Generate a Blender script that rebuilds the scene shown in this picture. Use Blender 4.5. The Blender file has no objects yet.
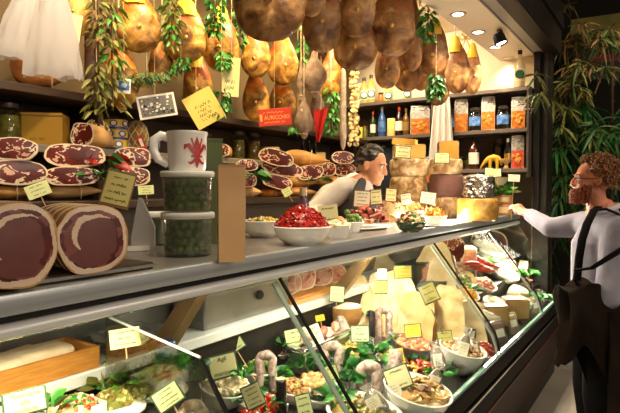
import bpy, bmesh, math, random
from math import radians, sin, cos, pi, atan2, sqrt, hypot
from mathutils import Vector as V, Matrix, noise

SC = bpy.context.scene
COL = SC.collection
random.seed(7)

# ------------------------------------------------------------------ camera
F, CX, CY, EYE = 531.0, 310.0, 206.5, V((0, 0, 1.55))
YAW, PIT = radians(34.1), -math.atan(16.5 / 531)
FWD = V((cos(YAW) * cos(PIT), sin(YAW) * cos(PIT), sin(PIT)))
RGT = V((sin(YAW), -cos(YAW), 0))
UPV = RGT.cross(FWD)
cam = bpy.data.cameras.new('camera')
cam.lens = F / 620 * 36
cam.clip_start = 0.02
camo = bpy.data.objects.new('camera', cam)
camo.location = EYE
camo.rotation_euler = Matrix((RGT, UPV, -FWD)).transposed().to_euler()
COL.objects.link(camo)
SC.camera = camo


def ray(px, py):
    return FWD + RGT * ((px - CX) / F) - UPV * ((py - CY) / F)


def at(px, py, w):
    return EYE + ray(px, py) * w


def depth(p):
    return (V(p) - EYE).dot(FWD)


def atZ(px, py, z):
    r = ray(px, py)
    return EYE + r * ((z - EYE.z) / r.z)


def atY(px, py, y):
    r = ray(px, py)
    return EYE + r * (y / r.y)


def atX(px, py, x):
    r = ray(px, py)
    return EYE + r * (x / r.x)


def mpp(p):
    """metres per photo pixel at point p"""
    return depth(p) / F


def facing(p):
    """z rotation that turns a local -Y front from p to where the shoppers stand"""
    return atan2(-p[1], -p[0]) + pi / 2


# ------------------------------------------------------------------ materials
def lin(h):
    if isinstance(h, str):
        c = [int(h[i:i + 2], 16) / 255 for i in (0, 2, 4)]
    else:
        c = h
    return tuple((x / 12.92 if x <= .04045 else ((x + .055) / 1.055) ** 2.4) for x in c) + (1,)


MATS = {}


def mat(name, c1, c2=None, c3=None, scale=8, rough=.5, metal=0, bump=0, spec=.5, trans=0, emis=0, detail=4,
        lo=.35, hi=.65, coat=0, bscale=None, stretch=None, sub=0, dist=0):
    if name in MATS:
        return MATS[name]
    m = bpy.data.materials.new(name)
    m.use_nodes = True
    N, L = m.node_tree.nodes, m.node_tree.links
    b = N['Principled BSDF']
    b.inputs['Roughness'].default_value = rough
    b.inputs['Metallic'].default_value = metal
    b.inputs['Specular IOR Level'].default_value = spec
    b.inputs['Transmission Weight'].default_value = trans
    b.inputs['Coat Weight'].default_value = coat
    if sub:
        b.inputs['Subsurface Weight'].default_value = sub
        b.inputs['Subsurface Radius'].default_value = (.02, .01, .006)
    b.inputs['Base Color'].default_value = lin(c1)
    if emis:
        b.inputs['Emission Color'].default_value = lin(c1)
        b.inputs['Emission Strength'].default_value = emis
    if c2 or bump:
        tc = N.new('ShaderNodeTexCoord')
        oi = N.new('ShaderNodeObjectInfo')
        mul = N.new('ShaderNodeMath'); mul.operation = 'MULTIPLY'; mul.inputs[1].default_value = 37
        L.new(oi.outputs['Random'], mul.inputs[0])
        add = N.new('ShaderNodeVectorMath'); add.operation = 'ADD'
        src = tc.outputs['Object']
        if stretch:
            mp = N.new('ShaderNodeMapping'); mp.inputs['Scale'].default_value = stretch
            L.new(src, mp.inputs['Vector']); src = mp.outputs[0]
        L.new(src, add.inputs[0]); L.new(mul.outputs[0], add.inputs[1])
    if c2:
        nz = N.new('ShaderNodeTexNoise')
        nz.inputs['Scale'].default_value = scale; nz.inputs['Detail'].default_value = detail
        nz.inputs['Distortion'].default_value = dist
        L.new(add.outputs[0], nz.inputs['Vector'])
        rp = N.new('ShaderNodeValToRGB')
        e = rp.color_ramp.elements
        e[0].position, e[0].color = lo, lin(c1)
        e[1].position, e[1].color = hi, lin(c2)
        if c3:
            x = e.new(min(.98, hi + .12)); x.color = lin(c3)
        L.new(nz.outputs['Fac'], rp.inputs['Fac'])
        L.new(rp.outputs['Color'], b.inputs['Base Color'])
    if bump:
        n2 = N.new('ShaderNodeTexNoise')
        n2.inputs['Scale'].default_value = bscale or scale * 3; n2.inputs['Detail'].default_value = 3
        L.new(add.outputs[0], n2.inputs['Vector'])
        bp = N.new('ShaderNodeBump'); bp.inputs['Strength'].default_value = min(1, bump)
        bp.inputs['Distance'].default_value = .004 * max(1, bump)
        L.new(n2.outputs['Fac'], bp.inputs['Height']); L.new(bp.outputs[0], b.inputs['Normal'])
    MATS[name] = m
    return m


def glassy(name, tint, refl=.06, rough=.02, body=0.0, bodycol='ffffff', edge=.5, transl=0):
    """thin clear sheet: see-through plus a mirror-like share that grows at grazing angles"""
    if name in MATS:
        return MATS[name]
    m = bpy.data.materials.new(name); m.use_nodes = True
    N, L = m.node_tree.nodes, m.node_tree.links
    N.clear()
    out = N.new('ShaderNodeOutputMaterial')
    t = N.new('ShaderNodeBsdfTransparent'); t.inputs[0].default_value = lin(tint)
    g = N.new('ShaderNodeBsdfGlossy'); g.inputs['Roughness'].default_value = rough
    lw = N.new('ShaderNodeLayerWeight'); lw.inputs['Blend'].default_value = .25
    ml = N.new('ShaderNodeMath'); ml.operation = 'MULTIPLY_ADD'
    ml.inputs[1].default_value = edge; ml.inputs[2].default_value = refl
    L.new(lw.outputs['Fresnel'], ml.inputs[0])
    mx = N.new('ShaderNodeMixShader')
    L.new(ml.outputs[0], mx.inputs[0]); L.new(t.outputs[0], mx.inputs[1]); L.new(g.outputs[0], mx.inputs[2])
    last = mx
    if body:
        d = N.new('ShaderNodeBsdfDiffuse'); d.inputs[0].default_value = lin(bodycol)
        m2 = N.new('ShaderNodeMixShader'); m2.inputs[0].default_value = body
        dd = d
        if transl:
            tr = N.new('ShaderNodeBsdfTranslucent'); tr.inputs[0].default_value = lin(bodycol)
            dd = N.new('ShaderNodeMixShader'); dd.inputs[0].default_value = transl
            L.new(d.outputs[0], dd.inputs[1]); L.new(tr.outputs[0], dd.inputs[2])
        L.new(mx.outputs[0], m2.inputs[1]); L.new(dd.outputs[0], m2.inputs[2]); last = m2
    L.new(last.outputs[0], out.inputs[0])
    MATS[name] = m
    return m


# ------------------------------------------------------------------ mesh builder
class B:
    def __init__(s):
        s.v, s.f, s.m = [], [], []

    def add(s, vs, fs, mi=0, M=None):
        o = len(s.v)
        s.v += [(M @ V(p)) if M else V(p) for p in vs]
        for i, f in enumerate(fs):
            s.f.append([x + o for x in f]); s.m.append(mi[i] if isinstance(mi, list) else mi)
        return s

    def box(s, c, size, mi=0, M=None, r=0, seg=1):
        bm = bmesh.new(); bmesh.ops.create_cube(bm, size=1)
        for v in bm.verts:
            v.co = V((v.co.x * size[0], v.co.y * size[1], v.co.z * size[2]))
        if r:
            bmesh.ops.bevel(bm, geom=bm.edges[:], offset=min(r, min(size) * .45), segments=seg, affect='EDGES', profile=.5)
        for v in bm.verts:
            v.co += V(c)
        s.bm(bm, mi, M); return s

    def bm(s, bm, mi=0, M=None):
        bm.verts.ensure_lookup_table()
        for i, v in enumerate(bm.verts):
            v.index = i
        s.add([v.co.copy() for v in bm.verts], [[v.index for v in f.verts] for f in bm.faces], mi, M)
        bm.free()

    def lathe(s, prof, n=20, mi=0, M=None, c=(0, 0, 0), sx=1, sy=1, wob=0, seed=0, cap=True):
        vs, fs, ms = [], [], []
        for k, (r, z) in enumerate(prof):
            for i in range(n):
                a = 2 * pi * i / n
                q = 1 + (wob * noise.noise(V((cos(a) * 1.3 + seed, sin(a) * 1.3, z * 9 + seed))) if wob else 0)
                vs.append((c[0] + r * sx * q * cos(a), c[1] + r * sy * q * sin(a), c[2] + z))
        for k in range(len(prof) - 1):
            for i in range(n):
                j = (i + 1) % n
                fs.append([k * n + i, k * n + j, (k + 1) * n + j, (k + 1) * n + i])
                ms.append(mi[k] if isinstance(mi, list) else mi)
        if cap:
            if prof[0][0] > 1e-5:
                fs.append(list(range(n))[::-1]); ms.append(mi[0] if isinstance(mi, list) else mi)
            if prof[-1][0] > 1e-5:
                b0 = (len(prof) - 1) * n
                fs.append([b0 + i for i in range(n)]); ms.append(mi[-1] if isinstance(mi, list) else mi)
        return s.add(vs, fs, ms, M)

    def tube(s, pts, rad, n=8, mi=0, M=None, cap=True, flat=1):
        pts = [V(p) for p in pts]
        rs = rad if isinstance(rad, (list, tuple)) else [rad] * len(pts)
        vs, fs = [], []
        prev = None
        for i, p in enumerate(pts):
            t = (pts[min(i + 1, len(pts) - 1)] - pts[max(i - 1, 0)]).normalized()
            if prev is None:
                a = V((0, 0, 1)) if abs(t.z) < .9 else V((1, 0, 0))
                u = t.cross(a).normalized()
            else:
                u = (prev - t * prev.dot(t)).normalized()
            prev = u; w = t.cross(u)
            for k in range(n):
                a = 2 * pi * k / n
                vs.append(p + (u * cos(a) + w * sin(a) * flat) * rs[i])
        for i in range(len(pts) - 1):
            for k in range(n):
                j = (k + 1) % n
                fs.append([i * n + k, i * n + j, (i + 1) * n + j, (i + 1) * n + k])
        if cap:
            fs.append(list(range(n))[::-1]); b0 = (len(pts) - 1) * n; fs.append([b0 + k for k in range(n)])
        return s.add(vs, fs, mi, M)

    def ell(s, c, r, mi=0, M=None, n=16, amp=0, freq=6, seed=0, rot=None):
        vs, fs = [], []
        m = max(4, n // 2)
        R = rot.to_matrix() if rot else None
        for j in range(m + 1):
            th = pi * j / m
            for i in range(n):
                a = 2 * pi * i / n
                d = V((sin(th) * cos(a), sin(th) * sin(a), cos(th)))
                q = 1 + (amp * noise.noise(d * freq * .3 + V((seed * 3.1, seed, -seed))) if amp else 0)
                p = V((d.x * r[0], d.y * r[1], d.z * r[2])) * q
                if R: p = R @ p
                vs.append(V(c) + p)
        for j in range(m):
            for i in range(n):
                k = (i + 1) % n
                fs.append([j * n + i, (j + 1) * n + i, (j + 1) * n + k, j * n + k])
        return s.add(vs, fs, mi, M)

    def leaf(s, p, d, ln, wd, nrm=None, droop=.25, mi=0, fold=.25):
        p, d = V(p), V(d).normalized()
        nrm = V(nrm) if nrm else V((random.uniform(-1, 1), random.uniform(-1, 1), random.uniform(.2, 1)))
        side = d.cross(nrm)
        if side.length < 1e-4: side = d.cross(V((1, 0, .3)))
        side.normalize(); up = side.cross(d)
        a = p; vs = [a]
        for t, w in ((.3, .85), (.6, 1), (.85, .55)):
            q = p + d * ln * t - V((0, 0, 1)) * droop * ln * t * t
            vs += [q - side * wd * .5 * w + up * wd * fold * w, q, q + side * wd * .5 * w + up * wd * fold * w]
        vs.append(p + d * ln - V((0, 0, 1)) * droop * ln)
        s.add(vs, [[0, 2, 1], [0, 3, 2], [1, 2, 5, 4], [2, 3, 6, 5], [4, 5, 8, 7], [5, 6, 9, 8], [7, 8, 10], [8, 9, 10]], mi)
        return s

    def prism(s, outline, y0, y1, mi=0, M=None, front=None, back=None):
        """outline in xz, extruded along y"""
        n = len(outline)
        vs = [(x, y0, z) for x, z in outline] + [(x, y1, z) for x, z in outline]
        fs = [list(range(n)), [n + i for i in range(n)][::-1]]
        ms = [front if front is not None else mi, back if back is not None else mi]
        for i in range(n):
            j = (i + 1) % n
            fs.append([i, n + i, n + j, j]); ms.append(mi)
        return s.add(vs, fs, ms, M)

    def mesh(s, name, mats, smooth=True, fix=True):
        me = bpy.data.meshes.new(name)
        me.from_pydata([tuple(v) for v in s.v], [], s.f)
        for m in mats: me.materials.append(m)
        for p, mi in zip(me.polygons, s.m):
            p.material_index = mi
        if fix:
            bm = bmesh.new(); bm.from_mesh(me)
            bmesh.ops.remove_doubles(bm, verts=bm.verts[:], dist=1e-6)
            bmesh.ops.recalc_face_normals(bm, faces=bm.faces[:]); bm.to_mesh(me); bm.free()
        if smooth:
            try:
                me.shade_smooth(); me.set_sharp_from_angle(angle=radians(smooth if smooth is not True else 40))
            except Exception:
                pass
        me.update()
        return me

    def build(s, name, mats, parent=None, loc=None, rz=0, smooth=True, fix=True, M=None):
        if not isinstance(mats, (list, tuple)): mats = [mats]
        o = bpy.data.objects.new(name, s.mesh(name, mats, smooth, fix))
        COL.objects.link(o)
        if parent: o.parent = parent
        if loc is not None: o.location = loc
        if rz: o.rotation_euler.z = rz
        if M is not None: o.matrix_local = M
        return o


def tag(o, label=None, cat=None, group=None, kind=None):
    if label: o['label'] = label
    if cat: o['category'] = cat
    if group: o['group'] = group
    if kind: o['kind'] = kind
    return o


def thing(name, label, cat, loc=(0, 0, 0), rz=0, group=None, rot=None):
    o = bpy.data.objects.new(name, None); COL.objects.link(o)
    o.empty_display_size = .05
    o.location = loc
    o.rotation_euler = rot if rot else (0, 0, rz)
    return tag(o, label, cat, group)


KIDS = {}


def copy_tree(o, loc=None, rz=None, label=None, group=None, rot=None, scale=None):
    def rec(x, par):
        c = x.copy(); COL.objects.link(c)
        if par: c.parent = par
        for ch in x.children: rec(ch, c)
        return c
    c = rec(o, None)
    if loc is not None: c.location = loc
    if rz is not None: c.rotation_euler = (0, 0, rz)
    if rot is not None: c.rotation_euler = rot
    if scale is not None: c.scale = (scale,) * 3 if isinstance(scale, (int, float)) else scale
    if label: c['label'] = label
    if group: c['group'] = group
    return c


def structure(name, b, mats, smooth=False):
    return tag(b.build(name, mats, smooth=smooth), kind='structure')


def text_mesh(body, size, mats, name, parent, M, extrude=.0004, align='CENTER', shear=0, ax=1):
    cu = bpy.data.curves.new('lettering', 'FONT')
    cu.body = body; cu.size = size; cu.align_x = align; cu.align_y = 'CENTER'; cu.extrude = extrude; cu.shear = shear
    cu.resolution_u = 2
    t = bpy.data.objects.new('lettering_source', cu); COL.objects.link(t)
    bpy.context.view_layer.update()
    me = bpy.data.meshes.new_from_object(t.evaluated_get(bpy.context.evaluated_depsgraph_get()))
    bpy.data.objects.remove(t); bpy.data.curves.remove(cu)
    me.materials.clear(); me.materials.append(mats)
    o = bpy.data.objects.new(name, me); COL.objects.link(o)
    if parent: o.parent = parent
    o.matrix_local = M @ Matrix.Diagonal((ax, 1, 1, 1))
    return o


# ------------------------------------------------------------------ palette
steel = mat('brushed_steel', 'b9bcbc', 'a3a6a6', scale=3, rough=.28, metal=1, stretch=(.4, 30, 30))
steel_rough = mat('satin_steel', 'b4b3ae', '9c9a94', scale=4, rough=.42, metal=1)
rail_m = mat('rail_aluminium', 'e6e8e8', 'd8dbdc', scale=3, rough=.36, metal=.3, stretch=(.4, 30, 30))
top_m = mat('worktop_steel', 'a9a7a2', '96938d', scale=3, rough=.3, metal=.7, stretch=(.4, 20, 20))
chrome = mat('chrome', 'd9dcde', rough=.12, metal=1)
white_metal = mat('white_enamel', 'dfe1dd', rough=.35)
blackrub = mat('black_rubber', '100f0f', rough=.6, spec=.2)
darkmetal = mat('dark_metal', '2a2624', rough=.4, metal=.6)
bronze = mat('bronze_bracket', 'b59a74', 'a08560', scale=5, rough=.32, metal=.7)
red_panel = mat('dark_red_panel', '2c0b08', '220806', scale=4, rough=.5, spec=.2)
glass = glassy('display_glass', 'f8fbf8', refl=.008, edge=.2)
glass_edge = mat('glass_edge_green', '6f9484', rough=.2, spec=.5)
plastic_clear = glassy('clear_plastic', 'f4f4ee', refl=.03, rough=.06, edge=.3, body=.03, bodycol='e9ebe4')
plastic_milky = glassy('milky_plastic', 'e8ece6', refl=.05, rough=.15, body=.62, bodycol='f0f1ea')
cling = glassy('cling_film', 'f4f4f0', refl=.10, rough=.12, body=.14, bodycol='f0f0ea', edge=.8)
bagw = glassy('thin_white_bag', 'f3efe8', refl=.03, rough=.3, body=.66, bodycol='faf4ec', transl=.5)
jar_glass = glassy('jar_glass', 'e6ead8', refl=.06, rough=.04)
ceramic = mat('white_ceramic', 'f0ede6', rough=.22, coat=.3)
cream_wall = mat('cream_plaster', 'e6d6b8', 'dccaa8', scale=2, rough=.8)
tan_wall = mat('tan_back_wall', '6e5a3c', '5c4a30', scale=2, rough=.8)  # darkened so the colour itself carries the shade between the hams
shelf_wood = mat('dark_shelf_wood', '3d2b1e', '2c1e14', scale=5, rough=.5, stretch=(1, 14, 14))
shelf_grey = mat('grey_brown_shelf', '6d6054', '5b4e43', scale=5, rough=.5)
back_board = mat('dark_back_board', '4a3f35', '3a3028', scale=3, rough=.65)
soffit_m = mat('soffit_cream', 'e0d2bf', rough=.6)
facade_m = mat('facade_dark', '1f1712', '140f0b', scale=4, rough=.5)
facade_grey = mat('facade_grey', '8c8680', rough=.4)
facade_gold = mat('facade_brown', '4c3a24', '38291a', scale=6, rough=.6)
wood_light = mat('light_wood', 'd8ad76', 'c99a62', scale=4, rough=.55, stretch=(1, 12, 1.2), detail=3)
wood_orange = mat('crate_wood', 'c98a3c', 'b2732b', scale=5, rough=.5, stretch=(3, 3, 25))
paper = mat('label_paper', 'eee6b0', 'e6dda2', scale=6, rough=.7)
paper_green = mat('label_paper_green', 'dfe6a8', 'd5dd9a', scale=6, rough=.7)
paper_yellow = mat('label_paper_yellow', 'f0d43c', 'e8c92e', scale=6, rough=.7)
paper_cream = mat('label_paper_cream', 'f1e9cd', 'e9dfbd', scale=6, rough=.7)
ink = mat('green_brown_ink', '43512a', rough=.8)
ink_dark = mat('dark_ink', '2e2a22', rough=.8)
border = mat('dark_green_border', '3d5a33', rough=.6)
border_brown = mat('brown_border', '6d4d25', rough=.6)
ham_gold = mat('golden_ham_skin', '8f4010', 'd07c20', 'e8b044', scale=7, rough=.5, bump=1.5, bscale=18, detail=8, coat=.1, lo=.38, hi=.58)
ham_fat = mat('ham_fat_face', '6b4212', 'b88634', 'e2bc60', scale=9, rough=.5, bump=4, bscale=14, detail=9, coat=.05, dist=1.0, lo=.36, hi=.58)
ham_brown = mat('aged_ham_skin', '7a4420', 'a5662f', 'bd8448', scale=7, rough=.5, bump=1.5, bscale=18, detail=8, coat=.1, lo=.38, hi=.58)
ham_brown_fat = mat('aged_ham_face', '5f3a1a', 'a87844', 'd0a870', scale=9, rough=.5, bump=4, bscale=14, detail=9, coat=.05, dist=1.0, lo=.36, hi=.58)
ham_bone = mat('ham_bone', 'e0b050', 'c8953c', scale=30, rough=.5)
ham_pale = mat('pale_ham_rind', 'c99a60', 'd9b27a', 'a8763f', scale=7, rough=.5, bump=.4, bscale=20)
ham_tan = mat('tan_ham_rind', 'b07c3c', 'c9964e', '8d5c28', scale=7, rough=.5, bump=.4, bscale=20)
meat_red = mat('cured_meat_red', '581410', '761f18', '93382a', scale=18, rough=.35, detail=5, spec=.5, coat=.15)
meat_dark = mat('cured_meat_dark', '45130f', '5e1c17', scale=25, rough=.35, coat=.15)
meat_mauve = mat('pancetta_core', '5e2c28', '6e3832', '502420', scale=12, rough=.45)
fat_white = mat('meat_fat', 'eedcc0', 'e3cba6', scale=14, rough=.45)
fat_pink = mat('pink_fat', 'e2b59a', 'd69f86', scale=14, rough=.45)
rope_m = mat('string', 'cdb98e', rough=.9)
yellow_cloth = mat('yellow_wrap', 'e3b41f', 'f0cc4a', scale=10, rough=.6)
leaf_a = mat('fresh_green_leaf', '2f7a22', '4c9a30', scale=9, rough=.45)
leaf_b = mat('deep_green_leaf', '1d5420', '2d6e2a', scale=9, rough=.45)
leaf_c = mat('olive_green_leaf', '6a6c2c', '84823c', 'a09a58', scale=9, rough=.55)
leaf_d = mat('bamboo_leaf', '4d6a2c', '31491f', '7d8a4a', scale=7, rough=.5)
leaf_dry = mat('dry_straw_leaf', '8a6c38', '6b5329', scale=8, rough=.7)
stem_m = mat('brown_stem', '5a4326', '473319', scale=10, rough=.8)
olive_m = mat('green_olive', '4a6616', '668224', scale=14, rough=.3, coat=.3)
tomato_m = mat('red_tomato', 'b81c10', 'd8341c', scale=8, rough=.25, coat=.4)
# ================================================================== the setting
XE, YB = 5.10, 2.85          # end wall, back wall
floor_m = mat('worn_concrete', 'a9a296', '8d877c', '7b756b', scale=2.2, rough=.55, detail=8, lo=.3, hi=.7)
structure('floor', B().box((3, 1, -.05), (12, 9, .1)), floor_m)
structure('wall_back', B().box((2, YB + .05, 1.6), (6.5, .1, 3.2)), tan_wall)
structure('wall_end', B().box((XE + .05, 1.925, 1.6), (.1, 1.85, 3.2)), cream_wall)
structure('wall_left', B().box((-1.25, 1.6, 1.6), (.1, 2.6, 3.2)), tan_wall)
structure('ceiling', B().box((2.0, 2.06, 3.12), (6.4, 1.58, .06)), cream_wall)
sb = B().box((2.05, 1.17, 2.79), (6.1, .31, .08))
structure('trim_1', sb, soffit_m)                                             # soffit strip that holds the lamps
structure('trim_2', B().box((2.05, .965, 2.785), (6.1, .10, .09)).box((2.05, 1.0, 2.736), (6.1, .006, .008)), facade_grey)
b = B().box((2.05, .86, 3.1), (6.1, .11, .74)).box((2.05, .80, 3.0), (6.1, .03, .10)).box((2.05, .79, 3.25), (6.1, .03, .12))
structure('trim_3', b, facade_m)
b = B().box((5.03, .93, 1.38), (.15, .13, 2.72)).box((4.94, .965, 2.05), (.05, .05, 1.38)).box((4.93, .89, 2.05), (.03, .03, 1.38))
structure('trim_4', b, facade_m)
dark_wall = mat('dark_street_wall', '1d1a15', '12100d', scale=2, rough=.9)
structure('wall_street', B().box((7.6, .2, 2.2), (.1, 6, 4.4)), dark_wall)

# ================================================================== display counter
X0, X1 = -0.6, 4.93
ctr = thing('display_counter', 'long stainless and glass deli counter with slanted panes and dark red base', 'counter', (2, 1.1, 0))
O = Matrix.Translation(-V((2, 1.1, 0)))


def cpart(name, b, mats, smooth=40, label=None, par=ctr):
    b.v = [O @ V(p) for p in b.v]
    o = b.build(name, mats, par, smooth=smooth)
    if label: o['label'] = label
    return o


XM, XL = (X0 + X1) / 2, X1 - X0
cpart('counter_top', B().box((XM, 1.40, 1.3185), (XL, .60, .043), r=.004), top_m)
cpart('upper_rail', B().box((XM, 1.105, 1.319), (XL, .03, .046), r=.006, seg=2), mat('upper_rail_steel', 'b4babd', 'a4aaad', scale=3, rough=.3, metal=.5, stretch=(.4, 30, 30)), label='flat brushed upper rail')
cpart('rail_groove', B().box((XM, 1.125, 1.288), (XL, .02, .02)), darkmetal)
b = B().tube([(X0, 1.108, 1.263), (X1, 1.108, 1.263)], .0165, 12)
cpart('lower_rail', b, rail_m, label='shiny chrome lower rail')
cpart('rail_lip', B().box((XM, 1.13, 1.25), (XL, .03, .014)), darkmetal)
PROF = [(1.105, 1.247), (.80, .845), (.765, .79), (.745, .735), (.735, .68)]
YF = .735


def sheet(b, prof, x0, x1, t=.006, mi=0):
    n = len(prof)
    nr = []
    for i in range(n):
        a, c = prof[max(0, i - 1)], prof[min(n - 1, i + 1)]
        d = V((c[0] - a[0], c[1] - a[1])).normalized()
        nr.append(V((-d.y, d.x)))
    for s_, e_ in ((x0, x1),):
        vs = []
        for (y, z), q in zip(prof, nr):
            vs += [(s_, y, z), (e_, y, z), (e_, y + q.x * t, z + q.y * t), (s_, y + q.x * t, z + q.y * t)]
        fs = []
        for i in range(n - 1):
            o = i * 4
            for k in range(4):
                fs.append([o + k, o + (k + 1) % 4, o + 4 + (k + 1) % 4, o + 4 + k])
        fs += [[0, 1, 2, 3], [n * 4 - 1, n * 4 - 2, n * 4 - 3, n * 4 - 4]]
        b.add(vs, fs, mi)
    return b


JX = [X0 + .02, 1.44, 2.88, 4.02, 4.90]
for i in range(4):
    cpart('glass_pane', sheet(B(), PROF, JX[i] + .006, JX[i + 1] - .006), glass)
XD = .967
b = B().prism([(1.005, 1.115), (1.40, 1.17), (1.40, .94), (.87, .94)], 0, .006)
b.v = [V((XD + p.y, p.x, p.z)) for p in b.v]
cpart('glass_divider', b, glassy('smoky_divider', 'e6e6dc', refl=.03, edge=.4), label='smoky glass divider')
cpart('divider_edge', B().tube([V((XD + .003, 1.0, 1.116)), V((XD + .003, 1.40, 1.172))], .004, 6), white_metal, label='bright top edge of the divider')  # white tube paints in the light caught by the glass edge
cpart('divider_edge', sheet(B(), [(1.0, 1.108), (.80, .845), (.765, .79)], XD - .003, XD + .006, t=-.009), blackrub, label='black front edge of the divider')
for i in (1, 2, 3):
    cpart('pane_seal', sheet(B(), PROF, JX[i] - .004, JX[i] + .006, t=-.008), blackrub)
    cpart('support_arm', sheet(B(), [(y, z - .012) for y, z in PROF], JX[i] - .032, JX[i] - .012, t=.006),
          mat('frosted_arm', 'a8b5ae', rough=.3, spec=.6), label='pale frosted support arm')
b = B().prism([(y, z - .01) for y, z in PROF] + [(1.09, .95)], 0, .008)
b.v = [V((4.905 + p.y, p.x, p.z)) for p in b.v]
cpart('side_glass', b, glass)
# front below the glass
FX, FL = (X0 + 4.9) / 2, 4.9 - X0
cpart('bottom_channel', B().box((FX, YF + .003, .676), (FL, .022, .014), r=.004), glass_edge, label='green-edged glass channel')
cpart('bumper', B().box((FX, YF + .012, .615), (FL, .035, .085), r=.006), blackrub)
cpart('chrome_strip', B().box((FX, YF - .002, .555), (FL, .02, .022), r=.005), chrome)
cpart('front_panel', B().box((FX, YF + .015, .495), (FL, .03, .10), r=.004), blackrub, label='black front panel')
cpart('base_cap', B().box((FX, YF + .01, .435), (FL, .03, .022), r=.006), mat('brown_cap', '4d1f18', rough=.4, spec=.3))
b = B().prism([(YF + .005, .425), (YF + .05, .10), (YF + .09, .10), (YF + .09, .425)], X0, 4.9)
b.v = [V((p.y, p.x, p.z)) for p in b.v]
cpart('base_panel', b, red_panel, label='dark red slanted base panel')
cpart('plinth', B().box((FX, 1.20, .21), (FL, .82, .42)), darkmetal)
# inside
SZ, SY = 1.01, 1.42                                                        # rear ledge
DECKL = .93                                                                 # raised deck on the left
XR = 1.06


def deck_z(y):
    return .60 + .22 * (y - .75)


XF = 3.06                                                                   # from here on the deck is steeper


def fdeck_z(y):
    return .62 + .95 * (y - .86)


def fdeck(px, py, dz=0):
    r = ray(px, py)
    w = (.62 + dz - .95 * .86 - EYE.z) / (r.z - .95 * r.y)
    p = EYE + r * w
    return V((min(p.x, 4.82), p.y, p.z))


def deck(px, py, dz=0):
    """point on the sloping deck (raised by dz) under photo pixel px, py"""
    r = ray(px, py)
    w = (.60 + dz - .22 * .75 - EYE.z) / (r.z - .22 * r.y)
    return EYE + r * w


deck_m = mat('steel_deck', '45443f', '383732', scale=5, rough=.45, metal=.5)
b = B().prism([(.755, .5), (1.43, .5), (1.43, deck_z(1.43)), (.755, deck_z(.755))], XR, XF)
b.v = [V((p.y, p.x, p.z)) for p in b.v]
cpart('deck', b, deck_m)
ys = [.80, .92, 1.04, 1.16, 1.28, 1.40]
out = [(.755, .5), (1.43, .5)]
for k in range(5, 0, -1):
    out += [(ys[k] + (.03 if k == 5 else 0), fdeck_z(ys[k]) - .05), (ys[k - 1], fdeck_z(ys[k]) - .05)]
out += [(.80, .565), (.755, .565)]
b = B().prism(out, XF, 4.9)
b.v = [V((p.y, p.x, p.z)) for p in b.v]
cpart('stepped_deck', b, deck_m, label='stepped steel deck of the far section')
cpart('deck', B().box(((X0 + XR) / 2, 1.145, DECKL - .02), (XR - X0, .56, .04)), deck_m, label='raised deck on the left')
cpart('rear_shelf', B().box((XM, (SY + 1.66) / 2, SZ - .02), (XL, 1.66 - SY, .04), r=.004), white_metal, label='white ledge behind the deck')
cpart('riser', B().box((XM, 1.45, .74), (XL, .02, .48)), darkmetal)
cpart('rear_wall', B().box((XM, 1.675, .86), (XL, .03, .85)), steel_rough)
cpart('end_wall', B().box((4.915, 1.55, .86), (.02, .24, .8)), steel_rough)
# stainless fan housing with slot, socket and dial
fx0, fx1, fy = 1.44, 1.98, 1.46
cpart('fan_housing', B().box(((fx0 + fx1) / 2, fy + .09, 1.154), (fx1 - fx0, .18, .286), r=.006), steel_rough, label='stainless fan housing')
cpart('vent_slot', B().box((1.60, fy - .002, 1.215), (.12, .006, .045), r=.012, seg=2), darkmetal)
cpart('socket', B().box((1.86, fy - .003, 1.215), (.04, .008, .05), r=.004), white_metal)
cpart('socket_hole', B().box((1.862, fy - .008, 1.217), (.015, .004, .02)), blackrub)
b = B().lathe([(.02, 0), (.02, .012), (.015, .018), (0, .018)], 16, M=Matrix.Translation((1.76, fy, 1.10)) @ Matrix.Rotation(radians(90), 4, 'X'))
cpart('dial', b, darkmetal)
# slanting brackets that carry the top
for x in (1.16, 2.30):
    b = B().prism([(1.18, 1.255), (1.24, 1.255), (1.45, 1.012), (1.37, 1.012)], 0, .05)
    b.v = [V((x + p.y, p.x, p.z)) for p in b.v]
    cpart('shelf_bracket', b, bronze, label='slanted bronze bracket')
tube_m = mat('lamp_tube', 'fff2d8', emis=6)
for x0, x1 in ((.0, .8), (1.5, 2.8), (2.95, 4.5)):
    cpart('lamp_tube', B().tube([(x0, 1.20, 1.272), (x1, 1.20, 1.272)], .009, 8), tube_m)
cpart('lamp_reflector', B().box((XM, 1.22, 1.289), (XL, .12, .012)), white_metal)

# ================================================================== end-wall shelf unit (shelves face the camera)
XS = 4.78                                                                   # shelf fronts
EZ = (1.738, 2.083, 2.434)                                                  # shelf tops, low to high
unit = thing('shelf_unit', 'grey-brown wall shelves at the far end of the stall holding bottles and biscuit packs', 'shelves', (XE, 1.7, 1.7))
O2 = Matrix.Translation(-V((XE, 1.7, 1.7)))


def upart(name, b, m, par=unit, O_=O2, label=None):
    b.v = [O_ @ V(p) for p in b.v]
    o = b.build(name, m, par)
    if label: o['label'] = label
    return o


YD = 1.86
upart('back_board', B().box((XE - .012, 1.93, 1.66), (.022, 1.80, 1.54)), back_board)
for k, z in enumerate(EZ):
    if k > 0:
        upart('shelf', B().box((4.935, 2.345, z - .017), (.29, .97, .034), r=.003), shelf_grey)
    upart('shelf', B().box((4.935, 1.435, z - .017), (.29, .85, .034), r=.003), shelf_grey)
upart('divider', B().box((4.94, YD + .005, 2.24), (.28, .022, .34)), back_board)
upart('side_board', B().box((4.94, 1.012, 2.05), (.28, .018, .78)), back_board)

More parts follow.
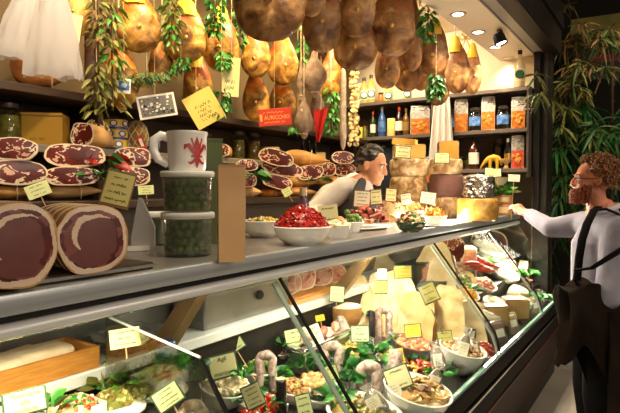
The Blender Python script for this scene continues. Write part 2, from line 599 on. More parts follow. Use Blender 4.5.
# ================================================================== back-wall shelf unit
YS = 2.5
BZ = (1.50, 1.77, 2.045)
unit2 = thing('shelf_unit', 'long dark wooden wall shelves along the back stacked with cured hams', 'shelves', (2, YB, 1.5))
O3 = Matrix.Translation(-V((2, YB, 1.5)))
for k, z in enumerate(BZ):
    upart('shelf', B().box((1.75, 2.665 - (.14 if k == 0 else 0), z - .02), (5.9, .345 + (.28 if k == 0 else 0), .04), r=.003), shelf_wood if k != 1 else mat('pale_worn_shelf', '8b8274', '6c6254', scale=5, rough=.5, stretch=(1, 8, 8)), unit2, O3)
upart('back_panel', B().box((1.75, YB - .012, 1.70), (5.9, .02, .75)), back_board, unit2, O3)
for x in (-1.0, 1.75, 4.55):
    upart('upright', B().box((x, 2.69, 1.70), (.03, .28, .74)), shelf_wood, unit2, O3)
upart('lower_panel', B().box((1.75, 2.535, .73), (5.9, .58, 1.46)), back_board, unit2, O3)

# ================================================================== lamps in the soffit
lamp_glow = mat('lamp_glow', 'fff3dc', emis=14)
ring_m = mat('brushed_ring', 'b9ab98', rough=.3, metal=.9)
DL = [(atZ(px, py, 2.75), px) for px, py in ((458, 14), (478, 32), (495, 47), (508, 58))]
DLAB = ['round recessed ceiling spotlight nearest the camera, above the hams', 'round recessed ceiling spotlight, second from the near end',
        'round recessed ceiling spotlight beside the black track lamp', 'dim round recessed ceiling spotlight nearest the cream end wall']


def downlight(x, y, lab, on=1, energy=22):
    t = thing('recessed_spotlight', lab, 'lamp', (x, y, 2.75), 0, 'recessed spotlights in the soffit')
    b = B().lathe([(.034, -.001), (.040, -.006), (.052, -.006), (.056, -.001), (.056, .0)], 24, cap=False)
    b.build('trim_ring', ring_m, t)
    B().lathe([(.036, -.0015), (.036, -.003), (0, -.003)], 24).build('bulb', lamp_glow if on else mat('unlit_bulb', 'd8c8ae', rough=.4), t)
    if energy:
        spot('lamp', (x, y, 2.73), (x, y + .25, 0), energy, 105, (1, .80, .55))


def spot(name, p, tgt, e, ang, col, size=.05, blend=.6):
    l = bpy.data.lights.new(name, 'SPOT'); l.energy = e; l.spot_size = radians(ang); l.spot_blend = blend
    l.color = col; l.shadow_soft_size = size
    o = bpy.data.objects.new(name, l); COL.objects.link(o); o.location = p
    o.rotation_euler = (V(tgt) - V(p)).to_track_quat('-Z', 'Y').to_euler()
    return o


def area(name, p, tgt, e, sx, sy, col, spread=180):
    l = bpy.data.lights.new(name, 'AREA'); l.shape = 'RECTANGLE'; l.size = sx; l.size_y = sy; l.energy = e; l.color = col
    l.spread = radians(spread)
    o = bpy.data.objects.new(name, l); COL.objects.link(o); o.location = p
    z = (V(p) - V(tgt)).normalized(); x = V((1, 0, 0)); y = z.cross(x).normalized(); x = y.cross(z)
    o.rotation_euler = Matrix((x, y, z)).transposed().to_euler()
    return o


for i, (p, px) in enumerate(DL):
    downlight(p.x, p.y, DLAB[i], i < 3, (30, 30, 30, 10)[i])
# track lamp
p = atZ(500, 31, 2.735)
t = thing('track_lamp', 'black adjustable track lamp hanging under the grey beam', 'lamp', p)
B().box((0, 0, -.002), (.05, .03, .012)).build('mount', darkmetal, t)
Mh = Matrix.Translation((0, 0, -.065)) @ Matrix.Rotation(radians(-18), 4, 'X')
B().lathe([(.0, .05), (.03, .05), (.042, .03), (.046, -.02), (.05, -.035), (.043, -.035), (.038, -.02)], 20, M=Mh, cap=False).build('lamp_head', blackrub, t)
B().tube([(0, 0, 0), (0, 0, -.03)], .008, 8).build('arm', blackrub, t)
B().lathe([(.041, -.024), (0, -.024)], 20, M=Mh).build('bulb', lamp_glow, t)
spot('lamp', p + V((0, .02, -.11)), (3.9, 1.3, 1.3), 34, 80, (1, .82, .58))

# lamps of the place, with added fill spots among them
WARM = (1, .76, .48)
area('case_lamp', (2.15, 1.19, 1.258), (2.15, .95, .8), 13, 1.35, .08, (1, .88, .70))
area('case_lamp', (3.9, 1.19, 1.258), (3.7, .95, .8), 52, 1.7, .08, (1, .88, .70))
area('case_lamp', (.45, 1.19, 1.258), (.45, 1.05, .9), 7, .8, .06, (1, .85, .62))
for x, e in ((.3, 26), (1.2, 45), (2.1, 60), (3.0, 60)):
    spot('shop_and_fill_spot', (x + .35, 1.86, 2.92), (x + .5, 2.6, 2.1), e * .75, 125, (1, .76, .42), .08)
for x, e in ((1.6, 30), (2.5, 55), (3.3, 60)):
    spot('shop_and_fill_spot', (x, 1.08, 2.73), (x + .1, 1.35, 1.3), e * .38, 75, (1, .80, .54))
spot('shop_and_fill_spot', (.75, 1.10, 2.72), (1.0, 1.62, 2.35), 34, 75, (1, .84, .64), .05)  # added fill spot, unseen, to brighten the white bags
for x, e in ((1.15, 30), (1.9, 46), (2.7, 52), (3.5, 60)):
    spot('case_fill_spot', (x, .99, 2.73), (x + .05, .86, .75), e, 58, (1, .84, .60), .04)  # added row of unseen spots that brightens the front of the case
spot('shop_and_fill_spot', (4.0, 1.9, 2.95), (5.1, 1.4, 2.3), 26, 120, (1, .82, .58), .1)
spot('shop_and_fill_spot', (4.2, 2.3, 2.95), (5.1, 2.1, 2.2), 34, 110, (1, .82, .58), .1)
area('street_lamp', (3.2, -1.8, 3.2), (3.8, .2, 0), 16, 1.2, .4, (1, .80, .60))
area('opposite_stall', (.4, -3.0, 2.5), (1.5, 1.0, 1.3), 38, 4.0, .9, (1, .84, .66))
spot('shop_and_fill_spot', (3.3, 1.0, 2.72), (3.1, .35, 1.6), 26, 50, (1, .80, .54), .06)  # added rim spot for the shopper's head, no fixture of its own
spot('street_lamp', (4.6, .2, 3.4), (5.7, .6, 1.6), 26, 80, (1, .86, .62), .2)

W = bpy.data.worlds.new('market_hall'); SC.world = W; W.use_nodes = True
bgn = W.node_tree.nodes['Background']
bgn.inputs[0].default_value = (1, .72, .48, 1); bgn.inputs[1].default_value = .05

vs_ = SC.view_settings
vs_.view_transform = 'Standard'; vs_.look = 'None'; vs_.gamma = 1; vs_.use_curve_mapping = False; vs_.exposure = 0.93
# ================================================================== shared makers
def sign(name, p, w, h, label, seed=0, roll=0, tilt=-8, pap=paper, bord=border, inkm=ink, lines=3, stick=0, text=None,
         group=None, cat='sign', rz=None, stick_m=None, frame=True, tsize=.23, turn=0):
    """flat card with a border and handwriting; p = its centre; stick = length of the pick below it"""
    rnd = random.Random(seed * 7 + 3)
    t = thing(name, label, cat, p, group=group)
    t.rotation_euler = (Matrix.Rotation((facing(p) if rz is None else rz) + radians(turn), 4, 'Z') @ Matrix.Rotation(radians(roll), 4, 'Y') @
                        Matrix.Rotation(radians(tilt), 4, 'X')).to_euler()
    b = B()
    th = .003
    if frame:
        b.box((0, 0, 0), (w, th, h), 1, r=min(w, h) * .12, seg=2)
        b.box((0, -.0012, 0), (w * .90, th, h * .86), 0, r=min(w, h) * .10, seg=2)
    else:
        b.box((0, 0, 0), (w, th, h), 0)
    y = -th / 2 - .0018
    if not text:
        for k in range(lines):
            z = h * (.30 - .6 * k / max(1, lines - 1)) if lines > 1 else 0
            L = w * rnd.uniform(.45, .72); x = -L / 2
            hh = h * .5 / max(3, lines) * .55
            pts = []
            n = max(8, int(L / (hh * .55)))
            for i in range(n + 1):
                pts.append((x + L * i / n, z + hh * rnd.uniform(.3, 1) * (1 if i % 2 else -1) * .6))
            for (xa, za), (xb, zb) in zip(pts, pts[1:]):
                if rnd.random() < .1: continue
                q = hh * .20
                b.add([(xa - q, y, za), (xa + q, y, za), (xb + q, y, zb), (xb - q, y, zb)], [[0, 1, 2, 3]], 2)
    b.build('card', [pap, bord, inkm], t, smooth=False)
    if text:
        n = len(text)
        for k, ln in enumerate(text):
            M = Matrix.Translation((0, y, h * (.28 - .56 * k / max(1, n - 1)) if n > 1 else 0)) @ Matrix.Rotation(radians(90), 4, 'X')
            text_mesh(ln, h * tsize, inkm, 'lettering', t, M, shear=.15)
    if stick:
        B().tube([(0, .004, -h * .2), (0, .004 + .0, -h / 2 - stick)], .0022, 6).build('pick', stick_m or wood_light, t)
    return t


def leaf_bunch(name, p, r, n, ln, wd, mats, label, cat='leaves', group=None, seed=0, up=.6, spread=1.0, droop=.3, kind=None, stem=True, axis=None, par=None):
    rnd = random.Random(seed + 11); random.seed(seed + 5)
    b = B()
    for i in range(n):
        a = rnd.uniform(0, 2 * pi); q = rnd.uniform(0, 1) ** .6
        o = V((cos(a) * r * q * .8, sin(a) * r * q * .8, rnd.uniform(-.15, .5) * r))
        d = V((cos(a) * spread, sin(a) * spread, up * rnd.uniform(.3, 1.5)))
        if axis: o = V(axis) * rnd.uniform(-1, 1) + o * .5
        b.leaf(o, d, ln * rnd.uniform(.7, 1.2), wd * rnd.uniform(.8, 1.2), droop=droop, mi=rnd.randrange(len(mats)))
    if stem:
        top = V(axis) if axis else V((0, 0, .3 * r))
        b.tube([-top * 1.0 if axis else V((0, 0, -.6 * r)), top], r * .05, 5, len(mats))
    o = b.build(name, list(mats) + [stem_m], par, p if not par else None, smooth=60, fix=False)
    if label: tag(o, label, cat, group, kind)
    return o


# ================================================================== hanging hams
def ham_mesh(W_, H_, seed, m_skin, m_face, name='body'):
    n, m = 40, 34
    prof = [(0, .02), (.03, .42), (.08, .66), (.15, .84), (.24, .96), (.34, 1), (.45, .98), (.56, .91), (.66, .80), (.75, .66),
            (.83, .50), (.90, .38), (.95, .32), (1.0, .28)]

    def pr(t):
        for (a, x), (c, y) in zip(prof, prof[1:]):
            if t <= c: return x + (y - x) * (t - a) / (c - a)
        return prof[-1][1]
    rnd = random.Random(seed)
    lean = rnd.uniform(-.12, .12)
    vs, fs, ms = [], [], []
    for j in range(m + 1):
        t = (j / m) ** 1.25
        for i in range(n):
            a = 2 * pi * i / n
            r = pr(t) * W_ / 2
            d = V((cos(a), sin(a), t * 2.5))
            q = 1 + .10 * noise.noise(d * 1.3 + V((seed * 1.7, 0, 0))) + .05 * noise.noise(d * 3.6 + V((0, seed, 0))) + .022 * noise.noise(d * 9 + V((seed, 0, 0)))
            x = cos(a) * r * q
            y = sin(a) * r * q * (.50 if sin(a) < 0 else .62)
            if sin(a) < 0: y -= .03 * W_ * sin(t * pi) * (.5 + noise.noise(V((x * 18, t * 5, seed))))
            x += lean * W_ * max(0, t - .4) * 1.6
            vs.append((x, y, t * H_))
    for j in range(m):
        for i in range(n):
            k = (i + 1) % n
            fs.append([j * n + i, j * n + k, (j + 1) * n + k, (j + 1) * n + i])
            a = 2 * pi * (i + .5) / n; t = (j / m) ** 1.25
            edge = .56 + .16 * noise.noise(V((cos(a) * 2.2, t * 3, seed * 2.1)))
            ms.append(1 if (sin(a) < .15 and t < edge) else 0)
    fs.append(list(range(n))[::-1]); ms.append(1); fs.append([m * n + i for i in range(n)]); ms.append(0)
    b = B().add(vs, fs, ms)
    return b.mesh(name, [m_skin, m_face], smooth=70), lean


CEIL = 3.09


def ham(px, ytop, ybot, wpx, Y, kind, label, seed, wrap=False, turn=0, group=None):
    pb = atY(px, ybot, Y)
    s = mpp(pb)
    W_, H_ = wpx * s, max((ybot - ytop) * s, wpx * s * 1.35)
    t = thing('hanging_ham', label, 'ham', pb, facing(pb) + radians(turn), group)
    sk, fc = (ham_gold, ham_fat) if kind == 'g' else (ham_brown, ham_brown_fat)
    me, lean = ham_mesh(W_, H_, seed, sk, fc)
    o = bpy.data.objects.new('body', me); COL.objects.link(o); o.parent = t
    rnd = random.Random(seed * 3 + 1)
    bx = rnd.uniform(-.08, .14) * W_
    B().ell((0, 0, 0), (.055 * W_, .05 * W_, .055 * W_), n=10, amp=.3, seed=seed).build('bone', ham_bone, t, (bx, -.27 * W_, .36 * H_))
    hx = lean * W_ * .96
    if wrap:
        B().lathe([(.30 * W_, -.21 * H_), (.285 * W_, -.17 * H_), (.23 * W_, -.07 * H_), (.19 * W_, .02 * H_), (.13 * W_, .07 * H_)], 14, sy=.8, wob=.15, seed=seed).build('yellow_wrap', yellow_cloth, t, (hx * .9, 0, .93 * H_))
    top = CEIL - pb.z
    B().tube([(hx, 0, H_ * .93), (hx, 0, max(H_ + .05, top))], .004, 6).build('cord', rope_m, t)
    B().tube([(hx + .135 * W_ * cos(a), .10 * W_ * sin(a), H_ * .955 + .004 * sin(3 * a)) for a in [i * pi / 8 for i in range(17)]], .004, 5).build('string_loop', rope_m, t)
    return t


GH, FH = 'hams along the back wall', 'hams along the front rail'
HAMS = [
    (139, -12, 53, 45, 2.28, 'g', 'big golden ham left of centre, facing out above the blue sticker ham', 3, 1),
    (122, 42, 108, 34, 2.36, 'g', 'orange hanging ham with a square blue and white sticker', 4, 0),
    (185, 0, 63, 42, 2.28, 'g', 'golden ham with yellow wrapped hock above the yellow paper sheet', 5, 1),
    (161, 36, 84, 24, 2.40, 'g', 'small orange ham half hidden above the black and white photo card', 6, 0),
    (198, 52, 112, 30, 2.38, 'g', 'deep orange ham directly behind the yellow paper sheet', 8, 1),
    (221, 8, 72, 36, 2.32, 'g', 'bright orange ham with green ivy over it, above the pale paper tag', 9, 1),
    (256, 28, 78, 30, 2.28, 'g', 'round tan ham with a bone knob, left of two hung under the huge dark ham', 10, 0),
    (283, 32, 86, 31, 2.28, 'g', 'round tan ham with dark-ringed hock, right of two under the huge ham', 12, 0),
    (256, 70, 122, 26, 2.40, 'g', 'lower golden ham hanging left of the red sign', 13, 0),
    (283, 78, 118, 27, 2.40, 'g', 'lower golden ham hanging right behind the red sign', 14, 0),
    (329, 50, 99, 24, 2.25, 'g', 'golden ham behind the grey hanging cured meats, right of the green ivy', 15, 0),
    (76, -30, 38, 30, 2.36, 'g', 'golden ham partly covered by the white bags and olive branches', 16, 0),
    (270, -62, 42, 72, 1.42, 'b', 'huge dark ham at the top middle, the widest and nearest of all', 21, 0),
    (322, -25, 53, 40, 1.46, 'b', 'brown ham with a pale bone dot, just right of the huge dark ham', 22, 0),
    (311, -60, 17, 34, 1.42, 'b', 'dark ham cut off by the top of the picture, right above the bone dot ham', 23, 0),
    (357, -32, 38, 36, 1.46, 'b', 'brown ham at the top edge between the bone dot ham and the reddish ham', 24, 0),
    (355, 20, 71, 44, 1.62, 'b', 'wide brown ham hanging lowest over the garlic braid and oil bottles', 25, 0),
    (392, -22, 58, 45, 1.46, 'b', 'large reddish brown ham in the middle of the front row', 26, 0),
    (387, 38, 89, 25, 1.70, 'b', 'slim brown ham hanging low behind the large reddish ham', 27, 0),
    (407, 42, 92, 30, 1.72, 'b', 'brown ham hanging low, right of the slim low ham', 28, 0),
    (412, -6, 72, 22, 1.56, 'b', 'narrow brown ham squeezed between the large reddish ham and the leafy one', 29, 0),
    (434, 20, 77, 28, 1.46, 'b', 'brown ham with a leafy sprig at its yellow hock', 30, 1),
    (421, 46, 91, 20, 1.68, 'b', 'small brown ham tucked below the leafy sprig ham', 31, 0),
    (457, 37, 94, 25, 1.46, 'b', 'brown ham with a big yellow wrap near the recessed lights', 32, 1),
    (437, 62, 106, 24, 1.62, 'b', 'low brown ham behind the dark green leaf bunch above the white cloth', 33, 0),
    (472, 44, 95, 18, 1.44, 'b', 'last brown ham of the front row, nearest the cream end wall', 34, 1),
]
for px, yt, yb, wp, Y, k, lab, sd, wr in HAMS:
    ham(px, yt, yb, wp, Y, k, lab, sd, wr, turn=random.Random(sd).uniform(-14, 14), group=GH if k == 'g' else FH)

# sticker on the blue-sticker ham is its own card; dangling cards
def card(name, px, py, wpx, hpx, Y, label, paint, roll=0, tilt=0, cat='card', string=.12, turn=0):
    p = atY(px, py, Y); s = mpp(p)
    t = thing(name, label, cat, p)
    t.rotation_euler = (Matrix.Rotation(facing(p) + radians(turn), 4, 'Z') @ Matrix.Rotation(radians(roll), 4, 'Y') @ Matrix.Rotation(radians(tilt), 4, 'X')).to_euler()
    paint(t, wpx * s, hpx * s)
    if string:
        q = V((0, .004, hpx * s * .45))
        B().tube([q, q + t.rotation_euler.to_matrix().inverted() @ V((0, 0, CEIL - p.z - hpx * s * .5 - .03))], .0012, 5).build('string', rope_m, t)
    return t


white_p = mat('white_paper', 'efe9dc', rough=.7)
black_p = mat('black_print', '1c1a18', rough=.7)
grey_p = mat('grey_print', '8b867c', '55514a', scale=20, rough=.7)
blue_p = mat('sticker_blue', '2a55a8', '3e74c4', scale=30, rough=.5)
red_p = mat('sign_red', 'c8321e', 'b82a18', scale=8, rough=.5)
orange_t = mat('sign_orange_text', 'f0b04a', rough=.6)
yellow_pm = mat('yellow_sheet', 'e6cf6a', 'dcc35a', scale=4, rough=.7)
pale_pm = mat('pale_tag', 'ebe3a4', 'e0d892', scale=4, rough=.7)


def scribbles(b, w, h, rows, y, mi, rnd, x0=-.36, x1=.36, z0=.3, z1=-.3, q=.035):
    for k in range(rows):
        z = h * (z0 + (z1 - z0) * k / max(1, rows - 1))
        a = w * (x0 + rnd.uniform(0, .08)); e = w * (x1 - rnd.uniform(0, .2))
        n = 12
        P = [(a + (e - a) * i / n, z + h * q * 1.6 * rnd.uniform(.4, 1) * (1 if i % 2 else -1)) for i in range(n + 1)]
        for (xa, za), (xb, zb) in zip(P, P[1:]):
            if rnd.random() < .12: continue
            b.add([(xa, y, za - h * q * .5), (xa, y, za + h * q * .5), (xb, y, zb + h * q * .5), (xb, y, zb - h * q * .5)], [[0, 1, 2, 3]], mi)


def p_photo(t, w, h):
    b = B().box((0, 0, 0), (w, .003, h), 0)
    rnd = random.Random(4)
    b.box((0, -.001, 0), (w * .88, .003, h * .82), 2)
    for i in range(46):
        x, z = rnd.uniform(-.4, .4) * w, rnd.uniform(-.34, .36) * h
        r = rnd.uniform(.02, .06) * w
        b.ell((x, -.0022, z), (r, .0006, r * rnd.uniform(.4, 1.1)), rnd.choice([0, 1, 1, 0, 2]), n=8)
    b.build('print', [white_p, black_p, grey_p], t, smooth=False)


card('photo_card', 157, 106, 37, 23, 2.24, 'black and white printed photo card hanging among the leaves', p_photo, roll=-11)


def p_yellow(t, w, h):
    b = B().box((0, 0, 0), (w, .002, h), 0)
    scribbles(b, w, h, 4, -.0014, 1, random.Random(9), z0=.1, z1=-.3, x0=-.3, x1=.36)
    b.build('sheet', [yellow_pm, ink], t, smooth=False)


card('paper_sheet', 204, 108, 31, 34, 2.2, 'tilted bright yellow paper sheet hanging behind the mug', p_yellow, roll=-30)


def p_pale(t, w, h):
    b = B().box((0, 0, 0), (w, .002, h), 0)
    scribbles(b, w, h, 2, -.0014, 1, random.Random(3), z0=-.12, z1=-.28)
    b.build('sheet', [pale_pm, ink], t, smooth=False)


card('paper_tag', 231, 77, 17, 39, 2.14, 'tall pale yellow paper tag hanging on the ivy ham', p_pale, roll=3)
card('paper_tag', 75, 33, 10, 37, 2.2, 'narrow pale tag hanging beside the white plastic bags', p_pale, roll=8)
card('paper_tag', 119, 106, 6, 13, 2.42, 'tiny yellow tag dangling above the yellow tins', p_pale, roll=-40)


def p_red(t, w, h):
    b = B().box((0, 0, 0), (w, .004, h), 0, r=.006)
    scribbles(b, w, h, 1, -.0026, 1, random.Random(5), z0=.28, z1=.28, x0=-.4, x1=.46, q=.03)
    scribbles(b, w, h, 1, -.0026, 1, random.Random(6), z0=-.30, z1=-.30, x0=-.4, x1=.46, q=.03)
    b.box((-.42 * w, -.002, .0), (.07 * w, .002, .40 * h), 1)
    b.build('board', [red_p, orange_t], t, smooth=False)
    text_mesh('AURICCHIO', h * .33, orange_t, 'lettering', t, Matrix.Translation((.06 * w, -.0032, -.03 * h)) @ Matrix.Rotation(radians(90), 4, 'X'), ax=.84)


card('hanging_sign', 275, 117, 33, 17, 2.1, 'red hanging sign with orange capital lettering', p_red, roll=-5, cat='sign', string=.25)


def p_blue(t, w, h):
    b = B().box((0, 0, 0), (w, .002, h), 0, r=.004)
    b.box((0, -.0006, .03 * h), (w * .78, .002, h * .62), 1)
    b.ell((0, -.0016, .04 * h), (w * .22, .0006, h * .16), 2, n=10)
    b.build('print', [white_p, blue_p, mat('pale_blue_print', 'a9c4e6', rough=.5)], t, smooth=False)


card('sticker', 124, 86, 13, 15, 2.21, 'square blue and white sticker on the orange ham', p_blue, roll=3, cat='sticker', string=.06)

# red pennant
p = atY(321, 126, 1.90); s = mpp(p)
t = thing('pennant', 'red triangular cloth pennant hanging beside the grey cured meats', 'flag', p, facing(p))
b = B()
N_ = 8
vs, fs = [], []
for j in range(N_ + 1):
    for i in range(N_ + 1):
        q = j / N_; x = (i / N_ - .5) * 15 * s * (1 - .8 * q) - q * 3 * s
        vs.append((x, .012 * sin(i * 1.3 + j * .4), (16 - 32 * q) * s + (4 * s if i > N_ / 2 else 0) * (1 - q) * .5))
for j in range(N_):
    for i in range(N_):
        fs.append([j * 9 + i, j * 9 + i + 1, j * 9 + i + 10, j * 9 + i + 9])
b.add(vs, fs).build('cloth', mat('pennant_red', 'c81e16', 'a81410', scale=10, rough=.6), t, fix=False)
B().tube([(0, 0, 16 * s), (0, 0, 16 * s + .35)], .002, 5).build('string', rope_m, t)

# grey cured meats and the long salami
cured = mat('grey_mould_skin', 'a08873', '7a5f4c', 'c2b19f', scale=22, rough=.8, bump=.8, bscale=60, detail=6)
salami_w = mat('white_mould_skin', 'cbbfae', 'a8917c', 'ddd5c8', scale=30, rough=.85, bump=.6, bscale=70, detail=6)
for px, yt, yb, wp, Y, lab, sd in ((314, 52, 98, 23, 1.95, 'largest grey hanging cured meat, netted and pear shaped', 1), (304, 97, 139, 18, 1.98, 'grey cured meat hanging low beside the red sign', 2),
                                  (317, 88, 132, 14, 2.02, 'thin grey cured meat half behind the others, above the pennant', 3), (301, 62, 100, 8, 2.05, 'narrow pale cured meat hanging left of the largest grey one', 6)):
    p = atY(px, yb, Y); s = mpp(p); H_ = (yb - yt) * s; w = wp * s
    t = thing('cured_meat', lab, 'cured meat', p, facing(p), 'grey cured meats hanging in the middle')
    b = B().lathe([(.012 * 1, 0), (w * .18, .06 * H_), (w * .16, .13 * H_), (w * .36, .22 * H_), (w * .5, .4 * H_), (w * .47, .55 * H_), (w * .34, .75 * H_), (w * .15, .88 * H_), (w * .10, 1.0 * H_)], 20, wob=.35, seed=sd, sy=.8)
    b.build('body', cured, t, smooth=70)
    B().tube([(0, 0, H_ * .98), (0, 0, CEIL - p.z)], .003, 5).build('cord', rope_m, t)
    B().tube([(w * .17 * cos(a), w * .15 * sin(a), .12 * H_) for a in [i * pi / 6 for i in range(13)]], .004, 5).build('string_loop', rope_m, t)
p = atY(343, 150, 2.0); s = mpp(p); H_ = 82 * s
t = thing('long_salami', 'long thin whitish salami hanging upright left of the garlic braid', 'salami', p, facing(p))
B().lathe([(.006, 0), (2.6 * s, .03), (3.2 * s, .1), (3.0 * s, H_ * .5), (3.1 * s, H_ * .9), (2 * s, H_ - .02), (.006, H_)], 16, wob=.18, seed=3).build('body', salami_w, t)
B().tube([(0, 0, H_), (0, 0, CEIL - p.z)], .003, 5).build('cord', rope_m, t)
# dark sausage left
p = atY(92, 92, 2.42); s = mpp(p); H_ = 84 * s
t = thing('long_salami', 'thick dark brown salami hanging upright behind the olive branches', 'salami', p, facing(p))
B().lathe([(.01, 0), (6 * s, .03), (7 * s, .1), (6.6 * s, H_ * .6), (6 * s, H_ * .93), (.02, H_)], 18, wob=.2, seed=8).build('body', mat('dark_salami_skin', '5a3722', '3d2415', '7a5334', scale=18, rough=.6, bump=.6), t)
B().tube([(0, 0, H_), (0, 0, CEIL - p.z)], .003, 5).build('cord', rope_m, t)
# garlic braid
p = atY(354, 146, 2.1); s = mpp(p)
t = thing('garlic_braid', 'braid of cream garlic bulbs hanging beside the oil bottles', 'garlic', p, facing(p))
gar = mat('garlic_skin', 'e9d6a4', 'd9bf85', scale=14, rough=.6)
gb = B().lathe([(.0, 0), (1.9 * s, .5 * s), (2.6 * s, 2 * s), (1.6 * s, 4 * s), (.5 * s, 5.2 * s), (0, 6.2 * s)], 12, wob=.12).mesh('bulb', [gar])
rnd = random.Random(2)
for k in range(36):
    o = bpy.data.objects.new('bulb', gb); COL.objects.link(o); o.parent = t
    z = (k // 2) * 4.1 * s
    o.location = ((2.6 if k % 2 else -2.6) * s * rnd.uniform(.6, 1.1), rnd.uniform(-2.5, .5) * s, z)
    o.rotation_euler = (rnd.uniform(-.5, .5), (.6 if k % 2 else -.6), rnd.uniform(0, 6))
B().tube([(0, 0, 0), (0, 0, CEIL - p.z)], .006, 6).build('cord', rope_m, t)

# white plastic bags at top left
def bag(px, yt, yb, wt, wb, Y, seed, label, lean=0):
    p = atY(px, yt, Y); s = mpp(p)
    t = thing('plastic_bag', label, 'bag', p, facing(p), 'white carrier bags hanging at top left')
    n, m = 40, 16
    vs, fs = [], []
    H_ = (yb - yt) * s
    for j in range(m + 1):
        q = j / m
        w = (wt + (wb - wt) * q ** .8) * s / 2
        for i in range(n):
            a = 2 * pi * i / n
            f = 1 + .30 * noise.noise(V((cos(a) * 3.5 + seed, sin(a) * 3.5, q * 1.6))) + .09 * sin(a * 9 + seed + q * 2) + .10 * noise.noise(V((cos(a) * 9, sin(a) * 9, q * 5 + seed)))
            z = -q * H_ + (.02 * noise.noise(V((a * 2, seed, 1))) if j == m else 0)
            vs.append((cos(a) * w * f + lean * q * s, sin(a) * w * .30 * f, z))
    for j in range(m):
        for i in range(n):
            k = (i + 1) % n
            fs.append([j * n + i, j * n + k, (j + 1) * n + k, (j + 1) * n + i])
    B().add(vs, fs).build('film', bagw, t, fix=False, smooth=70)
    vs = [V(v) * .82 + V((0, 0, -.1 * H_)) for v in vs]
    B().add(vs, fs).build('inner_fold', bagw, t, fix=False, smooth=70)
    B().tube([(0, 0, -.01), (0, 0, CEIL - p.z)], .004, 5).build('cord', rope_m, t)
    return t


bag(53, -18, 77, 20, 52, 1.55, 1, 'bundle of white plastic bags hanging straight down, longest of the two', 0)
bag(30, -14, 60, 14, 40, 1.6, 2, 'white plastic bag sagging sideways at the far left of the bundle', -16)

# leaves between the hams
LG = 'leaf garlands between the hams'
for px, py, Y, r, n, ln, wd, ms, lab, ax, sd in (
        (112, 55, 2.2, .10, 44, .11, .040, (leaf_c, leaf_c, leaf_a), 'long olive branch with dull leaves hanging left of the big golden ham', (0, 0, .26), 1),
        (97, 88, 2.22, .08, 22, .11, .038, (leaf_c,), 'lower end of dull olive branch beside the blue sticker', (0, 0, .12), 2),
        (98, 22, 2.2, .09, 26, .10, .045, (leaf_c, leaf_dry), 'dull olive twigs at the top left beside the white bags', (0, 0, .12), 3),
        (147, 78, 2.25, .12, 44, .09, .026, (leaf_b, leaf_c), 'dark rosemary-like sprig hanging above the photo card', (.10, -.03, .03), 4),
        (172, 20, 2.2, .09, 34, .09, .045, (leaf_c, leaf_c, leaf_a), 'pale olive twigs hanging right of the big golden ham', (0, 0, .16), 5),
        (181, 66, 2.24, .07, 22, .07, .035, (leaf_a, leaf_b), 'green sprig between two orange hams above the yellow sheet', (.04, 0, .04), 6),
        (215, 16, 2.2, .09, 34, .085, .06, (leaf_a, leaf_a, leaf_b), 'bright green ivy at the top over the bright orange ham', (.02, 0, .13), 7),
        (240, 20, 2.25, .07, 26, .085, .06, (leaf_a, leaf_b), 'green ivy trailing left of the huge dark ham', (0, 0, .17), 8),
        (224, 60, 2.17, .06, 22, .085, .04, (leaf_a,), 'small bright sprig on top of the pale paper tag', (0, 0, .05), 9),
        (222, 104, 2.15, .08, 18, .09, .06, (leaf_a, leaf_b), 'green ivy leaves below the pale tag beside the yellow sheet', (0, 0, .07), 10),
        (303, 50, 2.25, .07, 26, .09, .055, (leaf_a, leaf_b), 'green ivy trailing down left of the grey cured meats', (0, 0, .19), 11),
        (331, 112, 2.2, .09, 36, .10, .06, (leaf_a, leaf_a, leaf_b), 'green leafy spray behind the red pennant', (0, 0, .17), 12),
        (298, 130, 2.3, .07, 16, .09, .05, (leaf_b, leaf_a), 'dark leaves under the red sign', (.05, 0, 0), 13),
        (428, 24, 1.34, .07, 26, .10, .055, (leaf_a, leaf_a, leaf_b), 'fresh green sprig tied to a ham beside the recessed lights', (0, 0, .11), 14),
        (436, 86, 1.40, .08, 36, .10, .06, (leaf_b, leaf_b, leaf_a), 'dark green leaf bunch hanging over the white cloth', (.02, 0, .08), 15)):
    p = atY(px, py, Y)
    o = leaf_bunch('leaf_sprig', p, r, int(n * 2.6), ln * .50, wd * .46, ms, lab, 'leaves', LG, sd, up=-.4, axis=ax, droop=.5)
    B().tube([(0, 0, 0), (0, 0, CEIL - p.z)], .002, 4).build('cord', rope_m, o)
for px, py, Y, lab in ((428, 5, 1.36, 'yellow ribbon bow at the hock beside the green sprig'), (466, 38, 1.36, 'yellow ribbon knotted on the last ham by the lights')):
    p = atY(px, py, Y)
    t = thing('ribbon_bow', lab, 'ribbon', p, facing(p))
    b = B()
    for sx in (-1, 1):
        b.tube([(0, 0, 0), (sx * .03, -.02, .03), (sx * .055, -.01, .01), (sx * .03, 0, -.015), (0, 0, 0)], .011, 6, flat=.4)
        b.tube([(0, 0, 0), (sx * .015, -.01, -.04), (sx * .03, 0, -.08)], .010, 6, flat=.3)
    b.build('loops', yellow_cloth, t)
    B().ell((0, -.01, 0), (.012, .012, .012), n=8).build('knot', yellow_cloth, t)
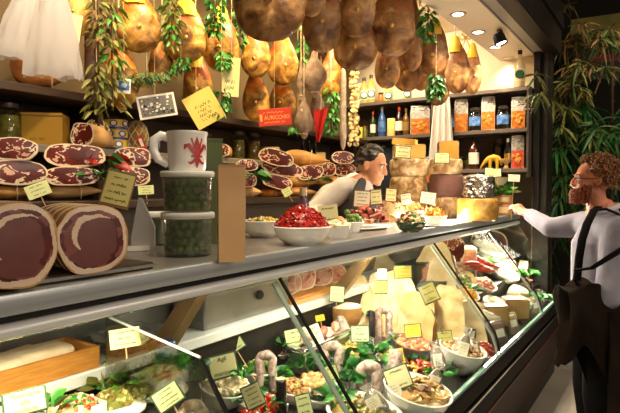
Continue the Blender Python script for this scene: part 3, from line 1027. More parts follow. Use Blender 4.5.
# ================================================================== cut hams, jars, tins, bottles: makers
def polar_face(b, outline, classify, nr=14, nt=60, y=0.0, bulge=.004, M=None):
    """disc in xz facing -y; outline(a) -> (x, z) rim; classify(r, a, x, z) -> material slot"""
    vs, fs, ms = [(0, y - bulge, 0)], [], []
    for j in range(1, nr + 1):
        r = j / nr
        for i in range(nt):
            a = 2 * pi * i / nt; x, z = outline(a)
            vs.append((x * r, y - bulge * (1 - r * r), z * r))
    for j in range(nr):
        for i in range(nt):
            k = (i + 1) % nt
            a = 2 * pi * (i + .5) / nt; r = (j + .5) / nr; x, z = outline(a)
            if j == 0: f = [0, 1 + k, 1 + i]
            else: f = [1 + (j - 1) * nt + i, 1 + (j - 1) * nt + k, 1 + j * nt + k, 1 + j * nt + i]
            fs.append(f); ms.append(classify(r, a, x * r, z * r))
    return b.add(vs, fs, ms, M)


def cut_ham(p, w, h, dep, label, seed, skin=ham_pale, name='cut_ham', group=None, rz=None, turn=0, taper=.55, dark=.3, roll=0, cat='ham', wavy=.06):
    rnd = random.Random(seed)
    t = thing(name, label, cat, p, group=group)
    t.rotation_euler = (0, radians(roll), (facing(p) if rz is None else rz) + radians(turn))

    def outl(a, s=1.0, k=0):
        q = 1 + wavy * noise.noise(V((cos(a) * 1.6, sin(a) * 1.6, seed * 2.7))) * 2 + .02 * noise.noise(V((cos(a) * 5, sin(a) * 5, seed)))
        e = .78
        cx = abs(cos(a)) ** e * (1 if cos(a) > 0 else -1); cz = abs(sin(a)) ** e * (1 if sin(a) > 0 else -1)
        bot = 1 if sin(a) > 0 else .92
        return (w / 2 * cx * q * s, h / 2 * cz * q * s * bot)
    n, m = 36, 9
    vs, fs = [], []
    for j in range(m + 1):
        q = j / m
        s = 1.0 if q < .05 else (1 + .06 * sin(q * 3)) * (1 - (1 - taper) * q ** 1.6) * (sqrt(max(.02, 1 - ((q - .75) / .27) ** 2)) if q > .75 else 1)
        for i in range(n):
            x, z = outl(2 * pi * i / n)
            vs.append((x * s, q * dep, z * s + h / 2 * .95 - (1 - s) * h * .25))
    for j in range(m):
        for i in range(n):
            k = (i + 1) % n
            fs.append([j * n + i, j * n + k, (j + 1) * n + k, (j + 1) * n + i])
    fs.append([m * n + i for i in range(n)])
    B().add(vs, fs).build('body', skin, t, smooth=70)

    def cl(r, a, x, z):
        v = V((x / w * 3.6, z / h * 2.2, seed * 5.3))
        rim = .93 + .06 * noise.noise(V((cos(a) * 2, sin(a) * 2, seed + 9)))
        if sin(a) < -.2: rim -= .08
        if r > rim: return 2
        f = noise.noise(v * .9) * 1.0 + .5 * noise.noise(v * 2.4)
        if abs(f - .12) < .055: return 2
        if f > .48 and r < .8: return 3
        if f < -dark * .9: return 1
        return 0
    b = B()
    polar_face(b, outl, cl, y=-.001, M=Matrix.Translation((0, 0, h / 2 * .95)))
    b.build('cut_face', [meat_red, meat_dark, fat_white, fat_pink], t, fix=True, smooth=70)
    return t


def lying_ham(p, w, h, dep, label, seed, skin=ham_tan, group=None, turn=0, roll=0, name='whole_ham', cut=False):
    t = thing(name, label, 'ham', p, group=group)
    t.rotation_euler = (0, radians(roll), facing(p) + radians(turn))
    b = B(); n, m = 20, 20
    vs, fs = [], []
    for j in range(m + 1):
        q = j / m
        r = (sin(pi * min(1, q * 1.05) ** .8) ** .6 if 0 < q < 1 else .05) * (1 - .45 * q) + .02
        for i in range(n):
            a = 2 * pi * i / n
            e = 1 + .12 * noise.noise(V((cos(a) * 1.4, sin(a) * 1.4, q * 3 + seed * 2)))
            vs.append(((q - .5) * w, sin(a) * r * dep * .5 * e, cos(a) * r * h * .62 * e + h * .5))
    for j in range(m):
        for i in range(n):
            k = (i + 1) % n
            fs.append([j * n + i, j * n + k, (j + 1) * n + k, (j + 1) * n + i])
    fs += [list(range(n)), [m * n + i for i in range(n)][::-1]]
    b.add(vs, fs).build('body', skin, t, smooth=70)
    B().tube([(w * .1, cos(a) * dep * .46, h * .5 + sin(a) * h * .58) for a in [i * pi / 8 for i in range(17)]], .003, 5).build('string', rope_m, t)
    return t


def shelf_item(px, py, z, Y=2.62):
    """point on a back shelf at height z whose column in the photo is px"""
    r = ray(px, py); p = EYE + r * (Y / r.y)
    return V((p.x, p.y, z))


CHG = 'cut hams stacked on the back shelves'
YF2 = 2.30
# px left,right, ytop,ybot of each face
CUTS = [
    (-8, 35, 138, 160, 'cut ham at the far left, upper of two, with a triangular white streak', ham_pale, 1, 0),
    (-8, 46, 161, 185, 'cut ham at the far left edge, lower of two, larger and darker', ham_pale, 2, 0),
    (46, 104, 145, 167, 'long cut ham lying across the top of the second pile from the left', ham_tan, 3, 0),
    (47, 98, 167, 186, 'dark cut ham under the long one in the second pile', ham_pale, 4, 0),
    (114, 151, 148, 167, 'small cut ham on top of the pile beside the mug', ham_pale, 5, 0),
    (114, 150, 167, 186, 'small cut ham at the bottom of the pile beside the mug', ham_pale, 6, 0),
    (236, 258, 160, 171, 'little cut ham end peeking out right of the wooden board', ham_pale, 7, 0),
    (256, 292, 150, 165, 'reddish cut ham on top of the centre pile, tipped to the left', ham_tan, 8, 14),
    (261, 301, 161, 176, 'broad cut ham in the upper middle of the centre pile', ham_pale, 9, 10),
    (240, 257, 174, 187, 'round red cut ham end just right of the wooden board', ham_pale, 10, 0),
    (261, 291, 175, 189, 'cut ham curved like a smile in the lower middle of the centre pile', ham_tan, 11, 12),
    (298, 324, 165, 180, 'cut ham with a jagged white fat line, right of centre', ham_pale, 12, -8),
    (322, 336, 163, 176, 'narrow cut ham between the jagged one and the vendor', ham_tan, 13, 0),
    (334, 356, 164, 176, 'cut ham closest behind the vendor, lower of two', ham_tan, 14, 0),
    (331, 354, 152, 164, 'shiny red cut ham closest behind the vendor, upper of two', ham_pale, 15, 6),
]
for xl, xr, yt, yb, lab, sk, sd, rl in CUTS:
    p = atY((xl + xr) / 2, yb, YF2 - .01); s = mpp(p)
    cut_ham(p, (xr - xl) * s, (yb - yt) * s * 1.06, .185, lab, sd, sk, group=CHG, roll=rl, turn=random.Random(sd).uniform(-6, 12), dark=.3 if sd % 2 else .2)
WH = [
    (47, 102, 184, 198, 'pale whole ham at the foot of the second pile, behind the pancetta rolls', ham_pale, 1, 0),
    (-10, 34, 185, 199, 'brown whole ham at the foot of the far left pile', ham_tan, 2, 0),
    (283, 328, 151, 166, 'whole tan ham lying slanted on top of the centre pile', ham_tan, 3, 6),
    (288, 322, 176, 187, 'tan whole ham lying under the jagged cut one', ham_tan, 4, 0),
    (238, 262, 186, 198, 'pale round ham at the bottom left of the centre pile', ham_pale, 5, 0),
    (260, 286, 188, 198, 'yellowish ham at the bottom of the centre pile, left of the small sign', ham_gold, 6, 0),
    (288, 318, 187, 198, 'tan ham at the bottom of the centre pile, right of the small sign', ham_tan, 7, 0),
    (316, 352, 176, 188, 'dark tan ham in the bottom row just behind the vendor', ham_tan, 8, 0),
]
for xl, xr, yt, yb, lab, sk, sd, rl in WH:
    p = atY((xl + xr) / 2, yb, 2.38); s = mpp(p)
    lying_ham(p, (xr - xl) * s * 1.05, (yb - yt) * s, .17, lab, sd, sk, CHG, roll=rl)
# leaves and a red bunch tucked in the piles
for px, py, n, r, ms, lab, sd in ((98, 178, 16, .06, (leaf_b,), 'dark green leaves tucked between the second and third ham piles', 1), (104, 165, 14, .05, (mat('red_foil', 'a01818', rough=.4), leaf_b), 'red and green paper trim between two ham piles', 2),
                             (252, 178, 14, .07, (leaf_b,), 'dark green leaves right of the wooden board in the centre pile', 3), (318, 181, 8, .04, (leaf_b, leaf_a), 'green leaves at the right of the centre ham pile', 4)):
    leaf_bunch('leaf_sprig', atY(px, py, 2.26), r, n, .09, .055, ms, lab, 'leaves', 'leaves in the ham piles', sd, up=.2)
for px, py, w, h, rl, lab, sd in ((38, 190, 22, 14, -22, 'small pale sign slanting below the far left hams', 1), (146, 190, 15, 9, -4, 'small pale sign below the pile beside the mug', 2), (287, 192, 9, 8, -30, 'tiny tilted sign at the foot of the centre ham pile', 3)):
    p = atY(px, py, 2.22); s = mpp(p)
    sign('price_sign', p, w * s, h * s, lab, sd, rl, pap=paper_green, frame=False, stick=.05)
# brown round ham behind the bags on the top shelf
p = atY(52, 93, 2.5); s = mpp(p)
lying_ham(V((p.x, 2.56, 2.045)), 62 * s, 42 * s, .22, 'big brown round ham lying on the top shelf below the white bags', 31, ham_brown, None)

# ------------------------------------------------------------------ shelf goods, left
def jar(p, r, h, label, contents, lid_m, name='preserve_jar', cat='jar', group=None, seed=0):
    t = thing(name, label, cat, p, 0, group)
    B().lathe([(r * .9, 0), (r, .06 * h), (r, .76 * h), (r * .72, .86 * h), (r * .72, .9 * h)], 20, cap=True).build('glass', jar_glass, t)
    B().lathe([(r * .85, .02 * h), (r * .93, .08 * h), (r * .93, .70 * h), (0, .72 * h)], 16, wob=.1, seed=seed).build('contents', contents, t)
    B().lathe([(r * .78, .88 * h), (r * .80, .90 * h), (r * .80, h), (r * .7, h * 1.01)], 20).build('lid', lid_m, t)
    return t


pickle_m = mat('pickled_vegetables', '7a7434', '4d4a1c', 'a69c58', scale=28, rough=.35, detail=5)
amber_m = mat('amber_preserve', '8a6a20', '5c4312', 'b89038', scale=28, rough=.35, detail=5)
tin_y = mat('tin_yellow', 'e0bf24', rough=.35, spec=.6)
tin_b = mat('tin_blue', '27489a', rough=.35, spec=.6)
yellow_box_m = mat('yellow_carton', 'a07812', '94700f', scale=4, rough=.6)
lid_dark = mat('dark_lid', '2c2018', rough=.4)
lid_gold = mat('gold_lid', 'b08d3c', rough=.3, metal=.8)

p = shelf_item(9, 142, 1.77, 2.62); s = mpp(p)
jar(p, 11.5 * s, 40 * s, 'large glass jar of dark pickles with a black lid at the far left', pickle_m, lid_dark)
p = shelf_item(44, 142, 1.77, 2.64); s = mpp(p)
t = thing('carton_box', 'yellow carton with faded dark lettering behind the half ham', 'box', p, facing(p) - .25)
b = B().box((0, 0, 16 * s), (42 * s, .16, 32 * s), 0, r=.004)
scribbles(b, 30 * s, 22 * s, 3, -.082, 1, random.Random(2), q=.05)
for v in b.v[-60:]: pass
b.build('carton', [yellow_box_m, mat('brown_print', '5b4512', rough=.7)], t, smooth=False)
B().box((0, -.0815, 29 * s), (42 * s, .002, 1.2 * s)).build('lid_flap', mat('dark_flap', '6d5010', rough=.7), t)
# half ham on the shelf
p = shelf_item(82, 146, 1.77, 2.50); s = mpp(p)
cut_ham(p, 26 * s, 25 * s, .24, 'half ham with a small red cut face on the shelf beside the netted ham', 41, ham_pale, turn=-38, taper=.5, dark=.1)
net_m = mat('ham_under_net', 'b89455', '9c7a3e', scale=12, rough=.6)


def netted(px, wpx, hpx, label, seed, Y=2.60):
    p = shelf_item(px, 146, 1.77, Y); s = mpp(p)
    t = thing('netted_ham', label, 'ham', p, facing(p), 'netted hams on the shelf')
    w, h = wpx * s / 2, hpx * s / 2
    B().ell((0, 0, h), (w, w * .85, h), n=24, amp=.12, seed=seed).build('body', net_m, t)
    b = B()
    for k in range(9):
        for sg in (-1, 1):
            pts = []
            for i in range(19):
                th = pi * (.06 + .88 * i / 18); a = 2 * pi * k / 9 + sg * th * .9
                pts.append((sin(th) * cos(a) * w * 1.06, sin(th) * sin(a) * w * .91, h + cos(th) * h * 1.04))
            b.tube(pts, .0035, 4)
    b.build('net', mat('net_string', 'e0cf9c', rough=.8), t)


netted(97, 24, 30, 'netted ham on the shelf just right of the half ham', 1)
netted(137, 21, 31, 'netted ham on the shelf right of the yellow and blue tins', 2)
# tins
def tin(p, r, h, label, group, rz=0):
    t = thing('food_tin', label, 'tin', p, rz, group)
    B().lathe([(r * .96, 0), (r, .02 * h), (r, .98 * h), (r * .96, h), (r * .9, .97 * h), (0, .97 * h)], 24, mi=[1, 0, 1, 1, 1]).build('can', [tin_y, steel_rough], t)
    B().lathe([(r * 1.01, .06 * h), (r * 1.01, .30 * h)], 24, cap=False).build('blue_band', tin_b, t)
    for a in (-2.4, -1.4, -.4, .8, 2.0):
        b = B()
        M = Matrix.Rotation(a, 4, 'Z') @ Matrix.Translation((0, -r * 1.012, .62 * h)) @ Matrix.Rotation(radians(90), 4, 'X')
        b.lathe([(.30 * h, 0), (.30 * h, .002), (0, .002)], 14, 0, M, sx=1.3)
        b.lathe([(.2 * h, .002), (.2 * h, .003), (0, .003)], 14, 1, M, sx=1.2)
        b.build('emblem', [tin_b, white_p], t)
    return t


p = shelf_item(116, 146, 1.77, 2.60); s = mpp(p)
for k, lab in enumerate(('yellow and blue tin at the bottom of the stack of three', 'yellow and blue tin in the middle of the stack of three', 'yellow and blue tin on top of the stack of three')):
    tin(p + V((0, 0, k * 10.2 * s)), 11.5 * s, 10.2 * s, lab, 'stacked yellow tins', .3 * k)
p = shelf_item(152, 149, 1.77, 2.62); s = mpp(p)
tin(p, 7 * s, 14 * s, 'single yellow and blue tin beside the mug handle', 'stacked yellow tins')
p = shelf_item(145, 146, 1.77, 2.52); s = mpp(p)
t = thing('tag_bundle', 'small red and cream tag propped against the right netted ham', 'tag', p, facing(p))
B().box((0, 0, 9 * s), (6 * s, .004, 17 * s), 0, r=.002).build('tag', red_p, t); B().box((0, -.003, 10 * s), (3 * s, .002, 8 * s)).build('print', white_p, t)
t.rotation_euler.y = -.35
# behind the board: cut ham on the shelf, jars and tins
p = shelf_item(219, 147, 1.77, 2.52); s = mpp(p)
cut_ham(p, 22 * s, 14 * s, .2, 'small cut ham on the shelf showing above the dark green box', 43, ham_tan, turn=-15)
for px, w, h, lab, cm, sd in ((207, 12, 24, 'jar of yellow preserves half hidden behind the mug', amber_m, 1), (238, 14, 28, 'tall jar of preserves right of the small cut ham', pickle_m, 2), (253, 16, 27, 'wide jar of preserves left of the two short tins', amber_m, 3)):
    p = shelf_item(px, 158, 1.77, 2.62); s = mpp(p)
    jar(p, w * .5 * s, h * s, lab, cm, lid_dark, group='preserve jars on the back shelf', seed=sd)
p = shelf_item(270, 152, 1.77, 2.64); s = mpp(p)
tin(p, 9.5 * s, 7.5 * s, 'short yellow and blue tin, lower of two beside the preserve jars', 'short tins on the back shelf')
tin(p + V((0, 0, 7.5 * s)), 9.5 * s, 7.5 * s, 'short yellow and blue tin, upper of two beside the preserve jars', 'short tins on the back shelf', 1)
bottle_dark = mat('dark_bottle_glass', '17130f', rough=.12, spec=.7, coat=.5)
for px, lab in ((303, 'dark bottle with a white base on the back shelf, left of three'), (309, 'dark bottle with a white base on the back shelf, middle of three'), (315, 'dark bottle with a white base on the back shelf, right of three')):
    p = shelf_item(px, 152, 1.77, 2.66); s = mpp(p)
    t = thing('dark_bottle', lab, 'bottle', p, 0, 'three dark bottles on the back shelf')
    B().lathe([(2.6 * s, 4 * s), (2.6 * s, 14 * s), (1 * s, 19 * s), (1 * s, 24 * s), (0, 24 * s)], 14).build('body', bottle_dark, t)
    B().lathe([(2.4 * s, 0), (2.7 * s, 1 * s), (2.7 * s, 4 * s)], 14).build('base', white_p, t)
p = atY(321, 165, 2.42); s = mpp(p)
t = thing('small_carton', 'small cream carton standing among the hams near the vendor', 'box', V((p.x, p.y, p.z)), facing(p))
B().box((0, 0, 6 * s), (9 * s, .05, 13 * s), r=.003).build('carton', mat('cream_carton', 'cbb375', 'b79c5c', scale=6, rough=.6), t)
B().box((0, -.026, 12.0 * s), (9 * s, .002, 1 * s)).build('flap', mat('carton_flap', '9a8046', rough=.7), t)

# ------------------------------------------------------------------ end wall goods
def bottle(p, r, h, label, gm, lab_m, cap_m, group=None, neck=.3, label_h=(.18, .5), name='bottle', emblem=None):
    t = thing(name, label, 'bottle', p, facing(p), group)
    B().lathe([(r * .92, 0), (r, .02 * h), (r, (.62 - neck * .2) * h), (r * .85, (.68 - neck * .1) * h), (r * .36, .80 * h), (r * .32, .96 * h), (0, .96 * h)], 18).build('body', gm, t)
    B().lathe([(r * .40, .88 * h), (r * .40, h), (0, h)], 14).build('cap', cap_m, t)
    B().lathe([(r * 1.015, label_h[0] * h), (r * 1.015, label_h[1] * h)], 18, cap=False).build('label', lab_m, t)
    if emblem:
        M = Matrix.Translation((0, -r * 1.0, (label_h[0] + label_h[1]) / 2 * h)) @ Matrix.Rotation(radians(90), 4, 'X')
        B().lathe([(r * .82, 0), (r * .82, r * .1), (0, r * .12)], 16, 0, M).lathe([(r * .6, r * .1), (r * .6, r * .14), (0, r * .14)], 14, 1, M).build('emblem', list(emblem), t)
    return t


def eshelf(px, z, X=4.86):
    p = atX(px, 130, X); return V((p.x, p.y, z))


oil_m = mat('oil_bottle', 'c9bb62', 'b7a64a', scale=6, rough=.12, coat=.4)
green_e, dgreen = mat('emblem_green', '1f5a36', rough=.5), mat('emblem_dark', '16301f', rough=.5)
for px, h, lab in ((364, 26, 'oil bottle with a round green label, first from the garlic braid'), (371, 28, 'oil bottle with a round green label, second from the garlic braid'),
                   (388, 17, 'short oil bottle with a round green label under the wide brown ham'), (407, 16, 'short oil bottle with a round green label, farthest right on the top shelf')):
    p = eshelf(px, EZ[2]); s = mpp(p)
    bottle(p, 4.6 * s, h * s, lab, oil_m, mat('oil_label', 'dcd7b8', rough=.6), lid_dark if h > 20 else lid_gold, 'oil bottles on the top shelf', label_h=(.12, .5), emblem=(green_e, mat('emblem_pale', 'cfe0c6', rough=.5)))
white_tin = mat('white_tin', 'd9d3c0', rough=.4)
p = eshelf(358, EZ[2], 4.95); s = mpp(p)
t = thing('pale_carton', 'pale carton standing behind the first oil bottles', 'box', p, facing(p)); B().box((0, 0, 11 * s), (9 * s, .06, 22 * s), r=.004).build('carton', white_tin, t); B().box((0, -.031, 12 * s), (5 * s, .002, 9 * s)).build('print', pale_pm, t)
p = eshelf(381, EZ[2], 4.84); s = mpp(p)
t = thing('orange_jar', 'small orange jar between the oil bottles', 'jar', p, 0); B().lathe([(3 * s, 0), (3.2 * s, s), (3.2 * s, 6 * s), (2.4 * s, 7 * s)], 14).build('body', mat('orange_glass', 'd06a1c', rough=.3), t); B().lathe([(2.8 * s, 7 * s), (2.8 * s, 9 * s), (0, 9 * s)], 14).build('lid', lid_dark, t)


def picture_paper(name, a, bb, c):
    return mat(name, a, bb, c, scale=34, rough=.55, detail=4)


biscuit_pic = picture_paper('biscuit_picture', 'd87f14', 'a84c0c', 'eea838')
red_pic = picture_paper('tomato_picture', 'c8321c', 'd9694a', 'e8c9a0')
pack_paper = mat('pack_paper', 'cfc8ba', '8f877c', scale=60, rough=.6)


def pack(p, w, h, label, pic, group=None, rz=None, ph=.62):
    t = thing('biscuit_pack', label, 'packet', p, facing(p) if rz is None else rz, group)
    d = w * .42
    b = B().add([(-w / 2, -d / 2, 0), (w / 2, -d / 2, 0), (w / 2, d / 2, 0), (-w / 2, d / 2, 0),
                 (-w / 2, -d / 2, h * .80), (w / 2, -d / 2, h * .80), (w / 2, d / 2, h * .80), (-w / 2, d / 2, h * .80),
                 (-w * .46, -.004, h * .97), (w * .46, -.004, h * .97), (w * .46, .004, h * .97), (-w * .46, .004, h * .97)],
                [[3, 2, 1, 0], [0, 1, 5, 4], [1, 2, 6, 5], [2, 3, 7, 6], [3, 0, 4, 7], [4, 5, 9, 8], [5, 6, 10, 9], [6, 7, 11, 10], [7, 4, 8, 11], [8, 9, 10, 11]])
    b.build('pouch', pack_paper, t, smooth=False)
    bb = B(); rnd = random.Random(int(p.x * 1000))
    bb.box((0, -d / 2 - .001, h * ph * .44), (w * .94, .002, h * ph * .86), 0)
    for i in range(7):
        bb.ell((rnd.uniform(-.36, .36) * w, -d / 2 - .004, h * ph * rnd.uniform(.12, .72)), (w * .15, .004, h * .07), 1, n=10)
    bb.build('picture', [pic, mat('printed_biscuit', 'e39a34', 'c06a18', scale=40, rough=.5)], t)  # biscuits printed in a second orange on the picture
    B().tube([(-w * .47, 0, h * .97), (0, 0, h * .985), (w * .47, 0, h * .97)], .005, 6).build('fold', white_p, t)
    k = B()
    for i in range(12):
        k.ell((rnd.uniform(-.4, .4) * w, -d / 2 * (1 - .6 * (q := rnd.uniform(.05, .9))) - .003, h * (.80 + .15 * q)), (w * .05, .003, h * .012), 0, n=6)
    k.build('print', black_p, t)
    return t


PG = 'biscuit packs on the shelves'
for px, w, h, z, lab, pc in ((420, 19, 29, 1, 'wide biscuit pack with an orange picture next to the wine bottles', biscuit_pic),
                             (461, 13, 33, 1, 'tall biscuit pack just right of the white cloth', biscuit_pic), (488, 13, 34, 1, 'tall biscuit pack between the two blue labelled jars', biscuit_pic),
                             (518, 13, 32, 1, 'tall biscuit pack at the right end of the shelf by the post', biscuit_pic),
                             (518, 12, 33, 0, 'pack with a red tomato picture at the right end of the lower shelf', red_pic), (430, 10, 26, 0, 'orange and white pack showing between the cheese stacks', biscuit_pic)):
    p = eshelf(px, EZ[z]); s = mpp(p)
    if px == 430: p = V((4.85, p.y, 1.62))
    pack(p, w * s, h * s, lab, pc, PG)
blue_l = mat('jar_blue_label', '2d5fa8', '7fa8d6', scale=30, rough=.5)
choc = mat('dark_spread', '2e1e14', rough=.3)
for px, lab in ((475, 'jar with a blue label between the left and middle tall packs'), (503, 'jar with a blue label between the middle and right tall packs'), (452, 'jar with a blue label half hidden by the white cloth')):
    p = eshelf(px, EZ[1]); s = mpp(p); r = 6 * s; h = 23 * s
    t = jar(p, r, h, lab, choc, lid_dark, group='blue labelled jars')
    B().lathe([(r * 1.015, .22 * h), (r * 1.015, .62 * h)], 20, cap=False).build('label', blue_l, t)
wine = mat('red_wine_bottle', '2a1210', rough=.1, coat=.5)
lab_w = mat('bottle_label_white', 'e4dcc6', rough=.6)
lab_blue = mat('bottle_label_blue', '5d86b8', '2c4c86', scale=20, rough=.5)
for px, r, h, lab, gm, lm, cm in ((373, 3, 26, 'slim dark green bottle with a red cap on the middle shelf', mat('dark_green_glass', '2b3a1a', rough=.1, coat=.4), lab_w, red_p),
                                  (382, 4, 30, 'tall bottle with pale blue labels on the middle shelf', mat('blue_glass', '34568c', rough=.15, coat=.4), lab_blue, mat('silver_cap', 'b9bec6', rough=.3, metal=.8)),
                                  (399, 4, 29, 'dark wine bottle with a red neck and cream label', wine, lab_w, red_p), (406, 3.4, 27, 'amber bottle left of the wide biscuit pack', mat('amber_glass', '6b4a16', rough=.12, coat=.4), mat('amber_label', '8c6a2c', rough=.6), lid_gold)):
    p = eshelf(px, EZ[1]); s = mpp(p)
    bottle(p, r * s, h * s, lab, gm, lm, cm, 'bottles on the middle end shelf')
p = eshelf(391, EZ[1]); s = mpp(p)
t = thing('pasta_pack', 'pale yellow upright packet between two bottles', 'packet', p, facing(p)); B().box((0, 0, 9 * s), (7.5 * s, .05, 18 * s), r=.008, seg=2).build('pouch', mat('pasta_yellow', 'dfc97a', 'd4ba62', scale=20, rough=.5), t); B().box((0, -.026, 14 * s), (6 * s, .002, 4 * s)).build('header', yellow_pm, t)
p = eshelf(357, EZ[1]); s = mpp(p)
t = thing('tea_box', 'square yellow box with a round dark emblem on the middle shelf', 'box', p, facing(p)); B().box((0, 0, 5.5 * s), (11 * s, .08, 11 * s), r=.003).build('carton', mat('lemon_box', 'd8c928', rough=.5), t); B().lathe([(3.6 * s, 0), (3.6 * s, .002), (0, .002)], 18, M=Matrix.Translation((0, -.04, 5.5 * s)) @ Matrix.Rotation(radians(90), 4, 'X') , sx=1.1).build('emblem', ink_dark, t)
p = eshelf(365, EZ[1], 4.95); s = mpp(p)
t = thing('green_jar', 'small green jar behind the square yellow box', 'jar', p, 0); B().lathe([(3 * s, 0), (3 * s, 9 * s), (2.4 * s, 11 * s)], 14).build('body', pickle_m, t); B().lathe([(2.8 * s, 11 * s), (2.8 * s, 13 * s), (0, 13 * s)], 14).build('lid', lid_gold, t)
# lower end shelf
for px, lab, z0 in ((461, 'small jar of green preserve at the left of the lower shelf', 0), (468, 'small jar of green preserve beside the amber liqueur bottle', 0)):
    p = eshelf(px, EZ[0]); s = mpp(p)
    jar(p, 3.4 * s, 13 * s, lab, pickle_m, lid_dark, group='small green preserve jars')
p = eshelf(474, EZ[0]); s = mpp(p)
bottle(p, 5 * s, 32 * s, 'liqueur bottle of dark amber with a tall cream label', mat('liqueur', '4a200e', rough=.1, coat=.5), lab_w, blackrub, neck=.1, label_h=(.16, .52))
p = eshelf(508, EZ[0]); s = mpp(p)
bottle(p, 3.4 * s, 30 * s, 'slim dark bottle with a gold label standing left of the tomato pack', bottle_dark, lid_gold, lab_w, label_h=(.3, .5))
p = eshelf(499, EZ[0], 4.98); s = mpp(p)
jar(p, 6 * s, 30 * s, 'tall glass jar behind the yellow dinosaur figurine', choc, lid_dark)
# dinosaur figurine
p = eshelf(492, EZ[0], 4.82); s = mpp(p)
dino = mat('mustard_figurine', 'd8ac2c', 'c2922a', scale=10, rough=.45)
t = thing('dinosaur_figurine', 'mustard yellow long-tailed dinosaur figurine on the lower shelf', 'figurine', p, facing(p))
b = B().tube([(-10.5 * s, 0, .5 * s), (-9.5 * s, 0, 3 * s), (-6.5 * s, 0, 7 * s), (-2.5 * s, 0, 10 * s), (2 * s, 0, 11 * s), (5.5 * s, 0, 10 * s), (8 * s, 0, 8 * s), (9.3 * s, 0, 5 * s), (9.8 * s, 0, 3 * s)],
             [.4 * s, 1.0 * s, 1.8 * s, 3.2 * s, 3.6 * s, 3.2 * s, 2 * s, 1.5 * s, 1.0 * s], 12)
b.build('body', dino, t)
for x, y in ((-1.5, -2), (-1.5, 2), (5, -2), (5, 2)):
    B().tube([(x * s, y * s, 9 * s), (x * 1.05 * s, y * 1.1 * s, 4 * s), (x * s, y * 1.1 * s, 0)], [2.0 * s, 1.5 * s, 1.4 * s], 8).build('leg', dino, t)
# bottle standing high beside the soffit
p = atX(520.5, 83, 4.86)
p = V((4.83, p.y, EZ[2])); s = mpp(p)
bottle(p, 5.2 * s, 37 * s, 'champagne style bottle with a round dark green emblem on the top right shelf', mat('pale_bottle', 'cdb98a', 'c2ab78', scale=4, rough=.15, coat=.4), mat('pale_label', 'd8c79a', rough=.5), blackrub, label_h=(.15, .5), emblem=(dgreen, green_e))
# white cloth hanging between the shelf sections
p = atX(442, 98, 4.74); s = mpp(p)
t = thing('white_cloth', 'white apron cloth hanging between the two shelf sections', 'cloth', p, facing(p))
n, m = 24, 14; vs, fs = [], []
for j in range(m + 1):
    q = j / m
    for i in range(n + 1):
        x = (i / n - .5) * (15 + 11 * q) * s
        vs.append((x, -.012 * sin(i * .9 + q) - .01 * noise.noise(V((i * .4, q * 2, 0))) - .02, -q * 66 * s))
for j in range(m):
    for i in range(n): fs.append([j * (n + 1) + i, j * (n + 1) + i + 1, (j + 1) * (n + 1) + i + 1, (j + 1) * (n + 1) + i])
B().add(vs, fs).build('drape', mat('apron_white', 'efe8da', rough=.8), t, fix=False, smooth=70)
B().tube([(-7 * s, 0, 0), (0, 0, .06), (7 * s, 0, 0)], .004, 6).build('tie', white_p, t)
# things on the wall behind the vendor
p = atX(387, 150, 5.07); s = mpp(p)
t = thing('postcard', 'small blue and red postcard pinned above the vendor', 'card', p, facing(p)); B().box((0, 0, 0), (11 * s, .004, 8 * s)).build('card', white_p, t); B().box((0, -.003, 1.5 * s), (9 * s, .002, 3 * s)).build('picture', blue_p, t); B().box((0, -.003, -2 * s), (6 * s, .002, 2 * s)).build('red_mark', red_p, t)
p = atX(386, 190, 4.9)
t = thing('dark_jacket', 'dark blue jacket hanging on the wall behind the vendor', 'jacket', V((4.93, p.y, 1.95)), facing(p))
B().lathe([(.02, .05), (.09, .0), (.16, -.12), (.15, -.4), (.17, -.8), (.16, -.85)], 20, sy=.4, wob=.3, seed=5).build('body', mat('navy_cloth', '1b2130', '141824', scale=6, rough=.9), t)
for sx in (-1, 1): B().tube([(sx * .12, 0, -.06), (sx * .20, -.02, -.35), (sx * .19, -.03, -.62)], [.06, .055, .045], 10).build('sleeve', mat('navy_cloth', '1b2130'), t)
# ================================================================== things on the counter top
CT = 1.34


def ctop(px, py, dz=0):
    return atZ(px, py, CT + dz)


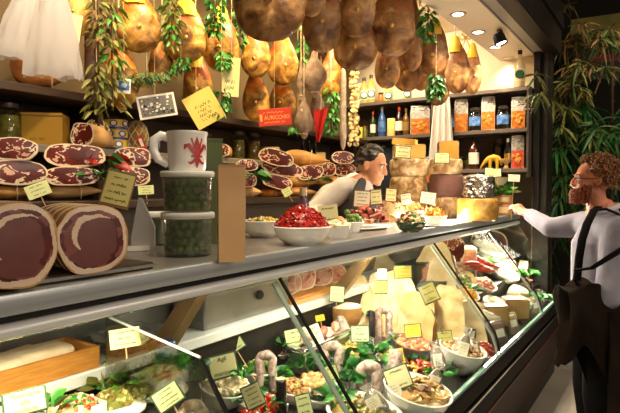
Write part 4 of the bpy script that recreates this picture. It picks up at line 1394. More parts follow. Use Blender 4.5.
# pancetta rolls with spiral cut faces
def pancetta(p, w, h, dep, label, seed, turn=0):
    t = thing('pancetta_roll', label, 'pancetta', p, facing(p) + radians(turn), 'pancetta rolls on the counter')

    def outl(a):
        q = 1 + .05 * noise.noise(V((cos(a) * 1.5, sin(a) * 1.5, seed * 3))) * 2
        e = .85
        return (w / 2 * q * abs(cos(a)) ** e * (1 if cos(a) > 0 else -1), h / 2 * q * abs(sin(a)) ** e * (1 if sin(a) > 0 else -1))
    n, m = 48, 16
    vs, fs = [], []
    for j in range(m + 1):
        q = j / m
        s = 1 - .05 * abs(sin(q * 19)) - (.25 * ((q - .9) / .1) ** 2 if q > .9 else 0)
        for i in range(n):
            a = 2 * pi * i / n; x, z = outl(a)
            k = s + .03 * noise.noise(V((cos(a) * 2, sin(a) * 2, q * 8 + seed)))
            if j == 0: k = 1
            vs.append((x * k, q * dep, z * k + h * .49))
    for j in range(m):
        for i in range(n):
            k = (i + 1) % n; fs.append([j * n + i, j * n + k, (j + 1) * n + k, (j + 1) * n + i])
    fs.append([m * n + i for i in range(n)])
    B().add(vs, fs).build('body', mat('pancetta_skin', 'c99a68', 'b07648', 'd9b78a', scale=16, rough=.55, bump=.5, bscale=50, stretch=(1, 3, 1)), t, smooth=70)

    def cl(r, a, x, z):
        wv = .06 * noise.noise(V((cos(a) * 1.8, sin(a) * 1.8, seed * 2))) + .015 * noise.noise(V((cos(a) * 5, sin(a) * 5, seed)))
        sp = r + wv
        tw = ((a - seed * 1.3) % (2 * pi)) / (2 * pi)
        if sp > .965: return 2
        if sp > .845 + .03 * sin(a * 2 + seed): return 3
        if sp > .74 + .05 * sin(a + seed * 2): return 1 if noise.noise(V((x / w * 6, z / h * 6, seed))) < .05 else 0
        da = (a - radians(150) + seed * .2 + pi) % (2 * pi) - pi
        if abs(da) < 1.55 and abs(sp - (.60 - .10 * da)) < .075 * (1 - (da / 1.55) ** 2) + .012: return 3
        if sp > .66 and da < -1.2: return 1
        if abs(da) < 1.5 and sp > .60 - .10 * da: return 0
        return 4
    b = B(); polar_face(b, outl, cl, nr=44, nt=190, y=-.002, bulge=.003, M=Matrix.Translation((0, 0, h * .49)))
    b.build('cut_face', [meat_red_dull, meat_dark, mat('pancetta_rim', 'c79a66', 'b5834f', scale=20, rough=.6), fat_roll, meat_mauve], t, smooth=70)
    b = B()
    for q in (.12, .28, .44, .60, .76):
        b.tube([(outl(a)[0] * .99, q * dep, outl(a)[1] * .99 + h * .49) for a in [i * pi / 16 for i in range(33)]], .0016, 4)
    b.build('string', rope_m, t)
    return t


meat_red_dull = mat('pancetta_meat', '8a4a40', '73362f', scale=20, rough=.45)
fat_roll = mat('pancetta_fat', 'e2cdb4', 'd4b89a', scale=14, rough=.45)
board_m = mat('dark_board', '3a2f26', '2b221b', scale=5, rough=.4, stretch=(1, 10, 10))
bz = .018
p = ctop(70, 275); s = mpp(p)
t = thing('serving_board', 'dark flat board under the two pancetta rolls', 'board', (.70, 1.31, CT)); B().box((0, 0, bz / 2), (.48, .34, bz), r=.004).build('slab', board_m, t); B().box((0, -.171, bz / 2), (.48, .003, .008)).build('edge_strip', steel_rough, t)
p = atZ(97, 272, CT + bz); s = mpp(p)
print('PANC', p, s)
pancetta(V((p.x, p.y + .01, CT + bz)), 73 * s, 67 * s, .30, 'pancetta roll with a tight spiral face, right of two, beside the slanted metal stand', 2, turn=20)
p = atZ(18, 287, CT + bz); s = mpp(p)
pancetta(V((p.x, p.y + .01, CT + bz)), 86 * s, 86 * s, .32, 'larger pancetta roll cut off by the left edge of the picture', 1, turn=20)
# big printed sign on a stand beside the rolls + slanted metal stand
p = at(118, 189, 1.52); s = mpp(p)
sign('standing_sign', p, 29 * s, 38 * s, 'large dull yellow framed sign standing behind the right pancetta roll', 4, 14, -14, pap=mat('dull_paper', 'b7ad68', 'a89f5c', scale=6, rough=.7), bord=border_brown, lines=4, stick=p.z - CT - 19 * s, turn=-8)
p = ctop(143, 250); s = mpp(p)
t = thing('metal_stand', 'slanted grey sheet metal stand between the pancetta and the olive tubs', 'stand', p, facing(p))
b = B().prism([(-11 * s, 0), (11 * s, 0), (11 * s, 24 * s), (-1 * s, 52 * s), (-4 * s, 52 * s), (-11 * s, 14 * s)], -.02, .06)
b.build('side_plate', mat('grey_sheet', 'aeaaa6', '9a9692', scale=5, rough=.5, metal=.3), t, smooth=False)
B().tube([(11 * s, .02, 2 * s), (11 * s, .02, 23 * s), (-1 * s, .02, 51 * s)], .005, 6).build('rim', steel_rough, t)
# white price slip lying
p = ctop(138, 251)
t = thing('white_tray', 'small white tray edge lying in front of the metal stand', 'tray', p, facing(p)); B().box((0, 0, .006), (.075, .05, .012), r=.004).build('base', ceramic, t); B().box((0, -.024, .014), (.075, .003, .012)).build('lip', ceramic, t)

# olive tubs
def tub(p, r, h, label, seed, olives=26, group='clear tubs of green olives'):
    t = thing('olive_tub', label, 'tub', p, 0, group)
    B().lathe([(r * .90, 0), (r * .92, .004), (r, h * .90), (r * 1.0, h * .9), (r * .97, h * .88), (r * .88, .006), (0, .006)], 32, cap=True).build('wall', plastic_clear, t)
    B().lathe([(r * 1.04, h * .86), (r * 1.06, h * .88), (r * 1.06, h * .97), (r * 1.02, h), (r * .9, h), (r * .88, h * .97), (0, h * .97)], 32, cap=True).build('lid', plastic_milky, t)
    B().lathe([(r * .58, .012), (r * .60, h * .78), (0, h * .79)], 24).build('brine', mat('olive_brine', '3c4a16', '2c380f', scale=20, rough=.3), t)
    return t


ol_big = B().ell((0, 0, 0), (.0155, .0155, .0185), n=14).mesh('olive', [mat('dark_green_olive', '34520f', '4c6a1a', scale=14, rough=.3, coat=.3)])
ol_mesh = B().ell((0, 0, 0), (.0125, .0125, .0155), n=14).mesh('olive', [olive_m])


def olives_ring(p, r, h, n_rows, group, label, seed, per=13):
    rnd = random.Random(seed)
    k0 = None
    for j in range(n_rows):
        for i in range(per):
            a = atan2(-p.y, -p.x) + (i + .5 - per / 2 + .5 * (j % 2)) * (2.9 / per) + rnd.uniform(-.05, .05)
            rr = r * .93 - .0165
            o = bpy.data.objects.new('green_olive', ol_big); COL.objects.link(o)
            o.location = p + V((cos(a) * rr, sin(a) * rr, .022 + j * (h - .045) / max(1, n_rows - 1) + rnd.uniform(0, .004)))
            o.rotation_euler = (rnd.uniform(0, 3), rnd.uniform(0, 3), rnd.uniform(0, 3))
            tag(o, label, 'olive', group)


p = ctop(188, 255); s = mpp(p)
TR, TH = 25 * s, 43 * s
print('TUB', p, TR, TH)
tub(p, TR, TH, 'clear tub of green olives, lower of the stack under the mug', 1)
olives_ring(p, TR, TH * .86, 4, 'olives in the lower tub', 'green olive packed inside the lower tub under the mug', 1, 7)
p2 = p + V((0, 0, TH))
tub(p2, TR * 1.0, TH * .94, 'clear tub of green olives, upper of the stack, right under the mug', 2)
olives_ring(p2, TR, TH * .80, 4, 'olives in the upper tub', 'green olive packed inside the upper tub right under the mug', 2, 7)
p3 = ctop(163, 246) + V((.03, .07, 0))
tub(p3, TR * .9, TH * .9, 'olive tub standing behind and left of the stacked tubs', 3)
# mug
pm = p2 + V((0, 0, TH * .94)); s = mpp(pm); R_, H_ = 20 * s, 39 * s
print('MUG', pm, R_, H_)
mg = thing('mug', 'big white mug with a red lily emblem standing on the olive tubs', 'mug', pm, facing(pm))
B().lathe([(R_ * .80, 0), (R_ * .88, .003), (R_ * .93, H_ * .12), (R_ * .95, H_ * .5), (R_ * .97, H_ * .88), (R_ * 1.02, H_ * .94), (R_ * 1.02, H_), (R_ * .94, H_), (R_ * .90, H_ * .9), (R_ * .86, .01), (0, .008)], 40).build('body', ceramic, mg)
B().tube([(-R_ * .93, .0, H_ * .85), (-R_ * 1.25, -.005, H_ * .90), (-R_ * 1.58, -.008, H_ * .78), (-R_ * 1.62, -.008, H_ * .52), (-R_ * 1.40, -.006, H_ * .30), (-R_ * .92, 0, H_ * .18)], [R_ * .16, R_ * .17, R_ * .17, R_ * .16, R_ * .15, R_ * .16], 10, flat=1.4).build('handle', ceramic, mg)
# red lily emblem wrapped on the wall of the mug
def wrap(pts, r):
    return [V((r * sin(x / R_), -r * cos(x / R_), z)) for x, z in pts]


lily = mat('lily_red', 'a8241c', '8f1c16', scale=14, rough=.4)
eb = B()
cx0, cz0, es = R_ * .50, H_ * .47, H_ * .40


def petal(pts, wid):
    n = len(pts); P = []
    for i, (x, z) in enumerate(pts):
        P.append((cx0 + x * es, cz0 + z * es))
    L_, R2 = [], []
    for i, (x, z) in enumerate(P):
        a, c = P[max(0, i - 1)], P[min(n - 1, i + 1)]
        d = V((c[0] - a[0], c[1] - a[1])).normalized(); w = wid[i] * es
        L_.append((x - d.y * w, z + d.x * w)); R2.append((x + d.y * w, z - d.x * w))
    vs = wrap(L_, R_ * .985) + wrap(R2, R_ * .985)
    eb.add(vs, [[i, i + 1, n + i + 1, n + i] for i in range(n - 1)])


petal([(0, -.25), (0, .1), (0, .5), (0, .95)], [.10, .16, .2, .02])
for sx in (-1, 1):
    petal([(sx * .08, -.2), (sx * .32, .1), (sx * .55, .42), (sx * .75, .38), (sx * .82, .15)], [.08, .12, .14, .12, .03])
    petal([(sx * .05, -.3), (sx * .2, -.55), (sx * .45, -.72), (sx * .6, -.6)], [.07, .09, .08, .02])
    petal([(sx * .18, .15), (sx * .26, .5), (sx * .38, .85)], [.03, .05, .06])
petal([(-.4, -.27), (0, -.25), (.4, -.27)], [.06, .09, .06])
petal([(0, -.3), (0, -.65), (0, -1.0)], [.10, .14, .02])
eb.build('lily_emblem', lily, mg, fix=False)

# wooden board and green box
p = ctop(236, 262); s = mpp(p)
t = thing('wooden_board', 'light wooden board standing upright beside the olive tubs', 'board', p, facing(p) + .15)
b = B().prism([(-17 * s, 0), (9 * s, 0), (10 * s, 55 * s), (10 * s, 97 * s), (-17 * s, 97 * s)], 0, .035)
b.build('panel', wood_light, t, smooth=False)
B().box((-4 * s, -.001, 96.5 * s), (26 * s, .006, 1.6 * s)).build('top_edge', mat('worn_wood_edge', 'b58a55', rough=.7), t)
p = ctop(221, 245); p = V((p.x + .02, p.y + .10, CT)); s = mpp(p)
t = thing('green_box', 'dark green box standing behind the wooden board', 'box', p, facing(p) + .1)
B().box((2 * s, 0, 51 * s), (28 * s, .06, 102 * s), r=.003).build('carton', mat('dark_green_card', '4a5524', '3e481d', scale=4, rough=.6), t)
B().box((2 * s, 0, 102.5 * s), (28.6 * s, .064, 3 * s)).build('lid', mat('green_lid', '3c4a1e', rough=.6), t)

# ------------------------------------------------------------------ bowls
def bowl(p, r, h, label, m=ceramic, tilt=0, name='bowl', cat='bowl', group=None, square=False, foot=.55, rim=True, oval=1, rz=0, thin=.004):
    t = thing(name, label, cat, p, group=group)
    t.rotation_euler = (tilt, 0, rz)
    if square:
        b = B()
        prof = [(r * .72, 0), (r * .98, h), (r, h), (r * .98, h * .99), (r * .90, h * .97), (r * .66, .008), (0, .008)]
        M = Matrix.Rotation(radians(45), 4, 'Z')
        b.lathe([(a * 1.25, z) for a, z in prof], 4, M=M)
        b.build('body', m, t, smooth=30)
    else:
        prof = [(r * foot * .95, 0), (r * foot, .004), (r * (foot + .22), h * .25), (r * .93, h * .68), (r * .99, h * .96), (r, h), (r * .985, h * 1.01), (r * .95, h * .97), (r * .88, h * .66), (r * (foot + .12), h * .22), (r * foot * .8, .010), (0, .010)]
        B().lathe(prof, 40, sy=oval).build('body', m, t)
    if rim and not square:
        B().tube([(r * cos(a), r * oval * sin(a), h) for a in [i * pi / 20 for i in range(41)]], thin, 6, cap=False).build('rim', m, t)
    return t


def heap(name, label, cat, p, r, h, n, piece, mats, tilt=0, kind='stuff', seed=0, oval=1, base_mi=0, rz=0, dome=True, group=None):
    random.seed(seed + 100)
    b = B()
    if dome:
        b.lathe([(r * .98, -.01), (r, 0), (r * .86, h * .42), (r * .55, h * .8), (r * .22, h * .97), (0, h)], 24, base_mi, sy=oval, wob=.12, seed=seed)
    for i in range(n):
        a = random.uniform(0, 2 * pi); q = sqrt(random.random()) * .97
        z = h * (1 - q ** 2.0) + .002
        piece(b, V((cos(a) * r * q, sin(a) * r * q * oval, z)), i)
    o = b.build(name, mats, None, p, fix=False, smooth=60)
    o.rotation_euler = (tilt, 0, rz)
    return tag(o, label, cat, group, kind)


def R3():
    return Matrix.Rotation(random.uniform(0, 6.28), 4, V((random.uniform(-1, 1), random.uniform(-1, 1), random.uniform(-1, 1) + .01)))


def chunk(sx, sy, sz, mis=(0,), n=8):
    def f(b, p, i):
        b.ell((0, 0, 0), (sx * random.uniform(.7, 1.3), sy * random.uniform(.7, 1.3), sz * random.uniform(.7, 1.3)), random.choice(mis), Matrix.Translation(p) @ R3(), n, amp=.25, seed=i * .37)
    return f


def slab(sx, sy, sz, mis=(0,)):
    def f(b, p, i):
        b.box((0, 0, 0), (sx * random.uniform(.7, 1.3), sy * random.uniform(.7, 1.3), sz), random.choice(mis), Matrix.Translation(p) @ R3())
    return f


def curl(L, r, mis=(0,)):
    def f(b, p, i):
        M = Matrix.Translation(p) @ R3(); k = random.uniform(.5, 1.1)
        b.tube([M @ V((L * (t - .5) * k, L * .22 * sin(t * 5), L * .2 * cos(t * 4))) for t in (0, .25, .5, .75, 1)], [r * .6, r, r, r, r * .5], 5, random.choice(mis))
    return f


sun_t = mat('dried_tomato', 'b81f12', '8a130b', 'd6452a', scale=30, rough=.35, coat=.3)
sun_d = mat('dried_tomato_dark', '7a1109', 'a32012', scale=30, rough=.4, coat=.2)
p = ctop(302, 244); s = mpp(p)
r = 29 * s; hB = 17.5 * s
bowl(p, r, hB, 'big white bowl heaped with red chopped tomatoes at the front of the counter')
heap('chopped_tomatoes', 'heap of bright red dried tomato pieces in the big white bowl', 'tomatoes', p + V((0, 0, hB * .9)), r * .9, 20 * s, 380, curl(.028, .0062, (0, 0, 1)), [sun_t, sun_d], seed=3)
p = ctop(262, 238) + V((.05, .03, 0)); s = mpp(p)
bowl(p, 22 * s, 16 * s, 'white bowl half hidden behind the wooden board')
heap('pickled_peppers', 'yellow and red pickled vegetables in the half hidden white bowl', 'pickles', p + V((0, 0, 14 * s)), 19 * s, 4 * s, 70, chunk(.012, .008, .006, (0, 1, 2)), [yellow_cloth, white_p, olive_m], seed=4)
p = ctop(338, 238); s = mpp(p)
bowl(p, 13.5 * s, 13 * s, 'small square white bowl right of the red tomatoes', square=True, rz=facing(p))
heap('soft_cheese', 'crumbly white cheese in the small square bowl', 'cheese', p + V((0, 0, 12 * s)), 12 * s, 5 * s, 60, chunk(.010, .008, .006, (0, 1)), [mat('fresh_cheese', 'f0e6cc', 'e6d8b4', scale=20, rough=.5), mat('cheese_herb', 'd8cf96', rough=.5)], seed=5)
# balsamic bottle
p = ctop(312, 238) + V((.12, .13, 0)); s = mpp(p)
t = thing('vinegar_bottle', 'dark purple bottle with a cream cap behind the red tomatoes', 'bottle', p, facing(p))
B().lathe([(7 * s, 0), (7.4 * s, 2 * s), (7.4 * s, 24 * s), (5 * s, 33 * s), (3.2 * s, 36 * s), (3.2 * s, 40 * s), (0, 40 * s)], 20).build('body', mat('purple_glass', '5a4050', '46303e', scale=5, rough=.2, coat=.4), t)
B().lathe([(3.6 * s, 39 * s), (3.6 * s, 47 * s), (0, 47 * s)], 16).build('cap', mat('cream_cap', 'b39a7a', rough=.5), t)
M = Matrix.Translation((0, -7.3 * s, 16 * s)) @ Matrix.Rotation(radians(90), 4, 'X')
B().lathe([(5 * s, 0), (5 * s, .6 * s), (0, .7 * s)], 18, 0, M).lathe([(3 * s, .6 * s), (3 * s, .9 * s), (0, .9 * s)], 16, 1, M).build('label', [mat('gold_label', 'bfa24c', rough=.5), mat('dull_green_label', '77702e', rough=.5)], t)
# plate of rolled prosciutto
p = ctop(366, 229); s = mpp(p)
t = thing('serving_plate', 'long white plate carrying rolled prosciutto slices and olives', 'plate', p, 0)
B().lathe([(30 * s, 0), (36 * s, .010), (38 * s, .013), (37 * s, .015), (30 * s, .006), (0, .006)], 36, sy=.55).build('body', ceramic, t)
B().tube([(37.5 * s * cos(a), 37.5 * s * .55 * sin(a), .014) for a in [i * pi / 20 for i in range(41)]], .003, 6).build('rim', ceramic, t)
ps_a, ps_b, ps_c = mat('prosciutto_slice', 'b5583a', '9a3f28', 'cf8560', scale=26, rough=.4), mat('prosciutto_pale', 'd8a078', 'c4835c', scale=26, rough=.4), mat('prosciutto_dark', '7a2c1c', '93402a', scale=26, rough=.4)
random.seed(21)
for k in range(44):
    a = random.uniform(0, 2 * pi); q = sqrt(random.random()) * .9
    x, y = cos(a) * 34 * s * q, sin(a) * 17 * s * q
    z = .014 + (1 - q * q) * 17 * s + random.uniform(0, .008)
    b = B(); L = random.uniform(.045, .07); R0 = random.uniform(.011, .017)
    n = 18; vs, fs = [], []
    for i in range(n):
        th = i / (n - 1) * 8.4; rr = R0 * (1 - .06 * th)
        for xx in (-L / 2, L / 2):
            vs.append((xx * (1 + .1 * sin(th)), rr * cos(th), rr * sin(th)))
    for i in range(n - 1): fs.append([2 * i, 2 * i + 1, 2 * i + 3, 2 * i + 2])
    b.add(vs, fs)
    o = b.build('prosciutto_roll', (ps_a, ps_b, ps_c, ps_a)[k % 4], None, p + V((x, y, z)), fix=False, smooth=70)
    o.rotation_euler = (random.uniform(-.3, .3), random.uniform(-.3, .3), random.uniform(-.9, .9))
    tag(o, 'rolled slice of cured ham on the long white plate', 'ham slice', 'rolled ham slices on the plate')
po = ctop(357, 224, .045) + V((.03, .05, 0)); s = mpp(po)
random.seed(5)
for k in range(15):
    o = bpy.data.objects.new('green_olive', ol_mesh); COL.objects.link(o)
    j = k // 7
    o.location = po + V((random.uniform(-10, 10) * s * (1 - .3 * j), random.uniform(-.03, .03), j * .02 + random.uniform(0, .006) + 2 * s)); o.scale = (1.15,) * 3
    o.rotation_euler = (random.uniform(0, 3), random.uniform(0, 3), 0)
    tag(o, 'green olive piled behind the rolled ham on the long plate', 'olive', 'olives on the long plate')
t = thing('olive_dish', 'small pale dish that holds the green olives behind the ham rolls', 'dish', V((po.x, po.y, CT)), 0)
B().lathe([(8 * s, 0), (12 * s, .05), (13 * s, .052), (11 * s, .03), (0, .03)], 24).build('body', ceramic, t); B().tube([(12.6 * s * cos(a), 12.6 * s * sin(a), .052) for a in [i * pi / 12 for i in range(25)]], .003, 6).build('rim', ceramic, t)
# radicchio and wafer cheese behind
p = ctop(384, 222) + V((.06, .10, 0)); s = mpp(p)
t = thing('salad_dish', 'low dish of purple radicchio salad behind the ham rolls', 'dish', p, 0)
B().lathe([(12 * s, 0), (17 * s, .03), (18 * s, .032), (15 * s, .02), (0, .02)], 24).build('body', ceramic, t); B().tube([(17.5 * s * cos(a), 17.5 * s * sin(a), .032) for a in [i * pi / 12 for i in range(25)]], .003, 6).build('rim', ceramic, t)
heap('radicchio_salad', 'purple-brown radicchio leaves and nuts heaped in a low dish', 'salad', p + V((0, 0, .025)), 16 * s, 21 * s, 130, chunk(.020, .014, .006, (0, 0, 1, 2)), [mat('radicchio', '6b2d22', '4a1c18', scale=20, rough=.5), mat('radicchio_pale', 'c79a7c', rough=.5), mat('nut_brown', '8a5a30', rough=.6)], seed=8)
p = ctop(352, 214) + V((.05, .14, 0)); s = mpp(p)
o = heap('cheese_shavings', 'pile of pale parmesan shavings behind the olives', 'cheese', V((p.x, p.y, CT)), 17 * s, 26 * s, 60, slab(.03, .022, .005, (0, 1)), [mat('parmesan', 'e6cd8c', 'd9bd76', scale=14, rough=.6), mat('parmesan_pale', 'efdca8', rough=.6)], seed=9)
# green bowl of mushrooms
green_cer = mat('dark_green_glaze', '1f4a32', '173a27', scale=6, rough=.25, coat=.4)
p = ctop(411, 232); s = mpp(p)
bowl(p, 15 * s, 9.5 * s, 'small dark green bowl of mushroom salad', green_cer)
heap('mushroom_salad', 'sliced mushrooms and tomatoes heaped in the dark green bowl', 'salad', p + V((0, 0, 8 * s)), 14 * s, 12 * s, 110, chunk(.014, .011, .005, (0, 0, 1, 2, 3)), [mat('mushroom_pale', 'e3cfa4', 'cdb27e', scale=20, rough=.5), mat('mushroom_brown', '7a5432', rough=.5), meat_red, leaf_a], seed=10)
p = ctop(398, 222) + V((.03, .05, 0)); s = mpp(p)
heap('seafood_salad', 'mixed pale salad with olives heaped behind the green bowl', 'salad', V((p.x, p.y, CT)), 16 * s, 21 * s, 110, chunk(.016, .011, .007, (0, 0, 1, 2)), [mat('salad_pale', 'd8b98c', 'c29a68', scale=20, rough=.5), mat('salad_rust', 'a05a34', rough=.5), olive_m], seed=11)
# white bowls with cheese sticks
p = ctop(434, 226); s = mpp(p)
t = thing('serving_plate', 'white plate under the bowl of yellow cheese sticks', 'plate', p, 0)
B().lathe([(14 * s, 0), (19 * s, .008), (20 * s, .010), (16 * s, .004), (0, .004)], 30).build('body', ceramic, t); B().tube([(19.8 * s * cos(a), 19.8 * s * sin(a), .010) for a in [i * pi / 15 for i in range(31)]], .0025, 6).build('rim', ceramic, t)
p = p + V((0, 0, .006))
bowl(p, 12.5 * s, 9 * s, 'white bowl full of yellow cheese sticks')
heap('cheese_sticks', 'yellow cheese sticks heaped in a white bowl', 'cheese', p + V((0, 0, 7.5 * s)), 11 * s, 8 * s, 80, slab(.038, .008, .007, (0, 1)), [mat('cheddar_stick', 'eda61f', 'd98f16', scale=10, rough=.5), mat('cheddar_pale', 'f2bd45', rough=.5)], seed=12)
p = ctop(416, 220) + V((.05, .04, 0)); s = mpp(p)
bowl(p, 12.5 * s, 9 * s, 'white bowl of breadsticks behind the yellow cheese sticks')
heap('bread_rings', 'pale bread pieces heaped in the white bowl behind the cheese sticks', 'bread', p + V((0, 0, 7.5 * s)), 11 * s, 9 * s, 50, slab(.032, .010, .009, (0, 1)), [mat('bread_crust', 'd9a650', 'c48a36', scale=14, rough=.6), mat('bread_pale', 'ecca88', rough=.6)], seed=13)
p = ctop(421, 210, .07); s = mpp(p)
tm = B().ell((0, 0, 0), (.013, .013, .012), n=12).mesh('cherry_tomato', [tomato_m])
for k, (dx, dz) in enumerate(((-5, 0), (-1, 1), (3, -1), (0, -4))):
    o = bpy.data.objects.new('cherry_tomato', tm); COL.objects.link(o); o.location = p + RGT * dx * s + V((0, .0, dz * s)); tag(o, 'red cherry tomato beside the bowl of yellow cheese sticks', 'tomato', 'cherry tomatoes by the cheese sticks')

# ------------------------------------------------------------------ cheeses
def wheel(p, r, h, label, m, seed, name='round_cheese', group='cheese wheels in the stacks', band=None, sq=.0):
    t = thing(name, label, 'cheese', p, facing(p), group)
    e = h * .16
    B().lathe([(r * .90, 0), (r * .97, e * .3), (r, e), (r * 1.01, h * .5), (r, h - e), (r * .97, h - e * .3), (r * .90, h), (0, h)], 36, wob=.05, seed=seed).build('rind', m, t, smooth=60)
    if band:
        B().lathe([(r * .6, h + .001), (r * .6, h + .002), (0, h + .002)], 24, wob=.2, seed=seed).build('top_label', band, t)
    return t


ch1 = mat('tan_rind', '7d5a30', 'bb9a66', 'dcc8a0', lo=.40, hi=.55, detail=9, dist=.8, scale=15, rough=.6, bump=.5, bscale=40)
ch2 = mat('pale_rind', '947044', 'cbb084', 'e2d2b0', lo=.40, hi=.55, detail=9, dist=.8, scale=15, rough=.6, bump=.5, bscale=40)
ch3 = mat('wine_rind', '5c3a34', '6f4a40', '4a2b28', scale=14, rough=.6, bump=.5, bscale=40)
ch4 = mat('golden_rind', 'a87a2c', 'c89c48', 'd8b468', lo=.40, hi=.55, detail=9, dist=.8, scale=15, rough=.35, bump=.3, bscale=30, coat=.4)
ch5 = mat('brownish_rind', '6e4f2c', 'a08054', 'cbb084', lo=.40, hi=.55, detail=9, dist=.8, scale=15, rough=.6, bump=.5, bscale=40)
paste = mat('cheese_paste', 'e6bd62', 'dcae50', scale=6, rough=.5)
pL = ctop(414, 218) + V((.12, .10, 0)); s = mpp(pL)
print('CHL', pL, s)
z0 = CT; rL = 18.5 * s
wheel(V((pL.x, pL.y, z0)), rL, 14 * s, 'lowest tan wheel of the left cheese stack, behind the salads', ch5, 1)
wheel(V((pL.x, pL.y, z0 + 14 * s)), rL, 26 * s, 'tall brown wheel in the left cheese stack, below the mottled one', ch1, 2)
wheel(V((pL.x + .01, pL.y, z0 + 40 * s)), rL * 1.02, 17.5 * s, 'flat mottled wheel in the left cheese stack, under the top wedge', ch2, 3)


def wedge(p, w, h, d, label, m_out, m_in, turn=0, name='cheese_block', group=None, roll=0, tilt=0, rot=None):
    """block with a curved rind at the back and cut faces in front"""
    t = thing(name, label, 'cheese', p, group=group)
    t.rotation_euler = rot if rot else (radians(tilt), radians(roll), facing(p) + radians(turn))
    b = B(); n = 10
    out = [(-w / 2, -d / 2), (w / 2, -d / 2)]
    for i in range(n + 1):
        a = i / n
        out.append((w / 2 - w * a, d / 2 * (.75 + .25 * sin(a * pi))))
    k = len(out)
    vs = [(x, y, 0) for x, y in out] + [(x * .985, y * .985, h) for x, y in out]
    vs = [V(v) + V((1, 1, 1)) * .006 * noise.noise(V(v) * 14) for v in vs]
    fs = [list(range(k))[::-1], [k + i for i in range(k)]]
    ms = [0, 0]
    for i in range(k):
        j = (i + 1) % k
        fs.append([i, j, k + j, k + i]); ms.append(1 if i in (0,) else 0)
    bm = bmesh.new()
    bv = [bm.verts.new(v) for v in vs]
    for f, mi in zip(fs, ms):
        ff = bm.faces.new([bv[q] for q in f]); ff.material_index = mi
    bmesh.ops.recalc_face_normals(bm, faces=bm.faces[:])
    me = bpy.data.meshes.new('wedge'); 
    bmesh.ops.bevel(bm, geom=[e for e in bm.edges], offset=min(w, h, d) * .06, segments=2, affect='EDGES')
    bm.to_mesh(me); bm.free(); me.materials.append(m_out); me.materials.append(m_in); me.shade_smooth()
    try: me.set_sharp_from_angle(angle=radians(50))
    except Exception: pass
    o = bpy.data.objects.new('block', me); COL.objects.link(o); o.parent = t
    return t


wedge(V((pL.x + .0, pL.y, z0 + 57.5 * s)), 31 * s, 14 * s, 26 * s, 'cut pale cheese block on top of the left stack, with a pale sign', ch2, paste, turn=6)
wedge(V((pL.x + .0, pL.y + .03, z0 + 71.8 * s)), 24 * s, 6 * s, 15 * s, 'yellow cheese sliver topmost on the left stack', paste, paste, turn=-12, roll=4)
pR = ctop(444, 219) + V((.20, .06, 0)); s2 = mpp(pR)
print('CHR', pR, s2)
rR = 16 * s2
wheel(V((pR.x, pR.y, CT)), rR, 21 * s2, 'golden brown wheel at the foot of the right cheese stack', ch5, 4)
wheel(V((pR.x, pR.y, CT + 21 * s2)), rR * 1.02, 22 * s2, 'dark wine-coloured wheel in the right cheese stack', ch3, 5)
wheel(V((pR.x, pR.y, CT + 43 * s2)), rR * 1.0, 15 * s2, 'pale flat wheel on the wine-coloured one', ch2, 6)
wedge(V((pR.x + .03, pR.y, CT + 58 * s2)), 19 * s2, 18 * s2, 20 * s2, 'orange-yellow cheese wedge on top of the right stack', ch4, mat('orange_paste', 'dca03a', 'd09230', scale=5, rough=.5), turn=10)
# foil pack and yellow wheel
pF = ctop(485, 221) + V((.06, .07, 0)); s3 = mpp(pF)
print('CHF', pF, s3)
wheel(V((pF.x, pF.y, CT)), 20 * s3, 22 * s3, 'glossy golden cheese wheel in cling film under the foil one', ch4, 7, band=cling)
foil = mat('silver_foil', 'cfcac0', 'a9a59c', scale=20, rough=.22, metal=.95, bump=2.0, bscale=26)
t = thing('foil_cheese', 'cheese half wrapped in crumpled silver foil on the golden wheel', 'cheese', V((pF.x, pF.y, CT + 22 * s3)), facing(pF))
B().lathe([(13 * s3, 0), (15 * s3, 2 * s3), (15.6 * s3, 11 * s3), (15 * s3, 20 * s3), (13 * s3, 22.5 * s3), (0, 23 * s3)], 30, wob=.10, seed=3).build('rind', mat('dark_rind', '4a3a34', '3a2c28', scale=10, rough=.6), t, smooth=60)
b = B(); n, m = 40, 14; vs, fs = [], []
for j in range(m + 1):
    for i in range(n):
        a = radians(-150 + 215 * i / (n - 1)); r = 16.2 * s3 * (1 + .09 * noise.noise(V((i * .55, j * .6, 2))))
        z = (1 + j / m * 21.5) * s3
        if j == m: r *= .6; z = 23.6 * s3
        vs.append((r * cos(a), r * sin(a), z))
for j in range(m):
    for i in range(n - 1): fs.append([j * n + i, j * n + i + 1, (j + 1) * n + i + 1, (j + 1) * n + i])
b.add(vs, fs).build('foil', foil, t, fix=False, smooth=20)
# packets near the hand, plant pot and little signs
kraft = mat('wrapped_pack', 'b98552', 'a06c3c', 'cfa070', scale=14, rough=.4, coat=.2)
pP = V((4.56, 1.16, CT)); s4 = mpp(pP)
for k, (lab, hh) in enumerate((('wrapped tan packet, lower of two below the potted bay plant', 11), ('wrapped tan packet, upper of two below the potted bay plant', 9.5))):
    t = thing('wrapped_packet', lab, 'packet', V((pP.x, pP.y, CT + (0 if k == 0 else 11.1 * s4))), facing(pP) + .1 * k, 'tan packets by the shopper')
    B().box((0, 0, hh / 2 * s4), (19 * s4, .12, hh * s4), r=.016, seg=3).build('wrap', kraft, t); B().box((2 * s4, -.061, hh / 2 * s4), (8 * s4, .002, hh * .5 * s4)).build('label', mat('tan_label', 'd8bd8c', rough=.5), t)
pz_ = V((pP.x - .01, pP.y + .01, CT + 20.8 * s4)); s = s4
t = thing('potted_bay', 'small leafy bay plant in a pale pot on the tan packets', 'plant', pz_, 0)
B().lathe([(5 * s, 0), (7 * s, 7 * s), (7.4 * s, 8 * s), (6 * s, 7 * s), (0, 6 * s)], 20).build('pot', mat('pale_pot', 'c9b89c', 'b8a586', scale=8, rough=.6), t)
